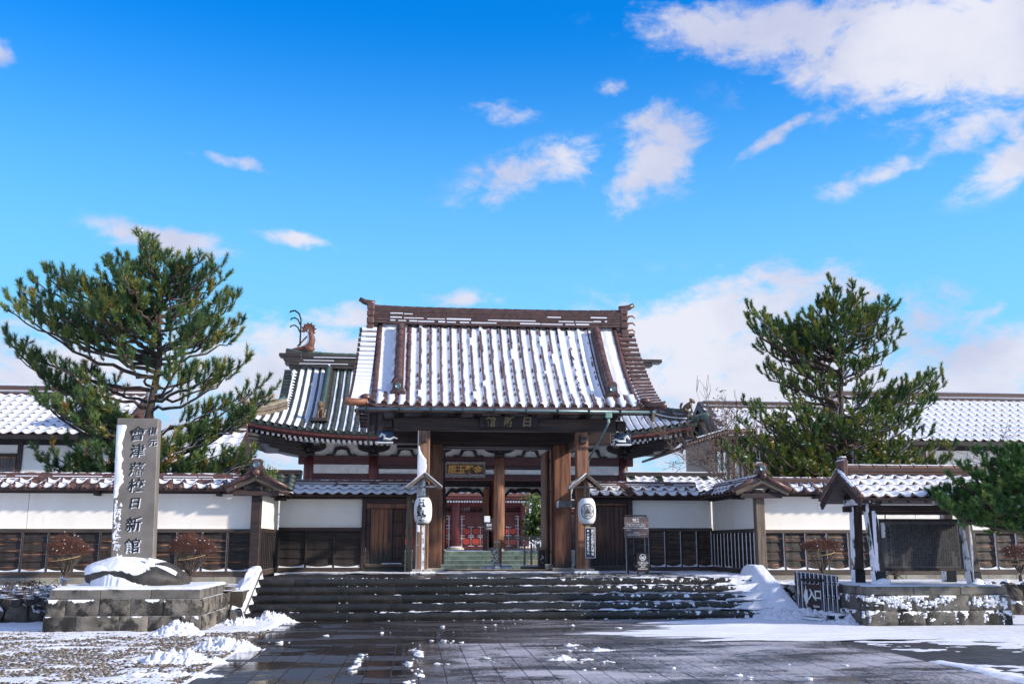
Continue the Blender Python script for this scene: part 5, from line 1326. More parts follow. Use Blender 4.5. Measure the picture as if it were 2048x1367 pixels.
b.obj('paper_ties', 'white_paint', bo, True)
b = MB()
for k in range(12): b.blob((bx-.10+r_.uniform(-.06, .10), by-.118, 1.42-k*.034), (r_.uniform(.02, .035), .02, .015), 5, k+40, .3, nl=6)
b.obj('dark_ties', 'ink', bo, True)
gbox_ = None
cf = thing('stake_barrier', 'low frame of three pale stakes on a snow-covered timber foot, right in the gateway', 'barrier', (3.8, 31.2, .8))
for x, z1 in ((3.37, 1.58), (3.58, 1.58), (3.80, 1.58)): b = MB(); b.tube([(x, 31.1, .88), (x, 31.1, z1)], .033, 10); b.obj('stake', 'wood_stake', cf, True); b = MB(); b.blob((x, 31.1, z1), (.036, .036, .03), 6, 1, .1); b.obj('snow_cover', 'snow', cf, True)
pbox(cf, 'rail', 'wood_greysnow', 3.25, 4.0, 31.14, 31.18, 1.32, 1.38, .008); pbox(cf, 'foot_beam', 'wood_sill', 3.25, 4.0, 30.95, 31.25, .80, .90, .01); pbox(cf, 'snow_cover', 'snow', 3.24, 3.99, 30.93, 31.24, .901, .96, .03)
es = thing('entrance_panel', 'dark panel with partly hidden white characters beside the right gate post', 'sign', (3.88, 30.6, .8))
pbox(es, 'panel', 'sign_dark', 3.74, 3.93, 30.55, 30.60, .92, 1.40, .006)
b = MB(); put_text(b, '入', .15, Vector((3.86, 30.544, 1.19)), .002, .004); put_text(b, '館', .06, Vector((3.86, 30.544, 1.03)), .002, .003); b.obj('lettering', 'white_paint', es)
ss = thing('low_sign', 'small slanted dark sign on a thin stand by the centre pillar', 'sign', (3.05, 44.2, .5))
# ------------------------------------------------------------------ second gate: hip-and-gable hall behind
ss_base = 1.27
pbox(ss, 'stand', 'iron_plain', 3.28, 3.34, 45.9, 45.96, 1.27, 2.2); pbox(ss, 'panel', 'sign_dark', 3.12, 3.58, 45.86, 45.90, 2.15, 2.72, .01); pbox(ss, 'notice', 'white_paint', 3.14, 3.40, 45.84, 45.858, 2.55, 2.82, .004)
b = MB(); put_text(b, '受付', .12, Vector((3.36, 45.85, 2.42)), .002, .004); put_text(b, 'こちら', .08, Vector((3.36, 45.85, 2.27)), .002, .002); b.obj('lettering', 'white_paint', ss)
H = thing('middle_gate', 'hip-and-gable hall gate with green-grey tiled roof behind the front gate', 'gatehouse', (AX, 50, 1.25))
def hb(name, m, x0, x1, y0, y1, z0, z1, ch=.015, parent=None, **k):
    b = MB(); b.box(x0, x1, y0, y1, z0, z1, None, ch); return b.obj(name, m, parent or H, **k)
# green stone steps
st = thing('court_steps', 'mossy green stone steps seen through the gateway', 'steps', (AX, 45.3, .5))
gb = [rough_block('step_block', 1.5, .5, .19, 'stone_green', 80+k, .006) for k in range(3)]
rr = random.Random(17)
for i in range(4):
    x = AX-4.6-rr.uniform(0, 1)
    while x < AX+4.6:
        l, r_ = max(x, AX-4.6), min(x+1.5, AX+4.6)
        if r_-l > .1: link('step_block', gb[rr.randrange(3)], st, Matrix.Translation(((l+r_)/2, 44.6+i*.36+.25, .50+i*.19)) @ Matrix.Diagonal(((r_-l-.01)/1.5, 1, 1, 1)))
        x += 1.5
mb = MB(); mb.box(AX-8.6, AX+8.6, 46.0, 55, .4, 1.26, None, .02); tag(mb.obj('hall_terrace', 'stone_court'), kind='structure')
COLX = [AX+k*2.93 for k in (-2.5, -1.5, -.5, .5, 1.5, 2.5)]
for row, y in enumerate((47.0, 50.0, 53.0)):
    for x in COLX:
        if row and False: continue
        r_ = .26 if row == 0 else .24
        b = MB(); b.lathe([(r_*.96, 0), (r_, .6), (r_, 3.4), (r_*.92, 4.15)], 20, Matrix.Translation((x, y, 1.38))); b.obj('column', 'wood_orange' if (row == 0 and abs(x-COLX[3]) < .1) else 'wood_red', H, True)
        b = MB(); b.lathe([(.44, 0), (.46, .06), (.30, .14)], 16, Matrix.Translation((x, y, 1.26))); b.obj('column_base', 'stone_court', H, True)
hw = 2.5*2.93
for y, full in ((47.0, True), (53.0, True)):
    hb('head_beam', 'wood_redbeam', AX-hw-.5, AX+hw+.5, y-.14, y+.14, 5.17, 5.57)
    hb('middle_beam', 'wood_redbeam', AX-hw-.25, AX+hw+.25, y-.10, y+.10, 4.48, 4.76)
    hb('upper_strip', 'wood_beam', AX-hw, AX+hw, y-.06, y+.06, 4.98, 5.165)
    hb('frieze_plaster', 'cream_paint', AX-hw, AX+hw, y-.03, y+.03, 4.76, 4.98, 0)
    hb('frieze_plaster', 'cream_paint', AX-hw-.2, AX+hw+.2, y-.04, y+.04, 5.56, 6.4, 0)
# end bays: plaster, wood panels
for k in (0, 4):
    a, c = COLX[k]+.25, COLX[k+1]-.25
    hb('plaster_panel', 'cream_paint', a, c, 47.02, 47.08, 3.2, 4.48, 0); hb('low_beam', 'wood_redbeam', a, c, 46.95, 47.15, 3.0, 3.2); hb('wood_panel', 'wood_beam', a, c, 47.0, 47.06, 1.3, 3.0)
    hb('plaster_panel', 'cream_paint', a-.05, c+.05, 46.86, 46.89, 4.763, 5.165, 0) ; 
for k in (1, 2, 3): 
    a, c = COLX[k]+.26, COLX[k+1]-.26
    hb('dark_band', 'wood_black', a, c, 49.9, 50.0, at(926, 973, 50).z, 4.85)
    ZA = at(926, 976, 50).z
    xm = (a+c)/2; w2 = (c-a)/2; n = 40; Y0 = 50.0
    lo_ = []; 
    for q in range(n+1):
        u = -1+2*q/n; au = abs(u); z = ZA-.22*au**2-.30*max(0, (au-.55)/.45)**1.4+(.05*math.sin(au*math.pi*4.5) if au > .3 else 0)
        lo_.append((xm+u*w2, z))
    b = MB(); G1 = [[Vector((x, Y0-.02, z+.0)), Vector((x, Y0-.02, ZA+.08))] for x, z in lo_]; b.grid(G1); b.obj('arch_plaster', 'white_paint', H)
    ring_ = []; b = MB(); G1 = [[Vector((x, Y0-.09, z-.17)), Vector((x, Y0-.09, z+.02)), Vector((x, Y0+.08, z+.02)), Vector((x, Y0+.08, z-.17)), Vector((x, Y0-.09, z-.17))] for x, z in lo_]; b.grid(G1); b.obj('cusped_arch', 'wood_black', H)
    for s_ in (-1, 1): hb('jamb', 'wood_black', min(xm+s_*w2, xm+s_*(w2-.30)), max(xm+s_*w2, xm+s_*(w2-.30)), 49.9, 50.1, 1.28, ZA-.5); 
    hb('jamb', 'wood_warm', c-.28, c-.02, 49.7, 49.88, 1.28, ZA)
# frog-leg struts and capital brackets
def frogleg(x, y, z, s_=1):
    out = []; inn = []
    n = 14
    P = [(-.86, 0), (-.80, .07), (-.66, .10), (-.58, .04), (-.48, .12), (-.40, .40), (-.28, .47), (0, .49)]
    P2 = [(0, .36), (-.20, .34), (-.27, .24), (-.33, .02), (-.42, 0)]
    poly = P+[(-a, c) for a, c in P[::-1][1:]]+[(-a, c) for a, c in P2[::-1]][:-1]+P2
    L_ = [(-a, c) for a, c in P2[::-1]]
    full = P+[(-a, c) for a, c in P[::-1][1:]]+[(.42, 0), (.33, .02), (.27, .24), (.20, .34), (0, .36), (-.20, .34), (-.27, .24), (-.33, .02), (-.42, 0)]
    # as two strips so that the faces stay clean
    b = MB(); M = Matrix.Translation((x, y, z)) @ Matrix.Diagonal((s_, 1, s_, 1))
    top = P+[(-a, c) for a, c in P[::-1][1:]]; bot = [(-.86, -.0), (-.8, 0), (-.66, 0), (-.58, 0), (-.42, 0), (-.30, .16), (-.24, .30), (0, .35)]; bot = bot+[(-a, c) for a, c in bot[::-1][1:]]
    G1 = [[M @ Vector((t_[0], -.05, t_[1])), M @ Vector((q_[0], -.05, q_[1])), M @ Vector((q_[0], .05, q_[1])), M @ Vector((t_[0], .05, t_[1])), M @ Vector((t_[0], -.05, t_[1]))] for t_, q_ in zip(top, bot)]
    b.grid(G1); b.obj('frog_leg_strut', 'wood_black', H)
for x0, x1 in zip(COLX[:-1], COLX[1:]): frogleg((x0+x1)/2, 46.9, 5.57, .85)
for x in COLX:
    b = MB(); b.box(x-.24, x+.24, 46.76, 47.24, 5.57, 5.72, None, .04); b.prism([(-.75, .34), (-.70, .22), (-.5, .12), (-.2, .06), (.2, .06), (.5, .12), (.70, .22), (.75, .34)], -.09, .09, Matrix.Translation((x, 46.9, 5.66)))
    for q in (-.6, 0, .6): b.box(x+q-.13, x+q+.13, 46.77, 47.03, 6.01, 6.12, None, .02)
    b.box(x-.08, x+.08, 46.3, 47, 5.74, 5.9, None, .02)
    b.obj('capital_bracket', 'wood_black', H)
# plaque with four gilt characters
pl = thing('name_plaque', 'framed plaque with four gold characters over the central passage', 'plaque', (at(930, 940, 46.7).x, 46.6, at(930, 955, 46.7).z))
p0, p1 = at(889, 952, 46.6), at(971, 924, 46.6)
def plb(n, m, x0, x1, y0, y1, z0, z1, ch=.01): b = MB(); b.box(x0, x1, y0, y1, z0, z1, None, ch); return b.obj(n, m, pl)
plb('board', 'plaque_wood', p0.x+.1, p1.x-.1, 46.62, 46.70, p0.z+.08, p1.z-.08)
for a in ((p0.x, p1.x, p1.z-.09, p1.z), (p0.x, p1.x, p0.z, p0.z+.09), (p0.x, p0.x+.11, p0.z+.09, p1.z-.09), (p1.x-.11, p1.x, p0.z+.09, p1.z-.09)):
    plb('frame', 'wood_grey', a[0], a[1], 46.55, 46.72, a[2], a[3], .02)
b = MB(); k = 18; x_ = [p0.x+(p1.x-p0.x)*q/k for q in range(k+1)]
b.tube([(x, 46.55, p0.z-.05+.035*abs(math.sin(q*math.pi*5/k))) for q, x in enumerate(x_)], .035, 6); b.obj('carved_fringe', 'wood_grey', pl, True)
b = MB(); wch = (p1.x-p0.x-.3)/4
for q, ch in enumerate('振玉聲金'): put_text(b, ch, .42, Vector((p0.x+.15+wch*(q+.5), 46.60, (p0.z+p1.z)/2)), .012, .008, .1)
b.obj('lettering', 'gold', pl)
# roof
EW, GW = 10.45, 8.55
def hxl(v): return AX-(EW-(EW-GW)*min(1, v/.40)) if v < .4 else AX-GW-(v-.4)*.15
def hxr(v): return AX+(EW-(EW-GW)*min(1, v/.40)) if v < .4 else AX+GW+(v-.4)*.15
def hlift(x): return .70*(max(0, abs(x-AX)-3)/7.45)**2.6
HF = Roof(Ident, 45.0, 6.42, 50.0, 10.15, hxl, hxr, .62, hlift)
HB = Roof(Matrix.Translation((AX*2, 100, 0)) @ Matrix.Rotation(math.pi, 4, 'Z'), 45.0, 6.42, 50.0, 10.15, hxl, hxr, .62, hlift)
hf = HF.deck(60, 20, .14, -.02).obj('roof', 'tile_green', H); HB.deck(24, 10, .14, -.02).obj('roof', 'tile_green', H)
HP = .345; hxs = [AX+(k-30)*HP for k in range(61)]
def hv1(x):
    d = abs(x-AX)
    return 1.0 if d < GW-.1 else max(0.03, .40*(EW-d)/(EW-GW))
gt = halftile(HF.slen()/5, .105, .098, 7, 'tile_green'); gcap = eavecap(.118, 'tile_green')
nt = 0
rib_rows(HF, hxs, hf, gt, gcap, 5, vmax=hv1)
def hsnow(p, x, v):
    k = round((x-hxs[0]-HP*p)/HP); n = fbm(k*3.3+p, v*12, 3, 5); sc = fbm(k*5.0, v*22, 2, 8)
    if x > AX+7 or (x < AX-6.6 and v > .22) or x < AX-7.6: return .04+.04*n+(.12*(p-.3) if x > AX else .12*(.7-p))-.05*(p < .12 or p > .9)
    e0, e1 = .38-.06*abs(math.sin(v*70))+.10*(n-.5), .74+.10*n
    return .03+.02*sc if e0 < p < e1 else -.06
sn = valley_snow(HF, hxs[:-1], HP, hsnow, 40, 10)
sn.obj('snow_cover', 'snow', hf, True)
# side (hip) slopes
for s_ in (-1, 1):
    b = MB(); n = 12; G1 = []
    for q in range(n+1):
        y = 45.0+10*q/n; e = abs(2*q/n-1); inner_y = 47.0+6*q/n
        zz = 6.42+.70*e**2.2
        G1.append([Vector((AX+s_*EW, y, zz-.02)), Vector((AX+s_*(EW-.9), 45.9+8.2*q/n, 6.95+.2*e)), Vector((AX+s_*GW, inner_y, 7.66))])
    if s_ > 0: G1 = G1[::-1]
    b.grid(G1); b.obj('side_roof', 'copper_green', H)
    # gable triangle
    b = MB(); b.add([(AX+s_*(GW-.35), 46.6, 7.3), (AX+s_*(GW-.35), 50, 10.0), (AX+s_*(GW-.35), 53.4, 7.3)], [(0, 1, 2)]); b.obj('gable_panel', 'wood_black', H)
# verge tiles
vt = MB(); r = .11; A = []
for yy in (0, .62): A.append([(yy, -r*math.cos(math.pi*j/6), r*.9*math.sin(math.pi*j/6)) for j in range(7)])
vt.grid(A[::-1]); vt.add([(.62, -r, 0), (.62, r, 0), (.62, r, .1), (.62, -r, .1)], [(0, 1, 2, 3)]); vme = vt.mesh('verge_tile', 'tile_green')
for s_ in (-1, 1):
    for k in range(14):
        v = .42+.56*(k+.5)/14
        e = HF.xl(v) if s_ < 0 else HF.xr(v); Mx = HF.frameM(e, v, .0) @ Matrix.Translation((-s_*.25, 0, .0)) @ (Matrix.Rotation(math.pi, 4, 'Z') if s_ < 0 else Matrix())
        link('verge_tile', vme, hf, Mx)
# descending ridges
prof = [(-.2, -.05), (.2, -.05), (.2, .12), (.16, .12), (.16, .15), (.2, .15), (.2, .30), (.15, .30), (.15, .34), (.13, .46), (0, .52), (-.13, .46), (-.15, .34), (-.15, .30), (-.2, .30), (-.2, .15), (-.16, .15), (-.16, .12), (-.2, .12)]
for s_ in (-1, 1):
    x = AX+s_*(GW-1.75); n = 14; vs = [.22+.72*q/n for q in range(n+1)]; fr = [HF.fr(x, v) for v in vs]
    b = MB(); b.sweep(prof, [HF.P(x, v) for v in vs], [f[2] for f in fr], [f[0] for f in fr]); dr = b.obj('descending_ridge', 'ridge_dark', hf)
    b = MB(); b.tube([HF.P(x, v)+HF.fr(x, v)[2]*.50 for v in vs], .11, 10); b.obj('ridge_tube', 'copper_green', dr, True)
    q = HF.P(x, .20); b = MB(); b.box(q.x-.38, q.x+.38, q.y-.45, q.y+.3, q.z-.02, q.z+.16, None, .03); b.obj('statue_base', 'ridge_dark', dr)
    # hip ridge sweeping to the corner
    n = 16; pts = []; 
    for i in range(n+1):
        v = .40*i/n; xx = HF.xl(v) if s_ < 0 else HF.xr(v); pts.append(HF.P(xx, v)+Vector((0, 0, .02)))
    b = MB(); sd = []
    for i in range(n+1):
        t_ = (pts[min(i+1, n)]-pts[max(i-1, 0)]).normalized(); sd.append(t_.cross(Vector((0, 0, 1))).normalized())
    prf = [(-.2, -.1), (.2, -.1), (.2, .16), (.16, .18), (.2, .20), (.2, .34), (.15, .36), (.12, .50), (-.12, .50), (-.15, .36), (-.2, .34), (-.2, .20), (-.16, .18), (-.2, .16)]
    b.sweep([(-a, c) for a, c in prf][::-1], pts[2:], [Vector((0, 0, 1))]*(n-1), sd[2:]); hr = b.obj('hip_ridge', 'ridge_bronze' if s_ < 0 else 'ridge_dark', hf)
    b = MB(); b.tube([p+Vector((0, 0, .52)) for p in pts[3:]], .09, 8); b.obj('ridge_tube', 'copper_green', hr, True)
    c_ = pts[0]; b = MB(); b.tube([pts[2]+Vector((0, 0, .12)), pts[0]+Vector((0, 0, .13)), pts[0]+Vector((s_*.45, -.40, .26))], [.14, .13, .11], 10); b.obj('corner_tail', 'copper_green', hr, True)
    if s_ > 0:
        b = MB(); sn_ = MB(); sn_.sweep([(-.12, .0), (.12, .0), (.1, .05), (-.1, .05)], [p+Vector((-.05, -.22, .1)) for p in pts[3:]], [Vector((0, 0, 1))]*(n-2), sd[3:]); sn_.obj('snow_cover', 'snow', hr, True)
# main ridge
o, z, pt = ridge_stack(H, (AX-9.0, 50, 10.10), (AX+9.0, 50, 10.10), (0, 1, 0), [(.34, .14), (.26, .03), (.34, .14), (.26, .03), (.30, .12), (.24, .03), (.28, .10), (.22, .03), (.22, .10)], 'ridge_dark', None, 0, .22, 6, 30)
b = MB(); b.tube([pt(k/40)+Vector((0, 0, z)) for k in range(41)], .13, 10); b.obj('ridge_cap', 'copper_green', o, True)
s_ = MB()
for x0, w_, zz in ((-8.3, 2.4, .14), (-8.1, 1.5, .31), (-7.6, 2.2, .47)): s_.box(AX+x0, AX+x0+w_, 49.62, 49.72, 10.12+zz+.06, 10.16+zz+.06, None, .01)
s_.obj('snow_cover', 'snow', o)
for s_ in (-1, 1):
    # stepped, upswept ridge ends
    b = MB()
    for k in range(6): b.box(min(AX+s_*(8.7+.04*k*k*.6), AX+s_*8.2), max(AX+s_*(8.7+.055*k*k), AX+s_*8.2), 49.75-.02*k, 50.25+.02*k, 9.75+.19*k, 9.92+.19*k, None, .015)
    b.obj('end_tile', 'ridge_dark', H)
# eaves: fascia, rafters with white ends
def eave_pt(x, v, off): return HF.P(x, v, off)
for v, off, m, hgt in ((.012, -.22, 'wood_red', .12), (.045, -.34, 'wood_redbeam', .20)):
    b = MB(); n = 60; pts = [HF.P(AX-EW+.25+(2*EW-.5)*k/n, v, 0)+Vector((0, 0, off)) for k in range(n+1)]
    b.sweep([(-.04, -hgt/2), (.04, -hgt/2), (.04, hgt/2), (-.04, hgt/2)], pts, [Vector((0, 0, 1))]*(n+1), [Vector((0, 1, 0))]*(n+1)); b.obj('eave_fascia', m, H)
rm = MB(); rm.box(-.05, .05, 0, 1, -.10, 0); rmm = rm.mesh('rafter', 'wood_beam'); rt = MB(); rt.box(-.056, .056, -.012, .006, -.112, .006); rtm = rt.mesh('rafter_tip', 'white_paint')
for row, (v, off, L_) in enumerate(((.062, -.46, 1.7), (.15, -.72, 2.2))):
    for k in range(84):
        x = AX-10.0+20.0*k/83; s_ = HF.P(x, v)+Vector((0, 0, off)); d_ = Vector((0, 1, .24 if row == 0 else .18)).normalized(); xx = Vector((1, 0, 0)); zz = xx.cross(d_)
        fan = max(0, abs(x-AX)-7.4)*(1 if x < AX else -1)*.20
        Mx = frame(s_, xx, d_, zz)
        rf_ = link('rafter', rmm, H, Mx @ Matrix.Diagonal((1, L_-min(1.2, abs(fan)*2), 1, 1))); link('rafter_tip', rtm, H, Mx)
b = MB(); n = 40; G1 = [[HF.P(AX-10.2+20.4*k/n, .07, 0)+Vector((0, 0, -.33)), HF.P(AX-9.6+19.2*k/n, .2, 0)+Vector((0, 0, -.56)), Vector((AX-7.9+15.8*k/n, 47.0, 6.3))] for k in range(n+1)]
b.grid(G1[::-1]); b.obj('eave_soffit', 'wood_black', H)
for s_ in (-1, 1):
    # deep bracketed corner underside
    b = MB(); n = 10; G1 = []
    for q in range(n+1):
        y = 45.2+9.6*q/n; e = abs(2*q/n-1); G1.append([Vector((AX+s_*(EW-.25), y, 6.10+.62*e**2.2)), Vector((AX+s_*(EW-1.2), 46+8*q/n, 5.95+.2*e)), Vector((AX+s_*7.7, 47+6*q/n, 5.85))])
    if s_ < 0: G1 = G1[::-1]
    b.grid(G1); b.obj('eave_soffit', 'wood_black', H)
    b = MB()
    for q in range(5): b.bar((AX+s_*(7.4+.1*q), 46.9-.2*q, 5.55+.16*q), (AX+s_*(8.6+.45*q), 46.1-.3*q, 5.75+.16*q), .22, .15, .02)
    b.bar((AX+s_*7.3, 47.0, 5.9), (AX+s_*10.1, 45.3, 6.65), .24, .30, .03)
    b.obj('corner_bracket', 'wood_black', H)
    n = 18
    for q in range(n):
        y = 45.6+q*.5; z = 6.15+.5*abs(2*(y-45)/10-1)**2.2; b = MB()
        b.box(min(AX+s_*8, AX+s_*10.0), max(AX+s_*8, AX+s_*10.0), y-.05, y+.05, z-.12, z-.02); b.obj('side_rafter', 'wood_beam', H)
# side walls of the hall
for s_ in (-1, 1):
    x = AX+s_*hw; hb('side_beam', 'wood_redbeam', x-.1, x+.1, 47.2, 52.8, 5.17, 5.57); hb('side_panel', 'cream_paint', x-.03, x+.03, 47.2, 52.8, 1.3, 5.17, 0)
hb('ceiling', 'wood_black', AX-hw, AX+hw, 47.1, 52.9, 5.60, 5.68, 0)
# guardian lions and the dolphin ridge ornament
def lion(p, face, lab, k=1.0):
    t = thing('lion_statue', lab, 'statue', tuple(p), 'guardian lions on the hip roof')
    M = Matrix.Translation(p) @ Matrix.Rotation(face, 4, 'Z') @ Matrix.Scale(k, 4)
    q = lambda x, y, z: M @ Vector((x, y, z))
    b = MB(); b.tube([q(0, .25, .22), q(0, .12, .34), q(0, -.05, .48), q(0, -.16, .60)], [.15*k, .19*k, .18*k, .13*k], 10)
    b.blob(q(0, .26, .17), (.16*k, .16*k, .17*k), 8, 2, .05)
    for s_ in (-1, 1):
        b.tube([q(s_*.10, -.12, .50), q(s_*.12, -.20, .25), q(s_*.12, -.22, .03)], [.075*k, .055*k, .05*k], 8); b.blob(q(s_*.12, -.27, .03), (.06*k, .08*k, .035*k), 6, 1, .05)
        b.tube([q(s_*.14, .22, .2), q(s_*.17, .08, .12), q(s_*.15, .02, .03)], [.09*k, .08*k, .05*k], 8); b.blob(q(s_*.15, -.04, .03), (.06*k, .08*k, .035*k), 6, 1, .05)
    b.obj('body', 'bronze', t, True)
    b = MB(); b.blob(q(0, -.24, .72), (.14*k, .14*k, .13*k), 10, 3, .08)
    b.blob(q(0, -.36, .67), (.085*k, .07*k, .06*k), 8, 4, .05); b.blob(q(0, -.345, .60), (.065*k, .055*k, .025*k), 8, 5, .05)
    for s_ in (-1, 1): b.blob(q(s_*.12, -.20, .83), (.04*k, .03*k, .055*k), 6, 1, 0); b.blob(q(s_*.055, -.355, .755), (.025*k, .02*k, .022*k), 6, 1, 0)
    b.obj('head', 'bronze', t, True)
    b = MB()
    for i in range(12): a = i/12*6.28; b.blob(q(.15*math.cos(a), -.15+.03*math.sin(i*2), .70+.15*math.sin(a)), (.05*k, .05*k, .05*k), 6, i, .1)
    b.obj('mane', 'bronze', t, True)
    b = MB(); b.tube([q(0, .40, .2), q(0, .46, .38), q(0, .40, .56), q(0, .33, .66)], [.04*k, .07*k, .08*k, .02*k], 8); b.obj('tail', 'bronze', t, True)
xq = AX-(GW-1.75); lion(HF.P(xq, .20)+Vector((0, -.1, .16)), 0, 'seated bronze lion facing forward on the left descending ridge', .85)
xq = AX+(GW-1.75); lion(HF.P(xq, .20)+Vector((0, -.1, .16)), 0, 'bronze lion on the right descending ridge, behind the front gate roof', .85)
lion(HF.P(HF.xr(.06), .06)+Vector((0, .05, .42)), R(70), 'bronze lion standing on the right roof corner against the sky', .78)
lion(HF.P(HF.xl(.06), .06)+Vector((0, .05, .40)), R(-80), 'bronze lion on the left roof corner beside the pine', .75)
def shachi(x0, zb, y, k, lab, s_=1):
    t = thing('roof_ornament', lab, 'ornament', (x0, y, zb), 'dolphin ornaments on the ridge')
    q = lambda x, z, dy=0: Vector((x0+s_*x*k, y+dy*k, zb+z*k))
    b = MB(); b.tube([q(-.78, .10), q(-.55, .13), q(-.30, .16), q(.0, .22), (q(.22, .38)), q(.30, .66), q(.22, 1.0), q(.14, 1.2)], [.05*k, .10*k, .14*k, .21*k, .24*k, .21*k, .15*k, .12*k], 12)
    b.blob(q(.15, .18), (.34*k, .22*k, .22*k), 10, 3, .06); b.blob(q(-.66, .06), (.20*k, .12*k, .05*k), 8, 5, .1)
    b.obj('body', 'rust_cast', t, True)
    b = MB()
    for i, a in enumerate((-28, 8, 38, 68, 98, 130, 162, 195)):
        L_ = .42*k; c, s2 = math.cos(R(a)), math.sin(R(a)); o_ = q(.12, 1.20); w_ = .085*k
        P = [(0, -w_*.4), (L_*.45, -w_*.55), (L_*.62, -w_*1.3), (L_, 0), (L_*.62, w_*1.3), (L_*.45, w_*.55), (0, w_*.4)]
        b.prism([(u*c*s_-v_*s2*s_, u*s2+v_*c) for u, v_ in P], -.03*k, .03*k, Matrix.Translation(o_))
    b.blob(q(.12, 1.2), (.17*k, .06*k, .17*k), 8, 1, .05); b.obj('tail_fin', 'rust_cast', t)
    b = MB()
    for i in range(7): b.prism([(0, 0), (.12*k, .02*k), (.02*k, .16*k)], -.02*k, .02*k, Matrix.Translation(q(-.35+.07*i, .26+.08*i)) @ Matrix.Diagonal((-s_, 1, 1, 1)))
    for i in range(4): b.bar(q(-.05+.05*i, .30, -.2), q(.20+.05*i, .05, -.24), .05*k, .05*k, .01)
    b.obj('side_fin', 'rust_cast', t)
    b = MB(); b.tube([q(-.30, .25), q(-.29, 1.2), q(-.30, 1.75), q(-.40, 2.05), q(-.62, 2.22), q(-.85, 2.18), q(-.90, 2.10)], .045*k, 8)
    for zt in (1.45, 1.05): b.tube([q(-.32, zt), q(-.45, zt+.28), q(-.62, zt+.38), q(-.80, zt+.34), q(-.84, zt+.25)], .038*k, 8)
    b.obj('whisker_rod', 'iron', t, True)
pp = at(611, 698, 50); shachi(pp.x, 11.00, 50, .95, 'rusty dolphin-fish ornament with three-hooked rod on the left ridge end')

# ------------------------------------------------------------------ red hall at the far end
RH = thing('red_hall', 'red lacquered hall seen through the arches at the far end', 'hall', (AX, 76, .5))
def rb(name, m, x0, x1, y0, y1, z0, z1, ch=.02, parent=None): b = MB(); b.box(x0, x1, y0, y1, z0, z1, None, ch); return b.obj(name, m, parent or RH)
YH = 75.0; zf = at(990, 1099, YH).z
rb('podium', 'stone_light', -9, 11.2, YH-1.2, YH+8, .4, zf)
def hx(px): return at(px, 1050, YH).x
def hz(py): return at(960, py, YH).z
cxs = [hx(911)-2*5.25, hx(911)-5.25, hx(911), hx(1049)]
for x in cxs:
    b = MB(); b.lathe([(.36, 0), (.36, hz(1000)-zf), (.32, hz(984)-zf)], 18, Matrix.Translation((x, YH, zf+.15))); b.obj('column', 'red_hall', RH, True)
    b = MB(); b.lathe([(.62, 0), (.66, .1), (.42, .25)], 16, Matrix.Translation((x, YH, zf))); b.obj('column_base', 'stone_light', RH, True)
    b = MB(); b.box(x-.3, x+.3, YH-.3, YH+.3, hz(1000), hz(997), None, .03); b.prism([(-.75, .45), (-.6, .25), (-.25, .1), (.25, .1), (.6, .25), (.75, .45)], -.2, .2, Matrix.Translation((x, YH, hz(999)))); b.obj('capital', 'wood_black', RH)
xm0, xm1 = cxs[0]-1, cxs[-1]+.3
rb('plaster_frieze', 'white_paint', xm0, xm1, YH+.1, YH+.2, hz(1001), hz(990)); rb('head_beam', 'red_hall', xm0, xm1, YH-.2, YH+.3, hz(1010), hz(1001))
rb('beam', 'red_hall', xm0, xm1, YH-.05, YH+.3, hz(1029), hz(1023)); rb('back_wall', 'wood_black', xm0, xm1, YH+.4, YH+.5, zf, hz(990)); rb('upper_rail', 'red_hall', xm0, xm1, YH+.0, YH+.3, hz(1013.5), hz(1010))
for k in range(90):
    x = xm0+(xm1-xm0)*k/90; b = None
lat = MB(); lat.box(-.035, .035, 0, .05, 0, hz(1013.5)-hz(1023)); latm = lat.mesh('lattice_bar', 'red_hall')
for k in range(70):
    x = cxs[1]-1+(xm1-cxs[1]+1)*k/70; link('lattice_bar', latm, RH, Matrix.Translation((x, YH+.1, hz(1023))))
rb('lattice_back', 'white_paint', hx(917), hx(940), YH+.32, YH+.38, hz(1023), hz(1013.5))
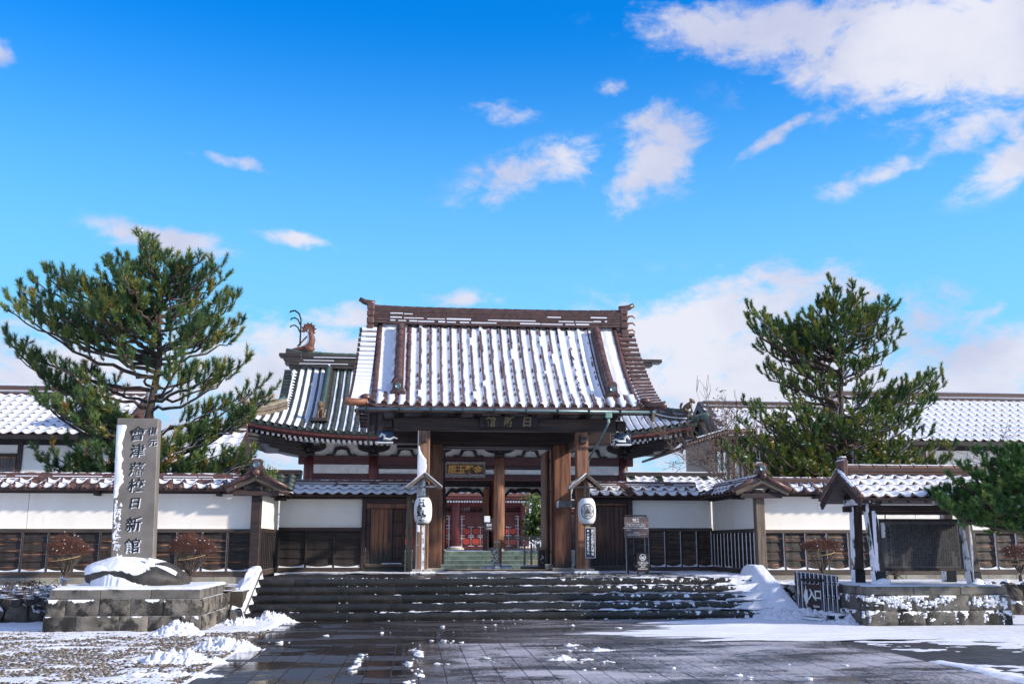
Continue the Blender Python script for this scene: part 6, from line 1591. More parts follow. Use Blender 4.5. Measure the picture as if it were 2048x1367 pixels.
# doors: red drum-shaped panels between pale fittings
dr_x = [(cxs[0]+.45, cxs[1]-.45), (cxs[1]+.45, cxs[2]-.45), (cxs[2]+.45, cxs[3]-.45)]
for (a, c) in dr_x:
    for h_ in range(2):
        x0 = a+(c-a)/2*h_+.02; x1 = a+(c-a)/2*(h_+1)-.02
        d_ = rb('door', 'wood_red', x0, x1, YH+.2, YH+.28, zf+.05, hz(1029), .01)
        n = 2; wv = (x1-x0)/3 if False else (x1-x0)/2
        for zi, (za, zb_) in enumerate(((hz(1067), hz(1056)), (hz(1088), hz(1076)))):
            for q in range(3):
                xc = x0+(x1-x0)*(q+.5)/3; b = MB(); w_ = (x1-x0)/3*.40; hh = (zb_-za)/2
                b.prism([(w_*math.copysign(abs(math.cos(t_))**.6, math.cos(t_)), hh*math.copysign(abs(math.sin(t_))**.75, math.sin(t_))) for t_ in [2*math.pi*i/16 for i in range(16)]], -.12, 0, Matrix.Translation((xc, YH+.2, (za+zb_)/2))); b.obj('drum_panel', 'red_lacquer', d_, False)
                if q: b = MB(); xs_ = x0+(x1-x0)*q/3; b.box(xs_-.03, xs_+.03, YH+.14, YH+.19, za-.12, zb_+.12); b.box(xs_-.2, xs_+.2, YH+.14, YH+.19, za-.14, za-.08); b.box(xs_-.2, xs_+.2, YH+.14, YH+.19, zb_+.08, zb_+.14); b.obj('fitting', 'door_fitting', d_)
        for xs_ in (x0, x1):
            b = MB(); b.box(xs_-.05, xs_+.05, YH+.13, YH+.19, zf+.05, hz(1029)-.1)
            for py in (1031, 1037, 1050, 1056, 1070, 1076): b.box(xs_-.22, xs_+.22, YH+.12, YH+.18, hz(py)-.03, hz(py)+.03)
            b.obj('fitting', 'door_fitting', d_)
    b = MB(); xm_ = (a+c)/2; b.box(xm_-.07, xm_+.07, YH+.05, YH+.12, zf+.02, hz(1028)); b.obj('centre_stile', 'tile_orange', RH)
HR = Roof(Ident, YH-2.2, hz(988)+.0, YH+5, hz(955), xm0-2.5, xm1+1.8, .7)
hd_ = HR.deck(10, 8, .2).obj('roof', 'tile_dusted', RH)
rb('eave_fascia', 'red_hall', xm0-2.3, xm1+1.7, YH-2.1, YH-2.0, hz(988)-.45, hz(988)-.15)
for k in range(64):
    x = xm0-2+(xm1-xm0+3.6)*k/63; b = None
rm3 = MB(); rm3.box(-.07, .07, -.02, .0, -.14, 0); rm3m = rm3.mesh('rafter_tip', 'white_paint')
for k in range(70): link('rafter_tip', rm3m, RH, Matrix.Translation((cxs[1]-1.5+(xm1+3-cxs[1])*k/69, YH-1.6, hz(988)-.52)))
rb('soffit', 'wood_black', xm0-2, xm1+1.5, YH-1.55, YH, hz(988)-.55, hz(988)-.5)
ct = MB(); r_ = .2
for x in np.arange(xm0-2.4, xm1+1.8, .5):
    ct.tube([HR.P(x, v, .05) for v in (0, .5, 1)], .14, 6)
ct.obj('round_tile', 'tile_green', RH, True, kind='stuff')
# black railing before the hall terrace and bush
fe = thing('iron_fence', 'low black fence with snow below it, in the right passage of the second gate', 'fence', (6.0, 48.6, 1.26))
fa, fb_ = at(1008, 1060, 46.6), at(1092, 1106, 46.6)
zt_, z0_ = at(1008, 1078, 46.6).z, 1.30
for z in (zt_, (zt_+z0_)/2+.35, z0_+.05): b = MB(); b.box(fa.x, fb_.x, 46.58, 46.63, z-.025, z+.035); b.obj('rail', 'iron_plain', fe)
n = 14
for k in range(n+1): x = fa.x+(fb_.x-fa.x)*k/n; b = MB(); b.box(x-.02, x+.02, 46.585, 46.625, z0_-.03, zt_+.15); b.obj('bar', 'iron_plain', fe)
# ------------------------------------------------------------------ halls beyond the walls
def hall(name, lab, x0, x1, Ye, ze, Yr, zr, tw, nv, seed, m='tile_dusted', wallset=.9, zfoot=.5, keep=.99, gap=.22, thick=.03):
    t = thing(name, lab, 'hall', ((x0+x1)/2, (Ye+Yr)/2, zfoot), 'halls beyond the boundary wall')
    nx = int((x1-x0)/tw)
    rf = Roof(Ident, Ye, ze, Yr, zr, x0, x1, .85)
    rbk = Roof(Matrix.Translation((x0+x1, 2*Yr, 0)) @ Matrix.Rotation(math.pi, 4, 'Z'), Ye, ze, Yr, zr, x0, x1, .85)
    d = rf.deck(6, 4, .14, -.01).obj('roof', 'wood_beam', t); rbk.deck(6, 4, .14, .02).obj('roof', 'tile_dusted', t)
    lim = [300]
    wave_roof(rf, nx, nv, (x1-x0)/nx, x0, d, 'tile_brown', .045, .035, seed, True, keep, gap, lim, thick, cover=.97)
    ridge_stack(t, (x0, Yr, zr-.05), (x1, Yr, zr-.05), (0, 1, 0), [(.2, .10), (.16, .02), (.2, .10), (.16, .02), (.15, .10)], 'tile_brown_snow', None, 0, 0, 2, 6)
    s_ = MB(); s_.box(x0, x1, Yr-.19, Yr+.19, zr+.29, zr+.34, None, .02); s_.box(x0, x1, Yr-.24, Yr-.14, zr+.05, zr+.11, None, .02); s_.obj('snow_cover', 'snow', t, True)
    b = MB(); b.box(x0+.3, x1-.3, Ye+wallset, Ye+wallset+.12, zfoot, ze-.1); b.obj('wall', 'plaster', t)
    b = MB(); b.box(x0+.3, x1-.3, Ye+wallset-.04, Ye+wallset+.1, ze-.30, ze-.02); b.obj('eave_beam', 'wood_black', t)
    b = MB(); b.box(x0, x1, Ye-.02, Ye+.06, ze-.16, ze-.02); b.obj('eave_board', 'wood_black', t)
    b = MB(); b.box(x0, x1, Ye+.1, Ye+wallset, ze-.12, ze-.06); b.obj('soffit', 'wood_black', t)
    return t, rf, d
def on(par, name, m, x0, x1, y0, y1, z0, z1, ch=.01): b = MB(); b.box(x0, x1, y0, y1, z0, z1, None, ch); return b.obj(name, m, par)
e = at(100, 868, 36.5); r_ = at(100, 788, 40.5)
xr_ = at(228, 860, 36.5).x
LH, lrf, ld_ = hall('storehouse', 'white hall with a snow-covered tiled roof behind the left wall, beside the big pine', -24, xr_, 36.5, e.z, 40.5, r_.z, .385, 10, 3)
wy = 37.4
for px in (38, 172, 196, 222): p = at(px, 930, wy); on(LH, 'post', 'wood_beam' if px == 38 else 'wood_warm', p.x-.09, p.x+.09, wy-.05, wy+.02, .5, e.z-.1)
a, c = at(-40, 948, wy), at(34, 912, wy)
wi = on(LH, 'window', 'wood_warm', a.x, c.x, wy-.06, wy-.01, a.z-1.0, c.z, .01); on(LH, 'plank_rail', 'wood_beam', a.x, c.x, wy-.05, wy, c.z+.005, c.z+.10)
for k in range(12): x = a.x+(c.x-a.x)*(k+.5)/12; b = MB(); b.box(x-.035, x+.035, wy-.075, wy-.062, a.z-1, c.z-.08); b.obj('window_glass', 'glass_dark', wi)
# descending ridge and hip at its right end
pA, pB = at(208, 792, 39.6), at(146, 852, 37.0)
o_, z_, f_ = ridge_stack(LH, (pB.x+.25, 37.3, lrf.P(0, .2).z), (pA.x-.3, 40.3, lrf.P(0, .95).z), (1, 0, 0), [(.22, .12), (.18, .02), (.22, .12), (.18, .02), (.16, .10)], 'tile_brown_patch', None, 0, 0, 2, 4)
onigawara(LH, Vector((pB.x+.22, 37.15, lrf.P(0, .17).z+.0)), .62, .62, 0)
hx0 = xr_
rfh = Roof(frame(Vector((xr_, 36.5, 0)), Vector((0, 1, 0)), Vector((-1, 0, 0)), Vector((0, 0, 1))), -.9, e.z, 1.2, e.z+1.5, 0, lambda v: 6, .85)
dh = rfh.deck(4, 3, .12, -.01).obj('side_roof', 'wood_beam', LH); wave_roof(rfh, 12, 5, .5, 0, dh, 'tile_brown', .045, .035, 5, True, .55, .3)
# small snowy building right of the monument
e2, r2 = at(400, 925, 40), at(400, 862, 43.5)
SB, srf, sd_ = hall('outbuilding', 'low building under a smooth snowy roof, glimpsed between the monument and the middle gate', at(330, 900, 40).x, at(462, 900, 40).x, 40, e2.z, 43.5, r2.z, .5, 5, 8, gap=.05)
# right halls
e3, r3 = at(1950, 882, 38), at(1950, 800, 42.5)
x0_ = at(1752, 870, 38).x
RHall, rrf, rd_ = hall('storehouse', 'long white hall with blue-shadowed snowy roof behind the wall at far right', x0_, x0_+17.6, 38, e3.z, 42.5, r3.z, .372, 8, 5, gap=.14, thick=.03)
for px in (1768, 1848, 2010): p = at(px, 930, 38.9); on(RHall, 'post', 'wood_warm', p.x-.1, p.x+.1, 38.84, 38.92, .5, e3.z-.1)
e4, r4 = at(1560, 872, 46), at(1560, 816, 49.5)
xa, xb = at(1437, 840, 47).x, at(1790, 840, 47).x
RA, arf, ad_ = hall('hall', 'gabled white hall with dark vertical battens behind the bare tree', xa, xb, 46, e4.z, 49.5, r4.z, .5, 6, 6, gap=.06)
wx = at(1432, 900, 46.9).x; wyy = 46.88
for k, px in enumerate((1432, 1443, 1455, 1467, 1479, 1491, 1503, 1522, 1540)): p = at(px, 900, wyy); on(RA, 'post', 'wood_warm' if px in (1491, 1503, 1432) else 'wood_black', p.x-.05-(.09 if px == 1491 else 0), p.x+.05, wyy-.05, wyy, .5, e4.z-.1)
on(RA, 'end_wall', 'plaster', wx-.1, wx+.02, 46.9, 52, .5, e4.z)
b = MB(); b.add([(xa+.02, 46, e4.z), (xa+.02, 49.5, r4.z), (xa+.02, 53, e4.z)], [(0, 1, 2)]); b.obj('gable_panel', 'wood_black', RA)
for s_, (ya, za, yb, zb_) in enumerate(((45.9, e4.z-.1, 49.5, r4.z+.05), (53.1, e4.z-.1, 49.5, r4.z+.05))):
    b = MB(); b.bar((xa-.25, ya, za), (xa-.25, yb, zb_), .10, .32, .02); b.bar((xa-.05, ya, za+.2), (xa-.05, yb, zb_+.2), .45, .10, .02); b.obj('bargeboard', 'ridge_dark', RA)
rsk = Roof(frame(Vector((xa-.1, 45.2, 0)), Vector((0, 1, 0)), Vector((1, 0, 0)), Vector((0, 0, 1))), -2.1, at(1378, 897, 47).z, 0, e4.z+.15, 0, 9, .9)
rsk2 = Roof(frame(Vector((xa-.1, 54.2, 0)), Vector((0, -1, 0)), Vector((1, 0, 0)), Vector((0, 0, 1))), -2.1, at(1378, 897, 47).z, 0, e4.z+.15, 0, 9, .9)
dsk = rsk2.deck(6, 3, .12, -.01).obj('skirt_roof', 'wood_beam', RA)
b = MB()
p_ = [Vector((xa-2.2, 45.2, at(1378, 897, 47).z)), Vector((xa-.1, 45.2, e4.z+.1)), Vector((xa+1.2, 45.0, e4.z+.12))]
b.tube(p_, .13, 8); b.obj('verge_tile', 'tile_brown', RA, True)
for k in range(18):
    q = p_[0].lerp(p_[1], k/17); b = MB(); b.tube([q+Vector((0, -.28, -.02)), q+Vector((0, .2, .08))], .07, 6); b.obj('verge_tile', 'tile_brown_snow', RA, True)
b = MB(); b.bar(p_[0]+Vector((0, .1, .17)), p_[1]+Vector((0, .1, .17)), .5, .06, .02); b.obj('snow_cover', 'snow', RA)
# low inner walls either side of the middle gate
for (pa, pb, lab) in ((476, 603, 'dark-tiled inner wall between the left boundary wall and the middle gate'), (1252, 1452, 'snow-tiled inner wall between the middle gate and the right hall')):
    A_, B_ = at(pa, 950, 40), at(pb, 950, 40); zr_ = at(1300, 942, 40).z
    t = thing('inner_wall', lab, 'wall', ((A_.x+B_.x)/2, 40, .5), 'inner walls')
    on(t, 'wall', 'plaster', A_.x, B_.x, 40.1, 40.4, .5, zr_-.6); Mi = frame(Vector((A_.x, 40.25, 0)), Vector((1, 0, 0)), Vector((0, 1, 0)), Vector((0, 0, 1)))
    rf = Roof(Mi, -.95, zr_-.85, -.06, zr_-.18, 0, B_.x-A_.x, .9); d = rf.deck(4, 3, .06).obj('coping_board', 'wood_black', t)
    L_ = B_.x-A_.x; nx = max(1, int(L_/.36)); wave_roof(rf, nx, 4, L_/nx, 0, d, 'tile_green', .04, .03, 5, pa > 1000, .8, .25)
    ridge_stack(t, Mi @ Vector((0, 0, zr_-.2)), Mi @ Vector((L_, 0, zr_-.2)), (0, 1, 0), [(.15, .07), (.12, .02), (.15, .07)], 'ridge_dark', None, 0, 0, 2, 3)
    b = MB(); b.box(A_.x, B_.x, 40.08, 40.42, zr_-.035, zr_-.0, None, .01); b.obj('snow_cover', 'snow', t)

# ------------------------------------------------------------------ inscribed monument on its boulder
MN = thing('stone_monument', 'tall grey stone slab inscribed with black characters, snow stuck down its left edge', 'monument', (-5.5, 20.7, .77))
b = MB(); lean = .09
def slabx(z): return -lean*(z-1.1)/3
pts = []
x0, x1, y0, y1, z0, z1 = -5.875, -5.075, 20.60, 20.86, .95, 4.06
b.box(x0, x1, y0, y1, z0, z1, Matrix(((1, 0, -lean/3, lean*1.1/3), (0, 1, 0, 0), (0, 0, 1, 0), (0, 0, 0, 1))), .012)
slab = b.obj('slab', 'monument_stone', MN)
yf = 20.60
tb, tw_ = MB(), MB(); KS = .90
for ch, px, py, s_, rz, sx_ in (('會', 276, 866, .34, .10, 1.05), ('津', 275, 900, .32, .06, 1), ('藩', 273.5, 937, .33, .02, .98), ('校', 272.5, 969, .32, .08, 1.1), ('日', 270, 1005, .26, .05, 1.05), ('新', 267, 1047, .34, .10, 1.0), ('館', 265, 1090, .34, .10, 1.0), ('復', 305.5, 861, .19, .10, 1.1), ('元', 305, 884, .19, .08, 1.1)):
    p = at(px, py, yf)
    put_text(tb, ch, s_*KS, Vector((p.x, yf-.006, p.z)), .003, .005 if s_ > .2 else .002, .12, rz, sx_, .95)
    if py > 862 and s_ > .2 or True: put_text(tw_, ch, s_*KS, Vector((p.x+.018, yf-.002, p.z-.014)), .0025, .004 if s_ > .2 else 0, .12, rz, sx_, .95)
tb.obj('inscription', 'ink', slab)
tw_.obj('snow_in_inscription', 'snow', slab)
tb = MB()
for ch, py in (('印', 1022), ('沐', 1050), ('評', 1064), ('英', 1078), ('院', 1093)): p = at(236-(py-1022)*.03, py, yf); put_text(tb, ch, .12, Vector((p.x, yf-.004, p.z)), .003, .004, .2)
tb.obj('snow_in_inscription', 'snow', slab)
def plaster_snow(parent, y, zs, xl, xr, seed, th=.03, n=90):
    """wind-packed snow on an upright face; ragged right edge"""
    b = MB(); G1 = []
    for i in range(n+1):
        z = zs[0]+(zs[1]-zs[0])*i/n; l, r_ = xl(z), xr(z); w_ = r_-l; row = []
        for k in range(7):
            u = k/6; x = l+w_*u; t_ = th*(1-abs(2*u-1)**4)*(.6+.7*float(fbm(z*9, u*3, 3, seed)))
            row.append((x, y-max(0.001, t_) if w_ > .01 else y+.01, z))
        G1.append(row)
    b.grid(G1[::-1]); return b
def me_(z):
    t_ = (z-2.4)/1.5; base = .150+.02*math.sin(z*7)-.10*max(0, 1-(z-2.45)/.35 if z < 2.8 else 0)
    j = (float(fbm(z*9, 1, 4, 3))-.5)*.13
    return x0+slabx(z)+max(0, base+j) if z > 2.47 else x0+slabx(z)
plaster_snow(slab, yf, (2.45, 3.92), lambda z: x0+slabx(z)-.004, me_, 4).obj('snow_cover', 'snow', slab, True)
b = MB(); rr = random.Random(3)
for k in range(46):
    z = 1.25+1.2*rr.random()**.7; b.blob((x0+slabx(z)+.03+rr.random()**2*.12, yf, z), (rr.uniform(.012, .03), .008, rr.uniform(.01, .035)), 5, k, .3, nl=6)
b.obj('snow_cover', 'snow', slab, True)
b = MB(); b.blob((-5.42, 20.72, .93), (.98, .60, .41), 22, 9, .11, nl=30)
rk = b.top('boulder', 'rock', 'dark rounded boulder at the monument foot, its left half under snow', 'rock', True, base=(-5.42, 20.7, .765))
def rock_z(x, y): return .93+.41*np.sqrt(np.clip(1-((x+5.42)/.96)**2-((y-20.72)/.60)**2, 0, 1))
def rs(x, y):
    k = smooth(-5.38, -5.62, x+(fbm(x*4.5, y*4.5, 4, 3)-.5)*1.5)*smooth(.95, .8, ((x+5.42)/.92)**2+((y-20.72)/.60)**2+(fbm(x*5, y*5, 3, 5)-.5)*.35)
    return np.where(((x+5.42)/.96)**2+((y-20.72)/.60)**2 > .97, -.35, 0)+rock_z(x, y)-.085+.145*smooth(.52, .70, k)*(.7+.4*fbm(x*4, y*4, 3, 6))
sheet('snow_on_boulder', -6.4, -4.6, 20.1, 20.62, .018, rs, drop=-9, label='snow cap draped over the left of the boulder')

plaster_snow(G, 27.225, (1.9, 4.25), lambda z: .052, lambda z: .052+max(0, (.22 if z < 3.8 else .22-(z-3.8)*.5)+.12*(float(fbm(z*6, 1, 4, 3))-.5)-(.12 if z < 2.3 else 0)), 14, .02).obj('snow_cover', 'snow', G, True)
# ------------------------------------------------------------------ roofed notice board
PV = thing('notice_pavilion', 'small tiled roof on leaning posts sheltering a dark hanging board, right side', 'shelter', (10.4, 20.5, .76))
gx0, gx1 = at(1717, 991, 19.6).x, 12.05
yr = 20.5; zr = at(1690, 932, yr).z-.16; ze = at(1800, 995, 19.6).z
rf = Roof(Ident, 19.55, ze, yr, zr, gx0, gx1, .9); rbk = Roof(Matrix.Translation((gx0+gx1, 2*yr, 0)) @ Matrix.Rotation(math.pi, 4, 'Z'), 19.55, ze, yr, zr, gx0, gx1, .9)
d = rf.deck(6, 4, .06, -.005).obj('roof', 'wood_beam', PV); d2 = rbk.deck(6, 4, .06, -.005).obj('roof', 'wood_beam', PV)
nxp = 11; tw = (gx1-gx0)/nxp
wave_roof(rf, nxp, 4, tw, gx0, d, 'tile_brown', .03, .03, 4, True, .98, .30, None, .022); wave_roof(rbk, nxp, 3, tw, gx0, d2, 'tile_brown', .03, .03, 4, True, 1, .2)
ridge_stack(PV, (gx0+.15, yr, zr-.02), (gx1, yr, zr-.02), (0, 1, 0), [(.16, .05), (.13, .012), (.16, .05), (.13, .012), (.12, .03)], 'tile_brown_patch', halftile(.27, .085, .08, 7, 'tile_dusted', 'ridge_tile'), 10)
b = MB(); b.box(gx0+.02, gx0+.16, yr-.17, yr+.17, zr-.05, zr+.30, None, .03); b.box(gx0+.04, gx0+.18, yr-.10, yr+.10, zr+.30, zr+.37, None, .03); b.obj('end_tile', 'tile_brown_patch', PV)
for rf_ in (rf, rbk):
    s_ = 1 if rf_ is rf else -1
    for x in ((gx0, gx1)):
        ex = x
        A_ = Vector((ex, 19.5 if s_ > 0 else 2*yr-19.5, ze-.03)); B_ = Vector((ex, yr, zr+.0))
        b = MB(); b.bar(A_-Vector((0, 0, .09)), B_-Vector((0, 0, .09)), .05, .15, .01); b.obj('bargeboard', 'wood_beam', PV)
        b = MB(); b.tube([A_+Vector((0, 0, .06)), A_.lerp(B_, .5)+Vector((0, 0, .06)), B_+Vector((0, 0, .07))], .065, 8); b.obj('verge_tile', 'tile_brown_patch', PV, True)
def pst(xb, yb, xt, yt):
    b = MB(); b.bar((xb, yb, 1.02), (xt, yt, ze-.12), .20, .20, .012, Vector((0, 1, 0))); o = b.obj('post', 'wood_pavilion', PV)
    b = MB(); b.bar((xb-.00, yb, .765), (xb+(xt-xb)*.2, yb+(yt-yb)*.2, 1.06), .225, .225, .01, Vector((0, 1, 0))); b.obj('post_shoe', 'iron', PV)
    return o
for xb, xt in ((9.40, 9.36), (11.42, 11.38)): 
    pst(xb, 20.0, xt, 20.18); pst(xb-.0, 21.0, xt, 20.82)
zt = ze-.12
for y in (20.16, 20.84): b = MB(); b.box(9.1, 11.9, y-.06, y+.06, zt-.13, zt-.005, None, .01); b.obj('beam', 'wood_beam', PV)
for x in (9.37, 11.39): b = MB(); b.box(x-.08, x+.08, 19.75, 21.25, zt, zt+.15, None, .012); b.obj('cross_beam', 'wood_pavilion', PV); b = MB(); b.box(x-.03, x+.03, 20.45, 20.55, zt+.15, zr, None, .01); b.obj('king_post', 'wood_beam', PV)
b = MB(); b.box(gx0-.0, gx0+.26, 19.70, 19.82, ze-.10, ze-.0, None, .02); b.box(9.22, 9.52, 19.86, 20.05, zt-.02, zt+.12, None, .04); b.obj('beam_end', 'wood_pavilion', PV)
b = MB(); b.blob((9.27, 19.88, zt+.10), (.06, .05, .05), 8, 2, .2); b.blob((9.20, 19.9, zt-.08), (.03, .05, .10), 8, 3, .2); b.obj('snow_cover', 'snow', PV, True)
for x in np.linspace(gx0+.3, gx1-.2, 8): b = MB(); b.bar((x, 19.6, ze-.075), (x, 20.5, zr-.09), .05, .06); b.obj('rafter', 'wood_black', PV)
b = MB(); b.box(9.35, 11.45, 20.44, 20.56, zt-.19, zt-.06, None, .01); b.obj('hanging_rail', 'wood_beam', PV)
for s_, (xa_, w_) in enumerate(((9.29, .16),)):
    plaster_snow(PV, 19.93, (1.06, ze-.25), lambda z: 9.30+.0*z, lambda z: 9.30+.07+.06*(float(fbm(z*6, 2, 3, 5))-.3)-(0.02 if z > 2.2 else 0), 7, .03).obj('snow_cover', 'snow', PV, True)
plaster_snow(PV, 19.88, (.78, 2.35), lambda z: 11.32, lambda z: 11.355+.02*math.sin(z*5), 8, .02).obj('snow_cover', 'snow', PV, True)
b = MB(); b.blob((9.38, 19.85, .80), (.22, .10, .10), 8, 3, .3); b.blob((11.40, 19.87, .79), (.16, .08, .09), 8, 4, .3); b.obj('snow_cover', 'snow', PV, True)
b = MB(); rr = random.Random(44)
for k in range(95):
    row = rr.choice((0, 1)); cx_ = 8.95+2.85*rr.random()**1.3; cz_ = (.53 if row else .24)-rr.random()**2*.16
    for _ in range(rr.randint(2, 6)): b.blob((cx_+rr.gauss(0, .07), 19.545, cz_+rr.gauss(0, .025)), (rr.uniform(.015, .06), .018, rr.uniform(.010, .035)), 6, k*7+_, .5, nl=9)
o_ = b.obj('snow_patches', 'snow', BR, True, kind='stuff')
# hanging board
p0, p1 = at(1764, 1136, 20.5), at(1917, 1042, 20.5)
HBd = thing('hanging_inscription', 'dark wooden board densely carved with small characters, hung from two chains under the little roof', 'board', ((p0.x+p1.x)/2, 20.5, p0.z))
b = MB(); b.box(p0.x, p1.x, 20.44, 20.48, p0.z, p1.z, None, .006); bd = b.obj('panel', 'board_slate', HBd)
for a in ((p0.x-.02, p1.x+.02, p1.z, p1.z+.05), (p0.x-.02, p1.x+.02, p0.z-.05, p0.z), (p0.x-.05, p0.x-.002, p0.z-.05, p1.z+.05), (p1.x+.002, p1.x+.05, p0.z-.05, p1.z+.05)):
    b = MB(); b.box(a[0], a[1], 20.41, 20.50, a[2], a[3], None, .008); b.obj('frame', 'wood_pavilion', HBd)
for x in (p0.x+.13, p1.x-.25):
    for k in range(4):
        b = MB(); z = p1.z+.075+.045*k; n = 10; r_ = .022
        c_ = [Vector((x+(r_*.6*math.cos(6.283*i/n) if k % 2 == 0 else 0), 20.46+(0 if k % 2 == 0 else r_*.6*math.cos(6.283*i/n)), z+.030*math.sin(6.283*i/n))) for i in range(n+1)]
        b.tube(c_, .006, 5, False); b.obj('chain_link', 'iron_plain', HBd)
pool = [text_mesh(c_, .052, 0, .001) for c_ in '文武忠孝仁義礼智信学教師弟心国家人道天地日月山川']
tb = MB(); rr = random.Random(6); ncol = 27
for i in range(ncol):
    x = p1.x-.10-(p1.x-p0.x-.34)*i/(ncol-1); n = 17 if rr.random() < .8 else rr.randint(9, 14)
    for k in range(n):
        V, F = pool[rr.randrange(len(pool))]; z = p1.z-.09-(p1.z-p0.z-.16)*k/16
        tb.add([(x+v.x, 20.4375, z+v.y) for v in V], F)
for k, ch in enumerate('會津藩校日新館之記'): 
    V, F = text_mesh(ch, .085, 0, .002); tb.add([(p0.x+.16+v.x, 20.4372, p1.z-.14-.092*k+v.y) for v in V], F)
tb.obj('inscription', 'board_letters', bd, kind='stuff')
b = plaster_snow(bd, 20.438, (p1.z-.34, p1.z-.03), lambda z: p0.x+.005, lambda z: p0.x+.02+.10*float(fbm(z*14, 3, 3, 9)), 3, .02, 30); b.obj('snow_cover', 'snow', bd, True)
# ------------------------------------------------------------------ entrance barrier with its sign
A_, B_ = Vector((8.42, 22.0, 0)), Vector((8.86, 20.72, 0)); dd = (B_-A_).normalized(); L_ = (B_-A_).length; nn = Vector((dd.y, -dd.x, 0)); zz0 = .06
EB = thing('picket_barrier', 'snow-plastered picket barrier with a dark entrance panel, right of the steps', 'barrier', ((A_+B_)/2).to_tuple())
Mb = frame(A_, dd, -nn, Vector((0, 0, 1)))
n = 10
for k in range(n):
    x = L_*(k+.5)/n; b = MB(); b.box(x-.028, x+.028, -.02, .02, .12, .98-.006*k, Mb, .008); b.obj('picket', 'wood_grey', EB)
    s_ = MB(); lo = .14 if k in (0, 1, 6, 7, 8, 9) else .74
    s_.box(x-.054, x+.040, -.060, -.018, lo, 1.0-.006*k, Mb, .012); s_.obj('snow_cover', 'snow', EB, True)
for z in (.46+.0, .74):
    b = MB(); b.box(0, L_, .02, .05, z, z+.05, Mb, .006); b.obj('rail', 'wood_grey', EB)
    s_ = MB(); s_.box(-.02, L_*.2, -.05, -.02, z, z+.07, Mb, .015); s_.box(L_*.68, L_+.02, -.055, -.02, z, z+.07, Mb, .015); s_.obj('snow_cover', 'snow', EB, True)
b = MB(); b.box(L_*.2, L_*.64, -.05, -.021, .16, .80, Mb, .005); pn = b.obj('panel', 'sign_dark', EB)
b = MB(); b.box(L_*.2, L_*.68, -.10, -.02, .80, .86, Mb, .01); b.obj('panel_cap', 'wood_black', EB)
b = MB(); ar = [(L_*.21, .47), (L_*.275, .72), (L_*.275, .62), (L_*.305, .62), (L_*.305, .34), (L_*.275, .34), (L_*.275, .22)]; b.prism(ar, -.056, -.0505, Mb)
Mt = Mb.to_3x3().to_4x4()
for ch, x, z, s_ in (('入', .40, .52, .26), ('口', .55, .52, .22), ('Nisshinkan', .50, .285, .075)):
    V, F = text_mesh(ch, s_, .003, .006 if s_ > .1 else 0); b.add([Mb @ Vector((L_*x+v.x*(1.15 if s_ > .1 else .6), -.054-v.z, z+v.y)) for v in V], F)
b.obj('lettering', 'white_paint', pn)
b = MB(); b.box(-.1, L_+.1, -.12, .12, 0.02, .12, Mb, .02); b.obj('foot_beam', 'wood_greysnow', EB)
b = MB(); b.box(.15, L_*.6, -.42, -.16, .04, .07, Mb, .01); b.obj('foot_board', 'iron_plain', EB)
b = MB(); rr = random.Random(9)
for k in range(30): x = L_*k/29; b.blob(Mb @ Vector((x, -.09+rr.uniform(-.03, .05), .12+rr.uniform(0, .05))), (.07, .07, rr.uniform(.03, .08)), 7, k, .25)
b.box(L_*.45, L_*.45+.7, -.55, -.25, .0, .09, Mb, .04); b.box(L_-.1, L_+.25, -.35, .0, .0, .2, Mb, .05); b.obj('snow_cover', 'snow', EB, True)
# ------------------------------------------------------------------ vegetation
def needles(segs, n, ln, w, rg, ang=(25, 60), density=None):
    """segs: list of (p0, p1, length scale, tint)"""
    P0 = np.array([s[0] for s in segs]); P1 = np.array([s[1] for s in segs]); sc = np.array([s[2] for s in segs]); ti = np.array([s[3] for s in segs])
    L = np.linalg.norm(P1-P0, axis=1); cnt = np.maximum(6, (n*L/.3).astype(int)); idx = np.repeat(np.arange(len(segs)), cnt); N = len(idx)
    t = rg.random(N); ax = (P1-P0)[idx]/L[idx, None]; base = P0[idx]+(P1-P0)[idx]*t[:, None]
    r_ = rg.normal(size=(N, 3)); perp = r_-ax*(r_*ax).sum(1, keepdims=True); perp /= np.linalg.norm(perp, axis=1, keepdims=True)
    a = np.radians(rg.uniform(ang[0], ang[1], N)-15*t)[:, None]; d = ax*np.cos(a)+perp*np.sin(a)
    l = ln*sc[idx]*rg.uniform(.7, 1.15, N); side = np.cross(d, rg.normal(size=(N, 3))); side /= np.linalg.norm(side, axis=1, keepdims=True)
    tip = base+d*l[:, None]; wv = side*(w/2)
    V = np.stack([base-wv, base+wv, tip+wv*.25], 1).reshape(-1, 3); F = np.arange(N*3).reshape(-1, 3)
    tt = np.repeat(np.clip(ti[idx]+rg.normal(0, .07, N), 0, 1), 3)
    return V, F, tt
def bez(a, b, c, n): return [a*(1-t)**2+b*2*t*(1-t)+c*t*t for t in np.linspace(0, 1, n+1)]
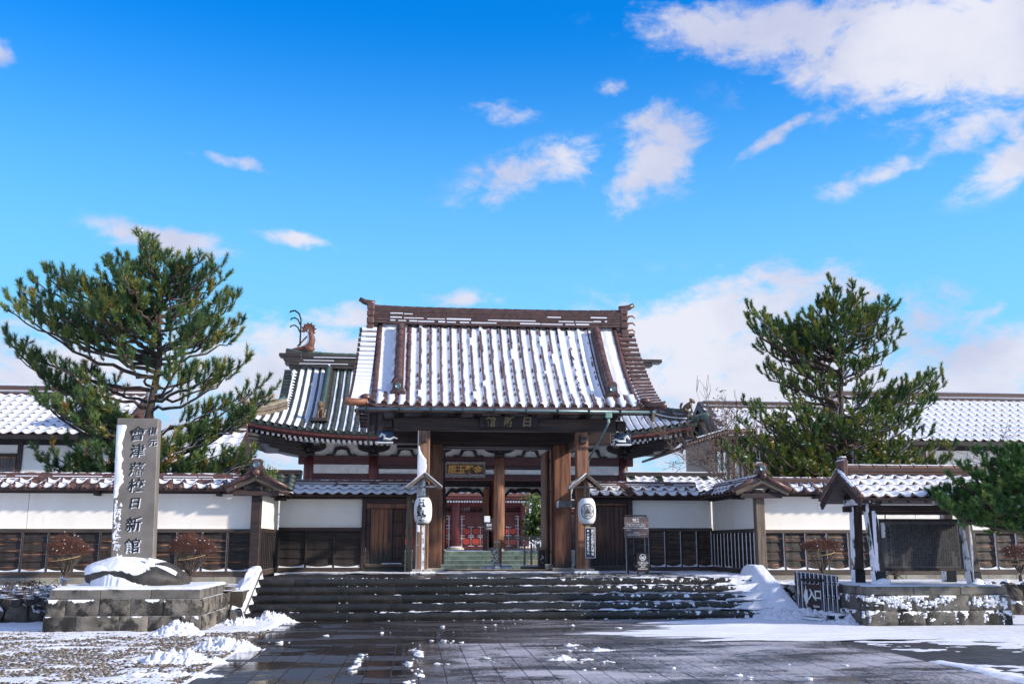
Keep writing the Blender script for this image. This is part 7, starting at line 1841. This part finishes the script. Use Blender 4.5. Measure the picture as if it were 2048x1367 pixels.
def pine(lab, trunk, tips, Y0, seed, leafm, nl, ln, nw, yspread=1.5, inner=40, z_lo=1.8, wood='trunk', shoot=.34, snowbits=0, tbias=0, gapy=0, step=.17, upb=.62, cones=0, sh_rad=1.0):
    rg = np.random.default_rng(seed); rr = random.Random(seed)
    base = Vector(trunk[0][:3]); t = thing('pine_tree', lab, 'tree', tuple(base))
    wd = MB(); n = len(trunk); wd.tube([Vector(p[:3]) for p in trunk], [p[3] for p in trunk], 10)
    tr = [np.array(p[:3]) for p in trunk]
    def trunk_at(z):
        for a, b in zip(tr[:-1], tr[1:]):
            if z <= b[2]: k = max(0, (z-a[2])/(b[2]-a[2])); return a+(b-a)*k
        return tr[-1]
    T_ = []
    for (px, py) in tips: T_.append(np.array(at(px, py+(12 if Y0 > 25 else 0), Y0+rr.uniform(-yspread, yspread)*.55)))
    top = tr[-1][2]
    for _ in range(inner):
        a = T_[rr.randrange(len(tips))]; b = T_[rr.randrange(len(tips))]; k = rr.uniform(.25, .9); q = a*k+b*(1-k); c = trunk_at(q[2]-.3)
        q = c+(q-c)*rr.uniform(.45, .95); q[1] = Y0+rr.uniform(-yspread, yspread)*1.15; T_.append(q)
    segs = []; limbs = []
    for q in T_:
        c0 = trunk_at(q[2]); h = np.linalg.norm((q-c0)[:2]); zs = max(z_lo, min(top-.2, q[2]-rr.uniform(.22, .55)*h-.25)); s = trunk_at(zs)
        if q[2]-s[2] < -.1: s = trunk_at(max(z_lo, q[2]+.1))
        m = s+(q-s)*.6; m[2] = s[2]+(q[2]-s[2])*.22+.05; m += rg.normal(0, .10, 3)
        P = bez(s, m, q, 12); wob = rg.normal(0, .045, (13, 3)); wob[0] = 0; wob[-1] = 0; P = [a+b_ for a, b_ in zip(P, wob)]; Ltot = sum(np.linalg.norm(P[i+1]-P[i]) for i in range(12)); r0 = min(.06, .012+.014*Ltot)
        wd.tube([Vector(p) for p in P], [r0*(1-.85*i/12)+.004 for i in range(13)], 5, False); limbs.append(P)
        # leader shoot
        d = (P[-1]-P[-2]); d /= np.linalg.norm(d); d = d*.6+np.array((0, 0, .6)); d /= np.linalg.norm(d)
        tint = rr.uniform(.1, .6)+tbias; segs.append((P[-1]-d*.10, P[-1]+d*.14, 1.0, tint)); 
        ns = max(3, int(Ltot*.72/step))
        for k in range(ns):
            u = 1-.72*(k+.3)/ns+rr.uniform(-.03, .03); u = min(max(u, .1), .999); i = min(11, int(u*12)); p = P[i]+(P[i+1]-P[i])*(u*12-i)
            tg = P[i+1]-P[i]; tg /= np.linalg.norm(tg); r_ = rg.normal(size=3); r_ -= tg*(r_ @ tg); r_ /= np.linalg.norm(r_)
            d = tg*.55+r_*.75*sh_rad+np.array((0, 0, upb)); d /= np.linalg.norm(d); l = shoot*rr.uniform(.55, 1.25)*(.65+.55*(1-u)*1.6)
            e1 = p+d*l*.55; d2 = d*.7+np.array((0, 0, .35)); d2 /= np.linalg.norm(d2); e2 = e1+d2*l*.45
            wd.tube([Vector(p), Vector(e1), Vector(e2)], [.010, .007, .004], 3, False)
            low = max(0, min(1, (tips_y_hi-e2[2])/3.0)) if False else 0
            tint = min(1, max(0, rr.gauss(.36, .22)+tbias+(.22 if rr.random() < .16 else 0)+.10*max(0, (z_mid-e2[2])/2)))
            segs.append((p+d*l*.25, e1, .95, tint)); segs.append((e1, e2+d2*.05, 1.05, tint))
            # side twig
            if rr.random() < .75:
                r2 = rg.normal(size=3); d3 = d*.5+r2/np.linalg.norm(r2)*.6+np.array((0, 0, .35)); d3 /= np.linalg.norm(d3); e3 = e1+d3*l*.6
                wd.tube([Vector(e1), Vector(e3)], [.007, .004], 3, False); segs.append((e1+d3*l*.1, e3, 1.0, tint))
    o = wd.obj('trunk', wood, t, True)
    V, F, tt = needles(segs, nl, ln, nw, rg)
    c = bpy.data.objects.new('crown', npmesh('crown', V, F, leafm, False, tt, wl(t))); COL.objects.link(c); c.parent = t
    if snowbits:
        b = MB()
        for k in range(snowbits):
            s = segs[rr.randrange(len(segs))]; p = np.array(s[1]); b.blob(p+np.array((0, 0, .02)), (rr.uniform(.015, .05), rr.uniform(.015, .05), rr.uniform(.012, .03)), 4, k, .3, nl=6)
        b.obj('snow_bits', 'snow', t, True, kind='stuff')
    if cones:
        b = MB()
        for k in range(cones): p = segs[rr.randrange(len(segs))][0]; b.blob(p+rg.normal(0, .02, 3), (.025, .025, .035), 5, k, .1, nl=6)
        b.obj('pine_cones', 'tile_orange', t, True, kind='stuff')
    return t
zc = lambda L, x0, y0, s: [(x0+x/s, y0+y/s) for x, y in L]
LT = zc([(775, 85), (740, 130), (800, 150), (550, 200), (590, 250), (665, 190), (690, 250), (850, 170), (905, 200), (960, 260), (1000, 210), (1040, 290), (1170, 205), (1120, 250), (1185, 275), (1245, 370), (1190, 390), (1270, 510), (1240, 590), (1210, 440),
         (1300, 710), (1250, 760), (1380, 830), (1420, 880), (1400, 930), (1350, 960), (1330, 1000), (235, 235), (300, 250), (310, 300), (170, 290), (200, 340), (100, 320), (110, 380), (40, 380), (30, 440), (20, 560), (45, 620), (90, 680), (150, 700), (380, 290), (400, 330), (460, 330), (490, 390), (640, 310), (560, 420),
         (230, 800), (300, 740), (1130, 740), (1200, 800), (1150, 520), (700, 330), (620, 400), (900, 330), (1000, 400), (780, 250), (850, 300), (1100, 350), (500, 480), (420, 450), (350, 400), (250, 420), (150, 450), (600, 560), (700, 480), (800, 420), (1050, 500), (950, 480)], 0, 440, 2.629)
z_mid = 6.0
tx = at(288, 900, 28.6).x
def trk(px, pts, Y): return [(at(px+dx, 900, Y+dy).x, Y+dy, z, r) for dx, dy, z, r in pts]
LTK = [(tx+.1, 28.6, .5, .20), (tx+.05, 28.6, 2.4, .17), (tx-.15, 28.5, 3.6, .15), (tx+.05, 28.6, 5.0, .12), (tx+.25, 28.6, 6.6, .08), (tx+.15, 28.6, 8.0, .05), (tx+.05, 28.6, 9.2, .025)]
pine('large many-limbed pine with upswept needle tufts behind the left wall', LTK, LT, 28.6, 11, 'needles', 85, .165, .017, 1.7, 34, 3.3, cones=420, snowbits=60, shoot=.50, step=.18, upb=.85, sh_rad=.8)
LT2 = zc([(180, 885), (200, 920), (250, 950), (330, 930), (400, 900), (450, 870), (520, 900), (180, 1170), (210, 1230), (250, 1290), (330, 1320), (400, 1240), (480, 1180), (540, 1150), (600, 1200), (350, 1130), (470, 1290), (420, 1310), (900, 1130), (1000, 1090), (1100, 1080), (1180, 1180), (1250, 1250), (1340, 1190), (1330, 1240), (1300, 1280), (1100, 1250), (950, 1250), (1050, 1200), (1000, 1320), (1150, 1310), (1220, 1210), (880, 1200), (280, 1180), (560, 1280), (640, 1150), (760, 1150), (820, 1250)], 0, 440, 2.629)
pine('lower spreading pine behind the left wall, dark tufts either side of the monument', [(tx+.6, 28.0, .5, .12), (tx+.5, 28.0, 2.6, .10), (tx+.3, 28.0, 3.6, .08), (tx+.4, 28.0, 4.6, .05)], LT2, 28.0, 12, 'needles', 85, .155, .016, 1.0, 22, 2.3, shoot=.42, step=.15, upb=.6, sh_rad=.85, tbias=-.08, snowbits=40)
RT = zc([(865, 95), (910, 150), (840, 165), (1010, 120), (1040, 185), (985, 190), (1070, 255), (1205, 225), (1145, 265), (1210, 290), (1285, 370), (1240, 410), (1285, 430), (1250, 500), (355, 250), (345, 310), (455, 315), (400, 300), (500, 350), (410, 370), (585, 400), (540, 420), (670, 325), (650, 380), (690, 390), (740, 455), (600, 470), (435, 650), (480, 600), (510, 680), (390, 400), (430, 480), (440, 530), (510, 540), (780, 240), (820, 230), (770, 360), (780, 420), (900, 240), (960, 230), (950, 320), (1050, 350), (1130, 300), (1100, 430), (1180, 400),
         (1545, 660), (1560, 730), (1510, 700), (1440, 690), (1420, 740), (1490, 760), (1500, 830), (1300, 740), (1340, 780), (1190, 690), (1240, 740), (1480, 1010), (1400, 960), (600, 740), (640, 800), (560, 760), (700, 640), (620, 560), (860, 560), (960, 520), (1000, 620), (1080, 620), (760, 700), (880, 700), (1150, 560), (1100, 780)], 1380, 520, 3.066)
z_mid = 5.5
rx = at(1675, 900, 28.6).x
RTK = [(rx-.05, 28.6, .5, .19), (rx-.1, 28.6, 2.6, .16), (rx+.0, 28.5, 3.8, .13), (rx+.15, 28.6, 5.2, .10), (rx+.25, 28.6, 6.6, .06), (rx+.2, 28.6, 8.2, .03)]
pine('conical pine with separate upright shoots behind the right wall', RTK, RT, 28.6, 21, 'needles_right', 120, .12, .017, 1.5, 18, 3.0, shoot=.42, snowbits=60, step=.18, upb=.9, sh_rad=.75)
RT2 = zc([(330, 840), (370, 890), (300, 950), (290, 1000), (440, 880), (190, 1100), (230, 1130), (270, 1160), (310, 1110), (380, 1090), (480, 1010), (560, 1170), (600, 1230), (640, 1290), (500, 1200), (700, 1290), (800, 1250), (750, 1150), (900, 1290), (850, 1180), (960, 1150), (1050, 1170), (1150, 1130), (1250, 1120), (1350, 1130), (1450, 1120), (1550, 1090), (1630, 1100), (1600, 1180), (1540, 1210), (1400, 1200), (1300, 1220), (1200, 1210), (1100, 1230), (1000, 1220), (560, 930), (640, 900), (620, 1010), (700, 960), (1130, 960), (1230, 900), (1330, 880), (1430, 850), (1200, 1010), (1350, 980), (450, 950), (520, 1040), (800, 930), (900, 960), (1000, 900)], 1380, 520, 3.066)
pine('broad yellow-green lower pine boughs just behind the right wall', [(rx+.3, 28.0, .5, .12), (rx+.3, 28.0, 2.3, .1), (rx+.2, 28.0, 3.3, .08), (rx+.25, 28.0, 4.8, .05)], RT2, 28.0, 22, 'needles_right', 120, .11, .016, 1.1, 30, 2.2, shoot=.36, tbias=.08, snowbits=230, step=.14)
z_mid = 2.6
FG = [(1950, 905), (1985, 900), (2015, 896), (2040, 905), (1925, 935), (1950, 950), (1905, 955), (1985, 935), (2020, 930), (2045, 940), (1870, 990), (1885, 1008), (1900, 985), (1930, 985), (1960, 975), (1990, 970), (2015, 965), (1905, 1022), (1930, 1018), (1920, 1040), (1955, 1010), (1975, 1000), (2000, 1005), (2030, 985), (2045, 1000), (2035, 1020), (1940, 1030), (2060, 960), (2080, 930), (2070, 1010), (2040, 1035), (1880, 1000), (1860, 985)]
fx = at(2130, 1000, 18.9).x
pine('bushy green pine bough reaching in from the right edge over the little roof', [(fx+.3, 19.1, .0, .14), (fx+.25, 19.0, 1.2, .12), (fx+.1, 18.9, 2.0, .09), (fx-.2, 18.9, 2.5, .06), (fx-.5, 18.9, 3.0, .04)], FG, 18.8, 31, 'needles_fore', 240, .085, .011, .5, 90, 1.7, shoot=.20, snowbits=120, step=.06)
# bare trees
def bare(lab, base, hgt, seed, spread=.5, leaves=0, depth=5, r0=.05, lean=(0, 0), upb=.35, cat='tree', name='bare_tree', stems=1, mat_='twig', leafm='rust_cast'):
    rr = random.Random(seed); t = thing(name, lab, cat, tuple(base)); wd = MB(); tips = []
    def grow(p, d, l, r_, k):
        m = p+d*l*.5+Vector([rr.gauss(0, .04*l) for _ in range(3)]); e = p+d*l; r_ = max(r_, .008)
        wd.tube([p, m, e], [r_, max(.007, r_*.85), max(.006, r_*.68)], 5 if k > 2 else 3, False)
        if k == 0: tips.append(e); return
        for _ in range(rr.choice((2, 2, 3))):
            nd = d+Vector([rr.gauss(0, spread) for _ in range(3)])+Vector((0, 0, upb*.4)); nd.normalize(); grow(e, nd, l*rr.uniform(.62, .88), r_*.64, k-1)
        if rr.random() < .5: nd = d+Vector([rr.gauss(0, spread*1.3) for _ in range(3)]); nd.normalize(); grow(m, nd, l*.6, r_*.5, max(0, k-2))
    for s in range(stems):
        d = Vector((lean[0]+rr.gauss(0, .12)*(stems > 1), lean[1], 1)).normalized(); grow(Vector(base), d, hgt*.30, r0, depth)
    wd.obj('branches', mat_, t, True)
    if leaves:
        b = MB()
        for k in range(leaves):
            p = tips[rr.randrange(len(tips))]; 
            for _ in range(6):
                c = p+Vector([rr.gauss(0, .07) for _ in range(3)]); a = Vector([rr.gauss(0, 1) for _ in range(3)]).normalized(); q = a.cross(Vector((.3, .5, .8))).normalized(); s = rr.uniform(.025, .05)
                b.add([c-a*s, c+q*s*.6, c+a*s, c-q*s*.6], [(0, 1, 2, 3)])
        b.obj('dead_leaves', leafm, t)
    return t
mat('dead_leaf', (.13, .045, .035), .8, (.05, .02, .018), 5, .5, 0, rnd=0)
bare('bare maple with a few withered red-brown leaves left of the right pine', (at(1500, 940, 34).x, 34, .5), 5.6, 5, .42, 170, 6, .045, leafm='dead_leaf', stems=3, mat_='twig_pale')
bare('second bare tree, thin and leafless, against the right hall', (at(1565, 940, 33).x, 33, .5), 5.2, 8, .42, 90, 6, .05, leafm='dead_leaf', stems=2, mat_='twig_pale')
bare('leafless shrub behind the left wall beside the middle gate', (at(425, 945, 32).x, 32, .5), 3.6, 9, .6, 0, 6, .04, stems=2)
bare('bare twigs over the inner wall right of the middle gate', (at(1345, 945, 38.5).x, 38.5, .9), 2.9, 10, .65, 0, 5, .025, stems=3)
bare('thin bare branches at the right edge before the far hall', (at(2075, 900, 33).x, 33, .5), 5.6, 13, .6, 0, 6, .05, lean=(-.3, 0), stems=2)
# small evergreen shrub in the court and yellowish bush behind the left wall
def bush(lab, c, r_, n, seed, leafm='leaf', size=.07, name='shrub', stem=True, snow=0):
    rg = np.random.default_rng(seed); t = thing(name, lab, 'shrub', (c[0], c[1], c[2]-r_[2]*1.1))
    cl = rg.normal(size=(14, 3)); cl /= np.linalg.norm(cl, axis=1, keepdims=True); cl = cl*np.array(r_)*.62*rg.uniform(.4, 1, (14, 1))+np.array(c)
    ci = rg.integers(0, 14, n); p = cl[ci]+rg.normal(size=(n, 3))*np.array(r_)*.22
    a = rg.normal(size=(n, 3)); a[:, 2] += .6; a /= np.linalg.norm(a, axis=1, keepdims=True); q = np.cross(a, rg.normal(size=(n, 3))); q /= np.linalg.norm(q, axis=1, keepdims=True); s = size*rg.uniform(.6, 1.3, (n, 1))
    V = np.stack([p-a*s, p+q*s*.38, p+a*s, p-q*s*.38], 1).reshape(-1, 3); F = np.arange(4*n).reshape(-1, 4); ti = np.repeat(np.clip(rg.normal(.45, .25, n), 0, 1), 4)
    o = bpy.data.objects.new('foliage', npmesh('foliage', V, F, leafm, False, ti, wl(t))); COL.objects.link(o); o.parent = t
    b = MB()
    for k in range(8): b.tube([Vector((c[0], c[1], c[2]-r_[2]*1.2)), Vector(cl[k])], [.03, .008], 5, False)
    b.obj('stems', 'twig', t)
    if snow:
        b = MB()
        for k in range(snow): b.blob(p[rg.integers(0, n)], (.06, .06, .03), 5, k, .3, nl=6)
        b.obj('snow_bits', 'snow', t, True, kind='stuff')
    return t
c_ = at(1068, 1050, 58); bush('glossy evergreen bush dusted with snow in the courtyard, seen through the right arch', (c_.x+.3, 58, c_.z), (1.1, 1.0, 1.35), 1500, 3, size=.16, snow=60)
c_ = at(1062, 1010, 66); bush('grey leafless bush behind the evergreen in the courtyard', (c_.x+.6, 66, c_.z+.3), (1.3, 1, 1.7), 500, 5, size=.16)
c_ = at(535, 938, 35); bush('yellow-green shrub tip above the left wall', (c_.x, 35, c_.z-.35), (.6, .5, .55), 500, 4, size=.06)
# azaleas trained to a flat red twiggy crown
def azalea(px, py_top, py_bot, wpx, Y, zb, lab, seed, rope=True, dens=1.0, mat_='redtwig'):
    rr = random.Random(seed); rg = np.random.default_rng(seed); c = at(px, py_top, Y); c2 = at(px, py_bot, Y); rad = wpx/2/FPX*Y*1.03
    t = thing('azalea', lab, 'shrub', (c.x, Y, zb), 'clipped azaleas before the walls')
    b = MB(); zt_ = c.z; zl = c2.z; base = Vector((c.x, Y, zb)); fork = base+Vector((0, 0, .18)); b.tube([base-Vector((0, 0, .1)), fork], [.05, .045], 6)
    ends = []
    for k in range(16):
        a = 6.283*k/16+rr.uniform(-.2, .2); r1 = rad*rr.uniform(.35, .72); e = Vector((c.x+r1*math.cos(a), Y+r1*.8*math.sin(a), zl+.02)); m = fork.lerp(e, .5)+Vector((rr.gauss(0, .03)-.02*math.cos(a), 0, -.03)); b.tube([fork, m, e], [.018, .013, .009], 4, False); ends.append(e)
    b.obj('stems', 'twig', t, True)
    n = int(9000*dens); i = rg.integers(0, len(ends), n); E = np.array([tuple(e) for e in ends])[i]
    a = rg.random(n)*6.283; u = rg.random(n)**.5; zz = rg.random(n)
    u = u*(.78+.35*vn(a*1.3+seed, a*0, seed))
    top = np.stack([c.x+rad*u*np.cos(a)*(1-.10*(zz < .2)), Y+rad*.85*u*np.sin(a), zl+(zt_-zl)*(1-.45*u**2.2)*(.15+.85*zz**.7)*(.75+.5*vn(np.cos(a)*u*3+seed*7, np.sin(a)*u*3, seed))], -1)
    st = top+(E-top)*rg.uniform(.08, .22, (n, 1))+rg.normal(size=(n, 3))*.02
    side = rg.normal(size=(n, 3)); side /= np.linalg.norm(side, axis=1, keepdims=True); w_ = side*.0035
    V = np.stack([st-w_, st+w_, top], 1).reshape(-1, 3); o = bpy.data.objects.new('twig_crown', npmesh('twig_crown', V, np.arange(3*n).reshape(-1, 3), mat_, False, np.repeat(rg.random(n), 3), wl(t))); COL.objects.link(o); o.parent = t
    if rope:
        b = MB(); R_ = rad*.52; zr_ = zl-.03
        b.tube([Vector((c.x+R_*math.cos(6.283*k/24), Y+R_*math.sin(6.283*k/24), zr_+.06*math.cos(6.283*k/24*1-.6))) for k in range(25)], .009, 5, False); b.obj('rope', 'rope', t, True)
    b = MB()
    for k in range(30): p = top[rg.integers(0, n)]; b.blob(p, (.014, .014, .010), 4, k, .3, nl=5)
    b.obj('snow_bits', 'snow', t, True, kind='stuff')
    return t
azalea(136, 1070, 1113, 92, 24.6, .68, 'roped red-twigged azalea, leftmost, on the bed left of the monument', 1)
azalea(386, 1064, 1111, 90, 24.6, .68, 'roped red-twigged azalea between the monument and the left stair edge', 2)
azalea(1641, 1076, 1103, 96, 24.4, .70, 'low flat red azalea between the steps and the little roof', 3, dens=.8)
azalea(2034, 1084, 1120, 74, 24.2, .70, 'brownish azalea at the right edge of the picture', 4, dens=.7)
bare('small bare shrub under the hanging board', (at(1790, 1168, 22.9).x, 22.9, .66), .75, 23, .9, 0, 4, .02, name='bare_shrub', cat='shrub', stems=4)
# dead stump-like snowy plant on the left rubble
b = MB(); rr = random.Random(3); pb = at(58, 1185, 21.6)
t = thing('snowy_shrub', 'low dead shrub loaded with snow on the left rubble wall', 'shrub', (pb.x, 21.6, .68))
for k in range(60):
    a = rr.uniform(-1.5, 1.5); l = rr.uniform(.2, .55); p = Vector((pb.x+rr.gauss(0, .25), 21.55, .7)); b.tube([p, p+Vector((a*.3, -.18, .16*l+.1)), p+Vector((a*.45, -.36, rr.uniform(-.35, .1)))], [.008, .006, .003], 3, False)
b.obj('twigs', 'twig', t)
b = MB()
for k in range(90):
    b.blob((pb.x+rr.gauss(0, .34), 21.55-rr.random()*.25, .74+rr.gauss(0, .03)-.22*rr.random()**2), (rr.uniform(.02, .12), .05, rr.uniform(.008, .025)), 6, k, .5, nl=8)
b.tube([(pb.x+.68, 21.5, .8), (pb.x+.62, 21.5, .93), (pb.x+.80, 21.5, .86)], [.04, .03, .02], 6)
b.obj('snow_cover', 'snow', t, True)
# far wooded ridge, hardly seen between the roofs
mat('far_wood', (.05, .07, .05), .9, (.02, .03, .025), .3, .5, .5, 2, rnd=0, snow=(UP, .55, .3, .6, .4))
G1 = []
for i in range(90):
    x = -260+520*i/89; h = 8+5*float(fbm(i*.13, 1, 4, 3)); G1.append([Vector((x, 215, -1)), Vector((x, 225, h*.7)), Vector((x, 240, h)), Vector((x, 260, -1))])
b = MB(); b.grid(G1); tag(b.obj('hills', 'far_wood', smooth=True), kind='structure')
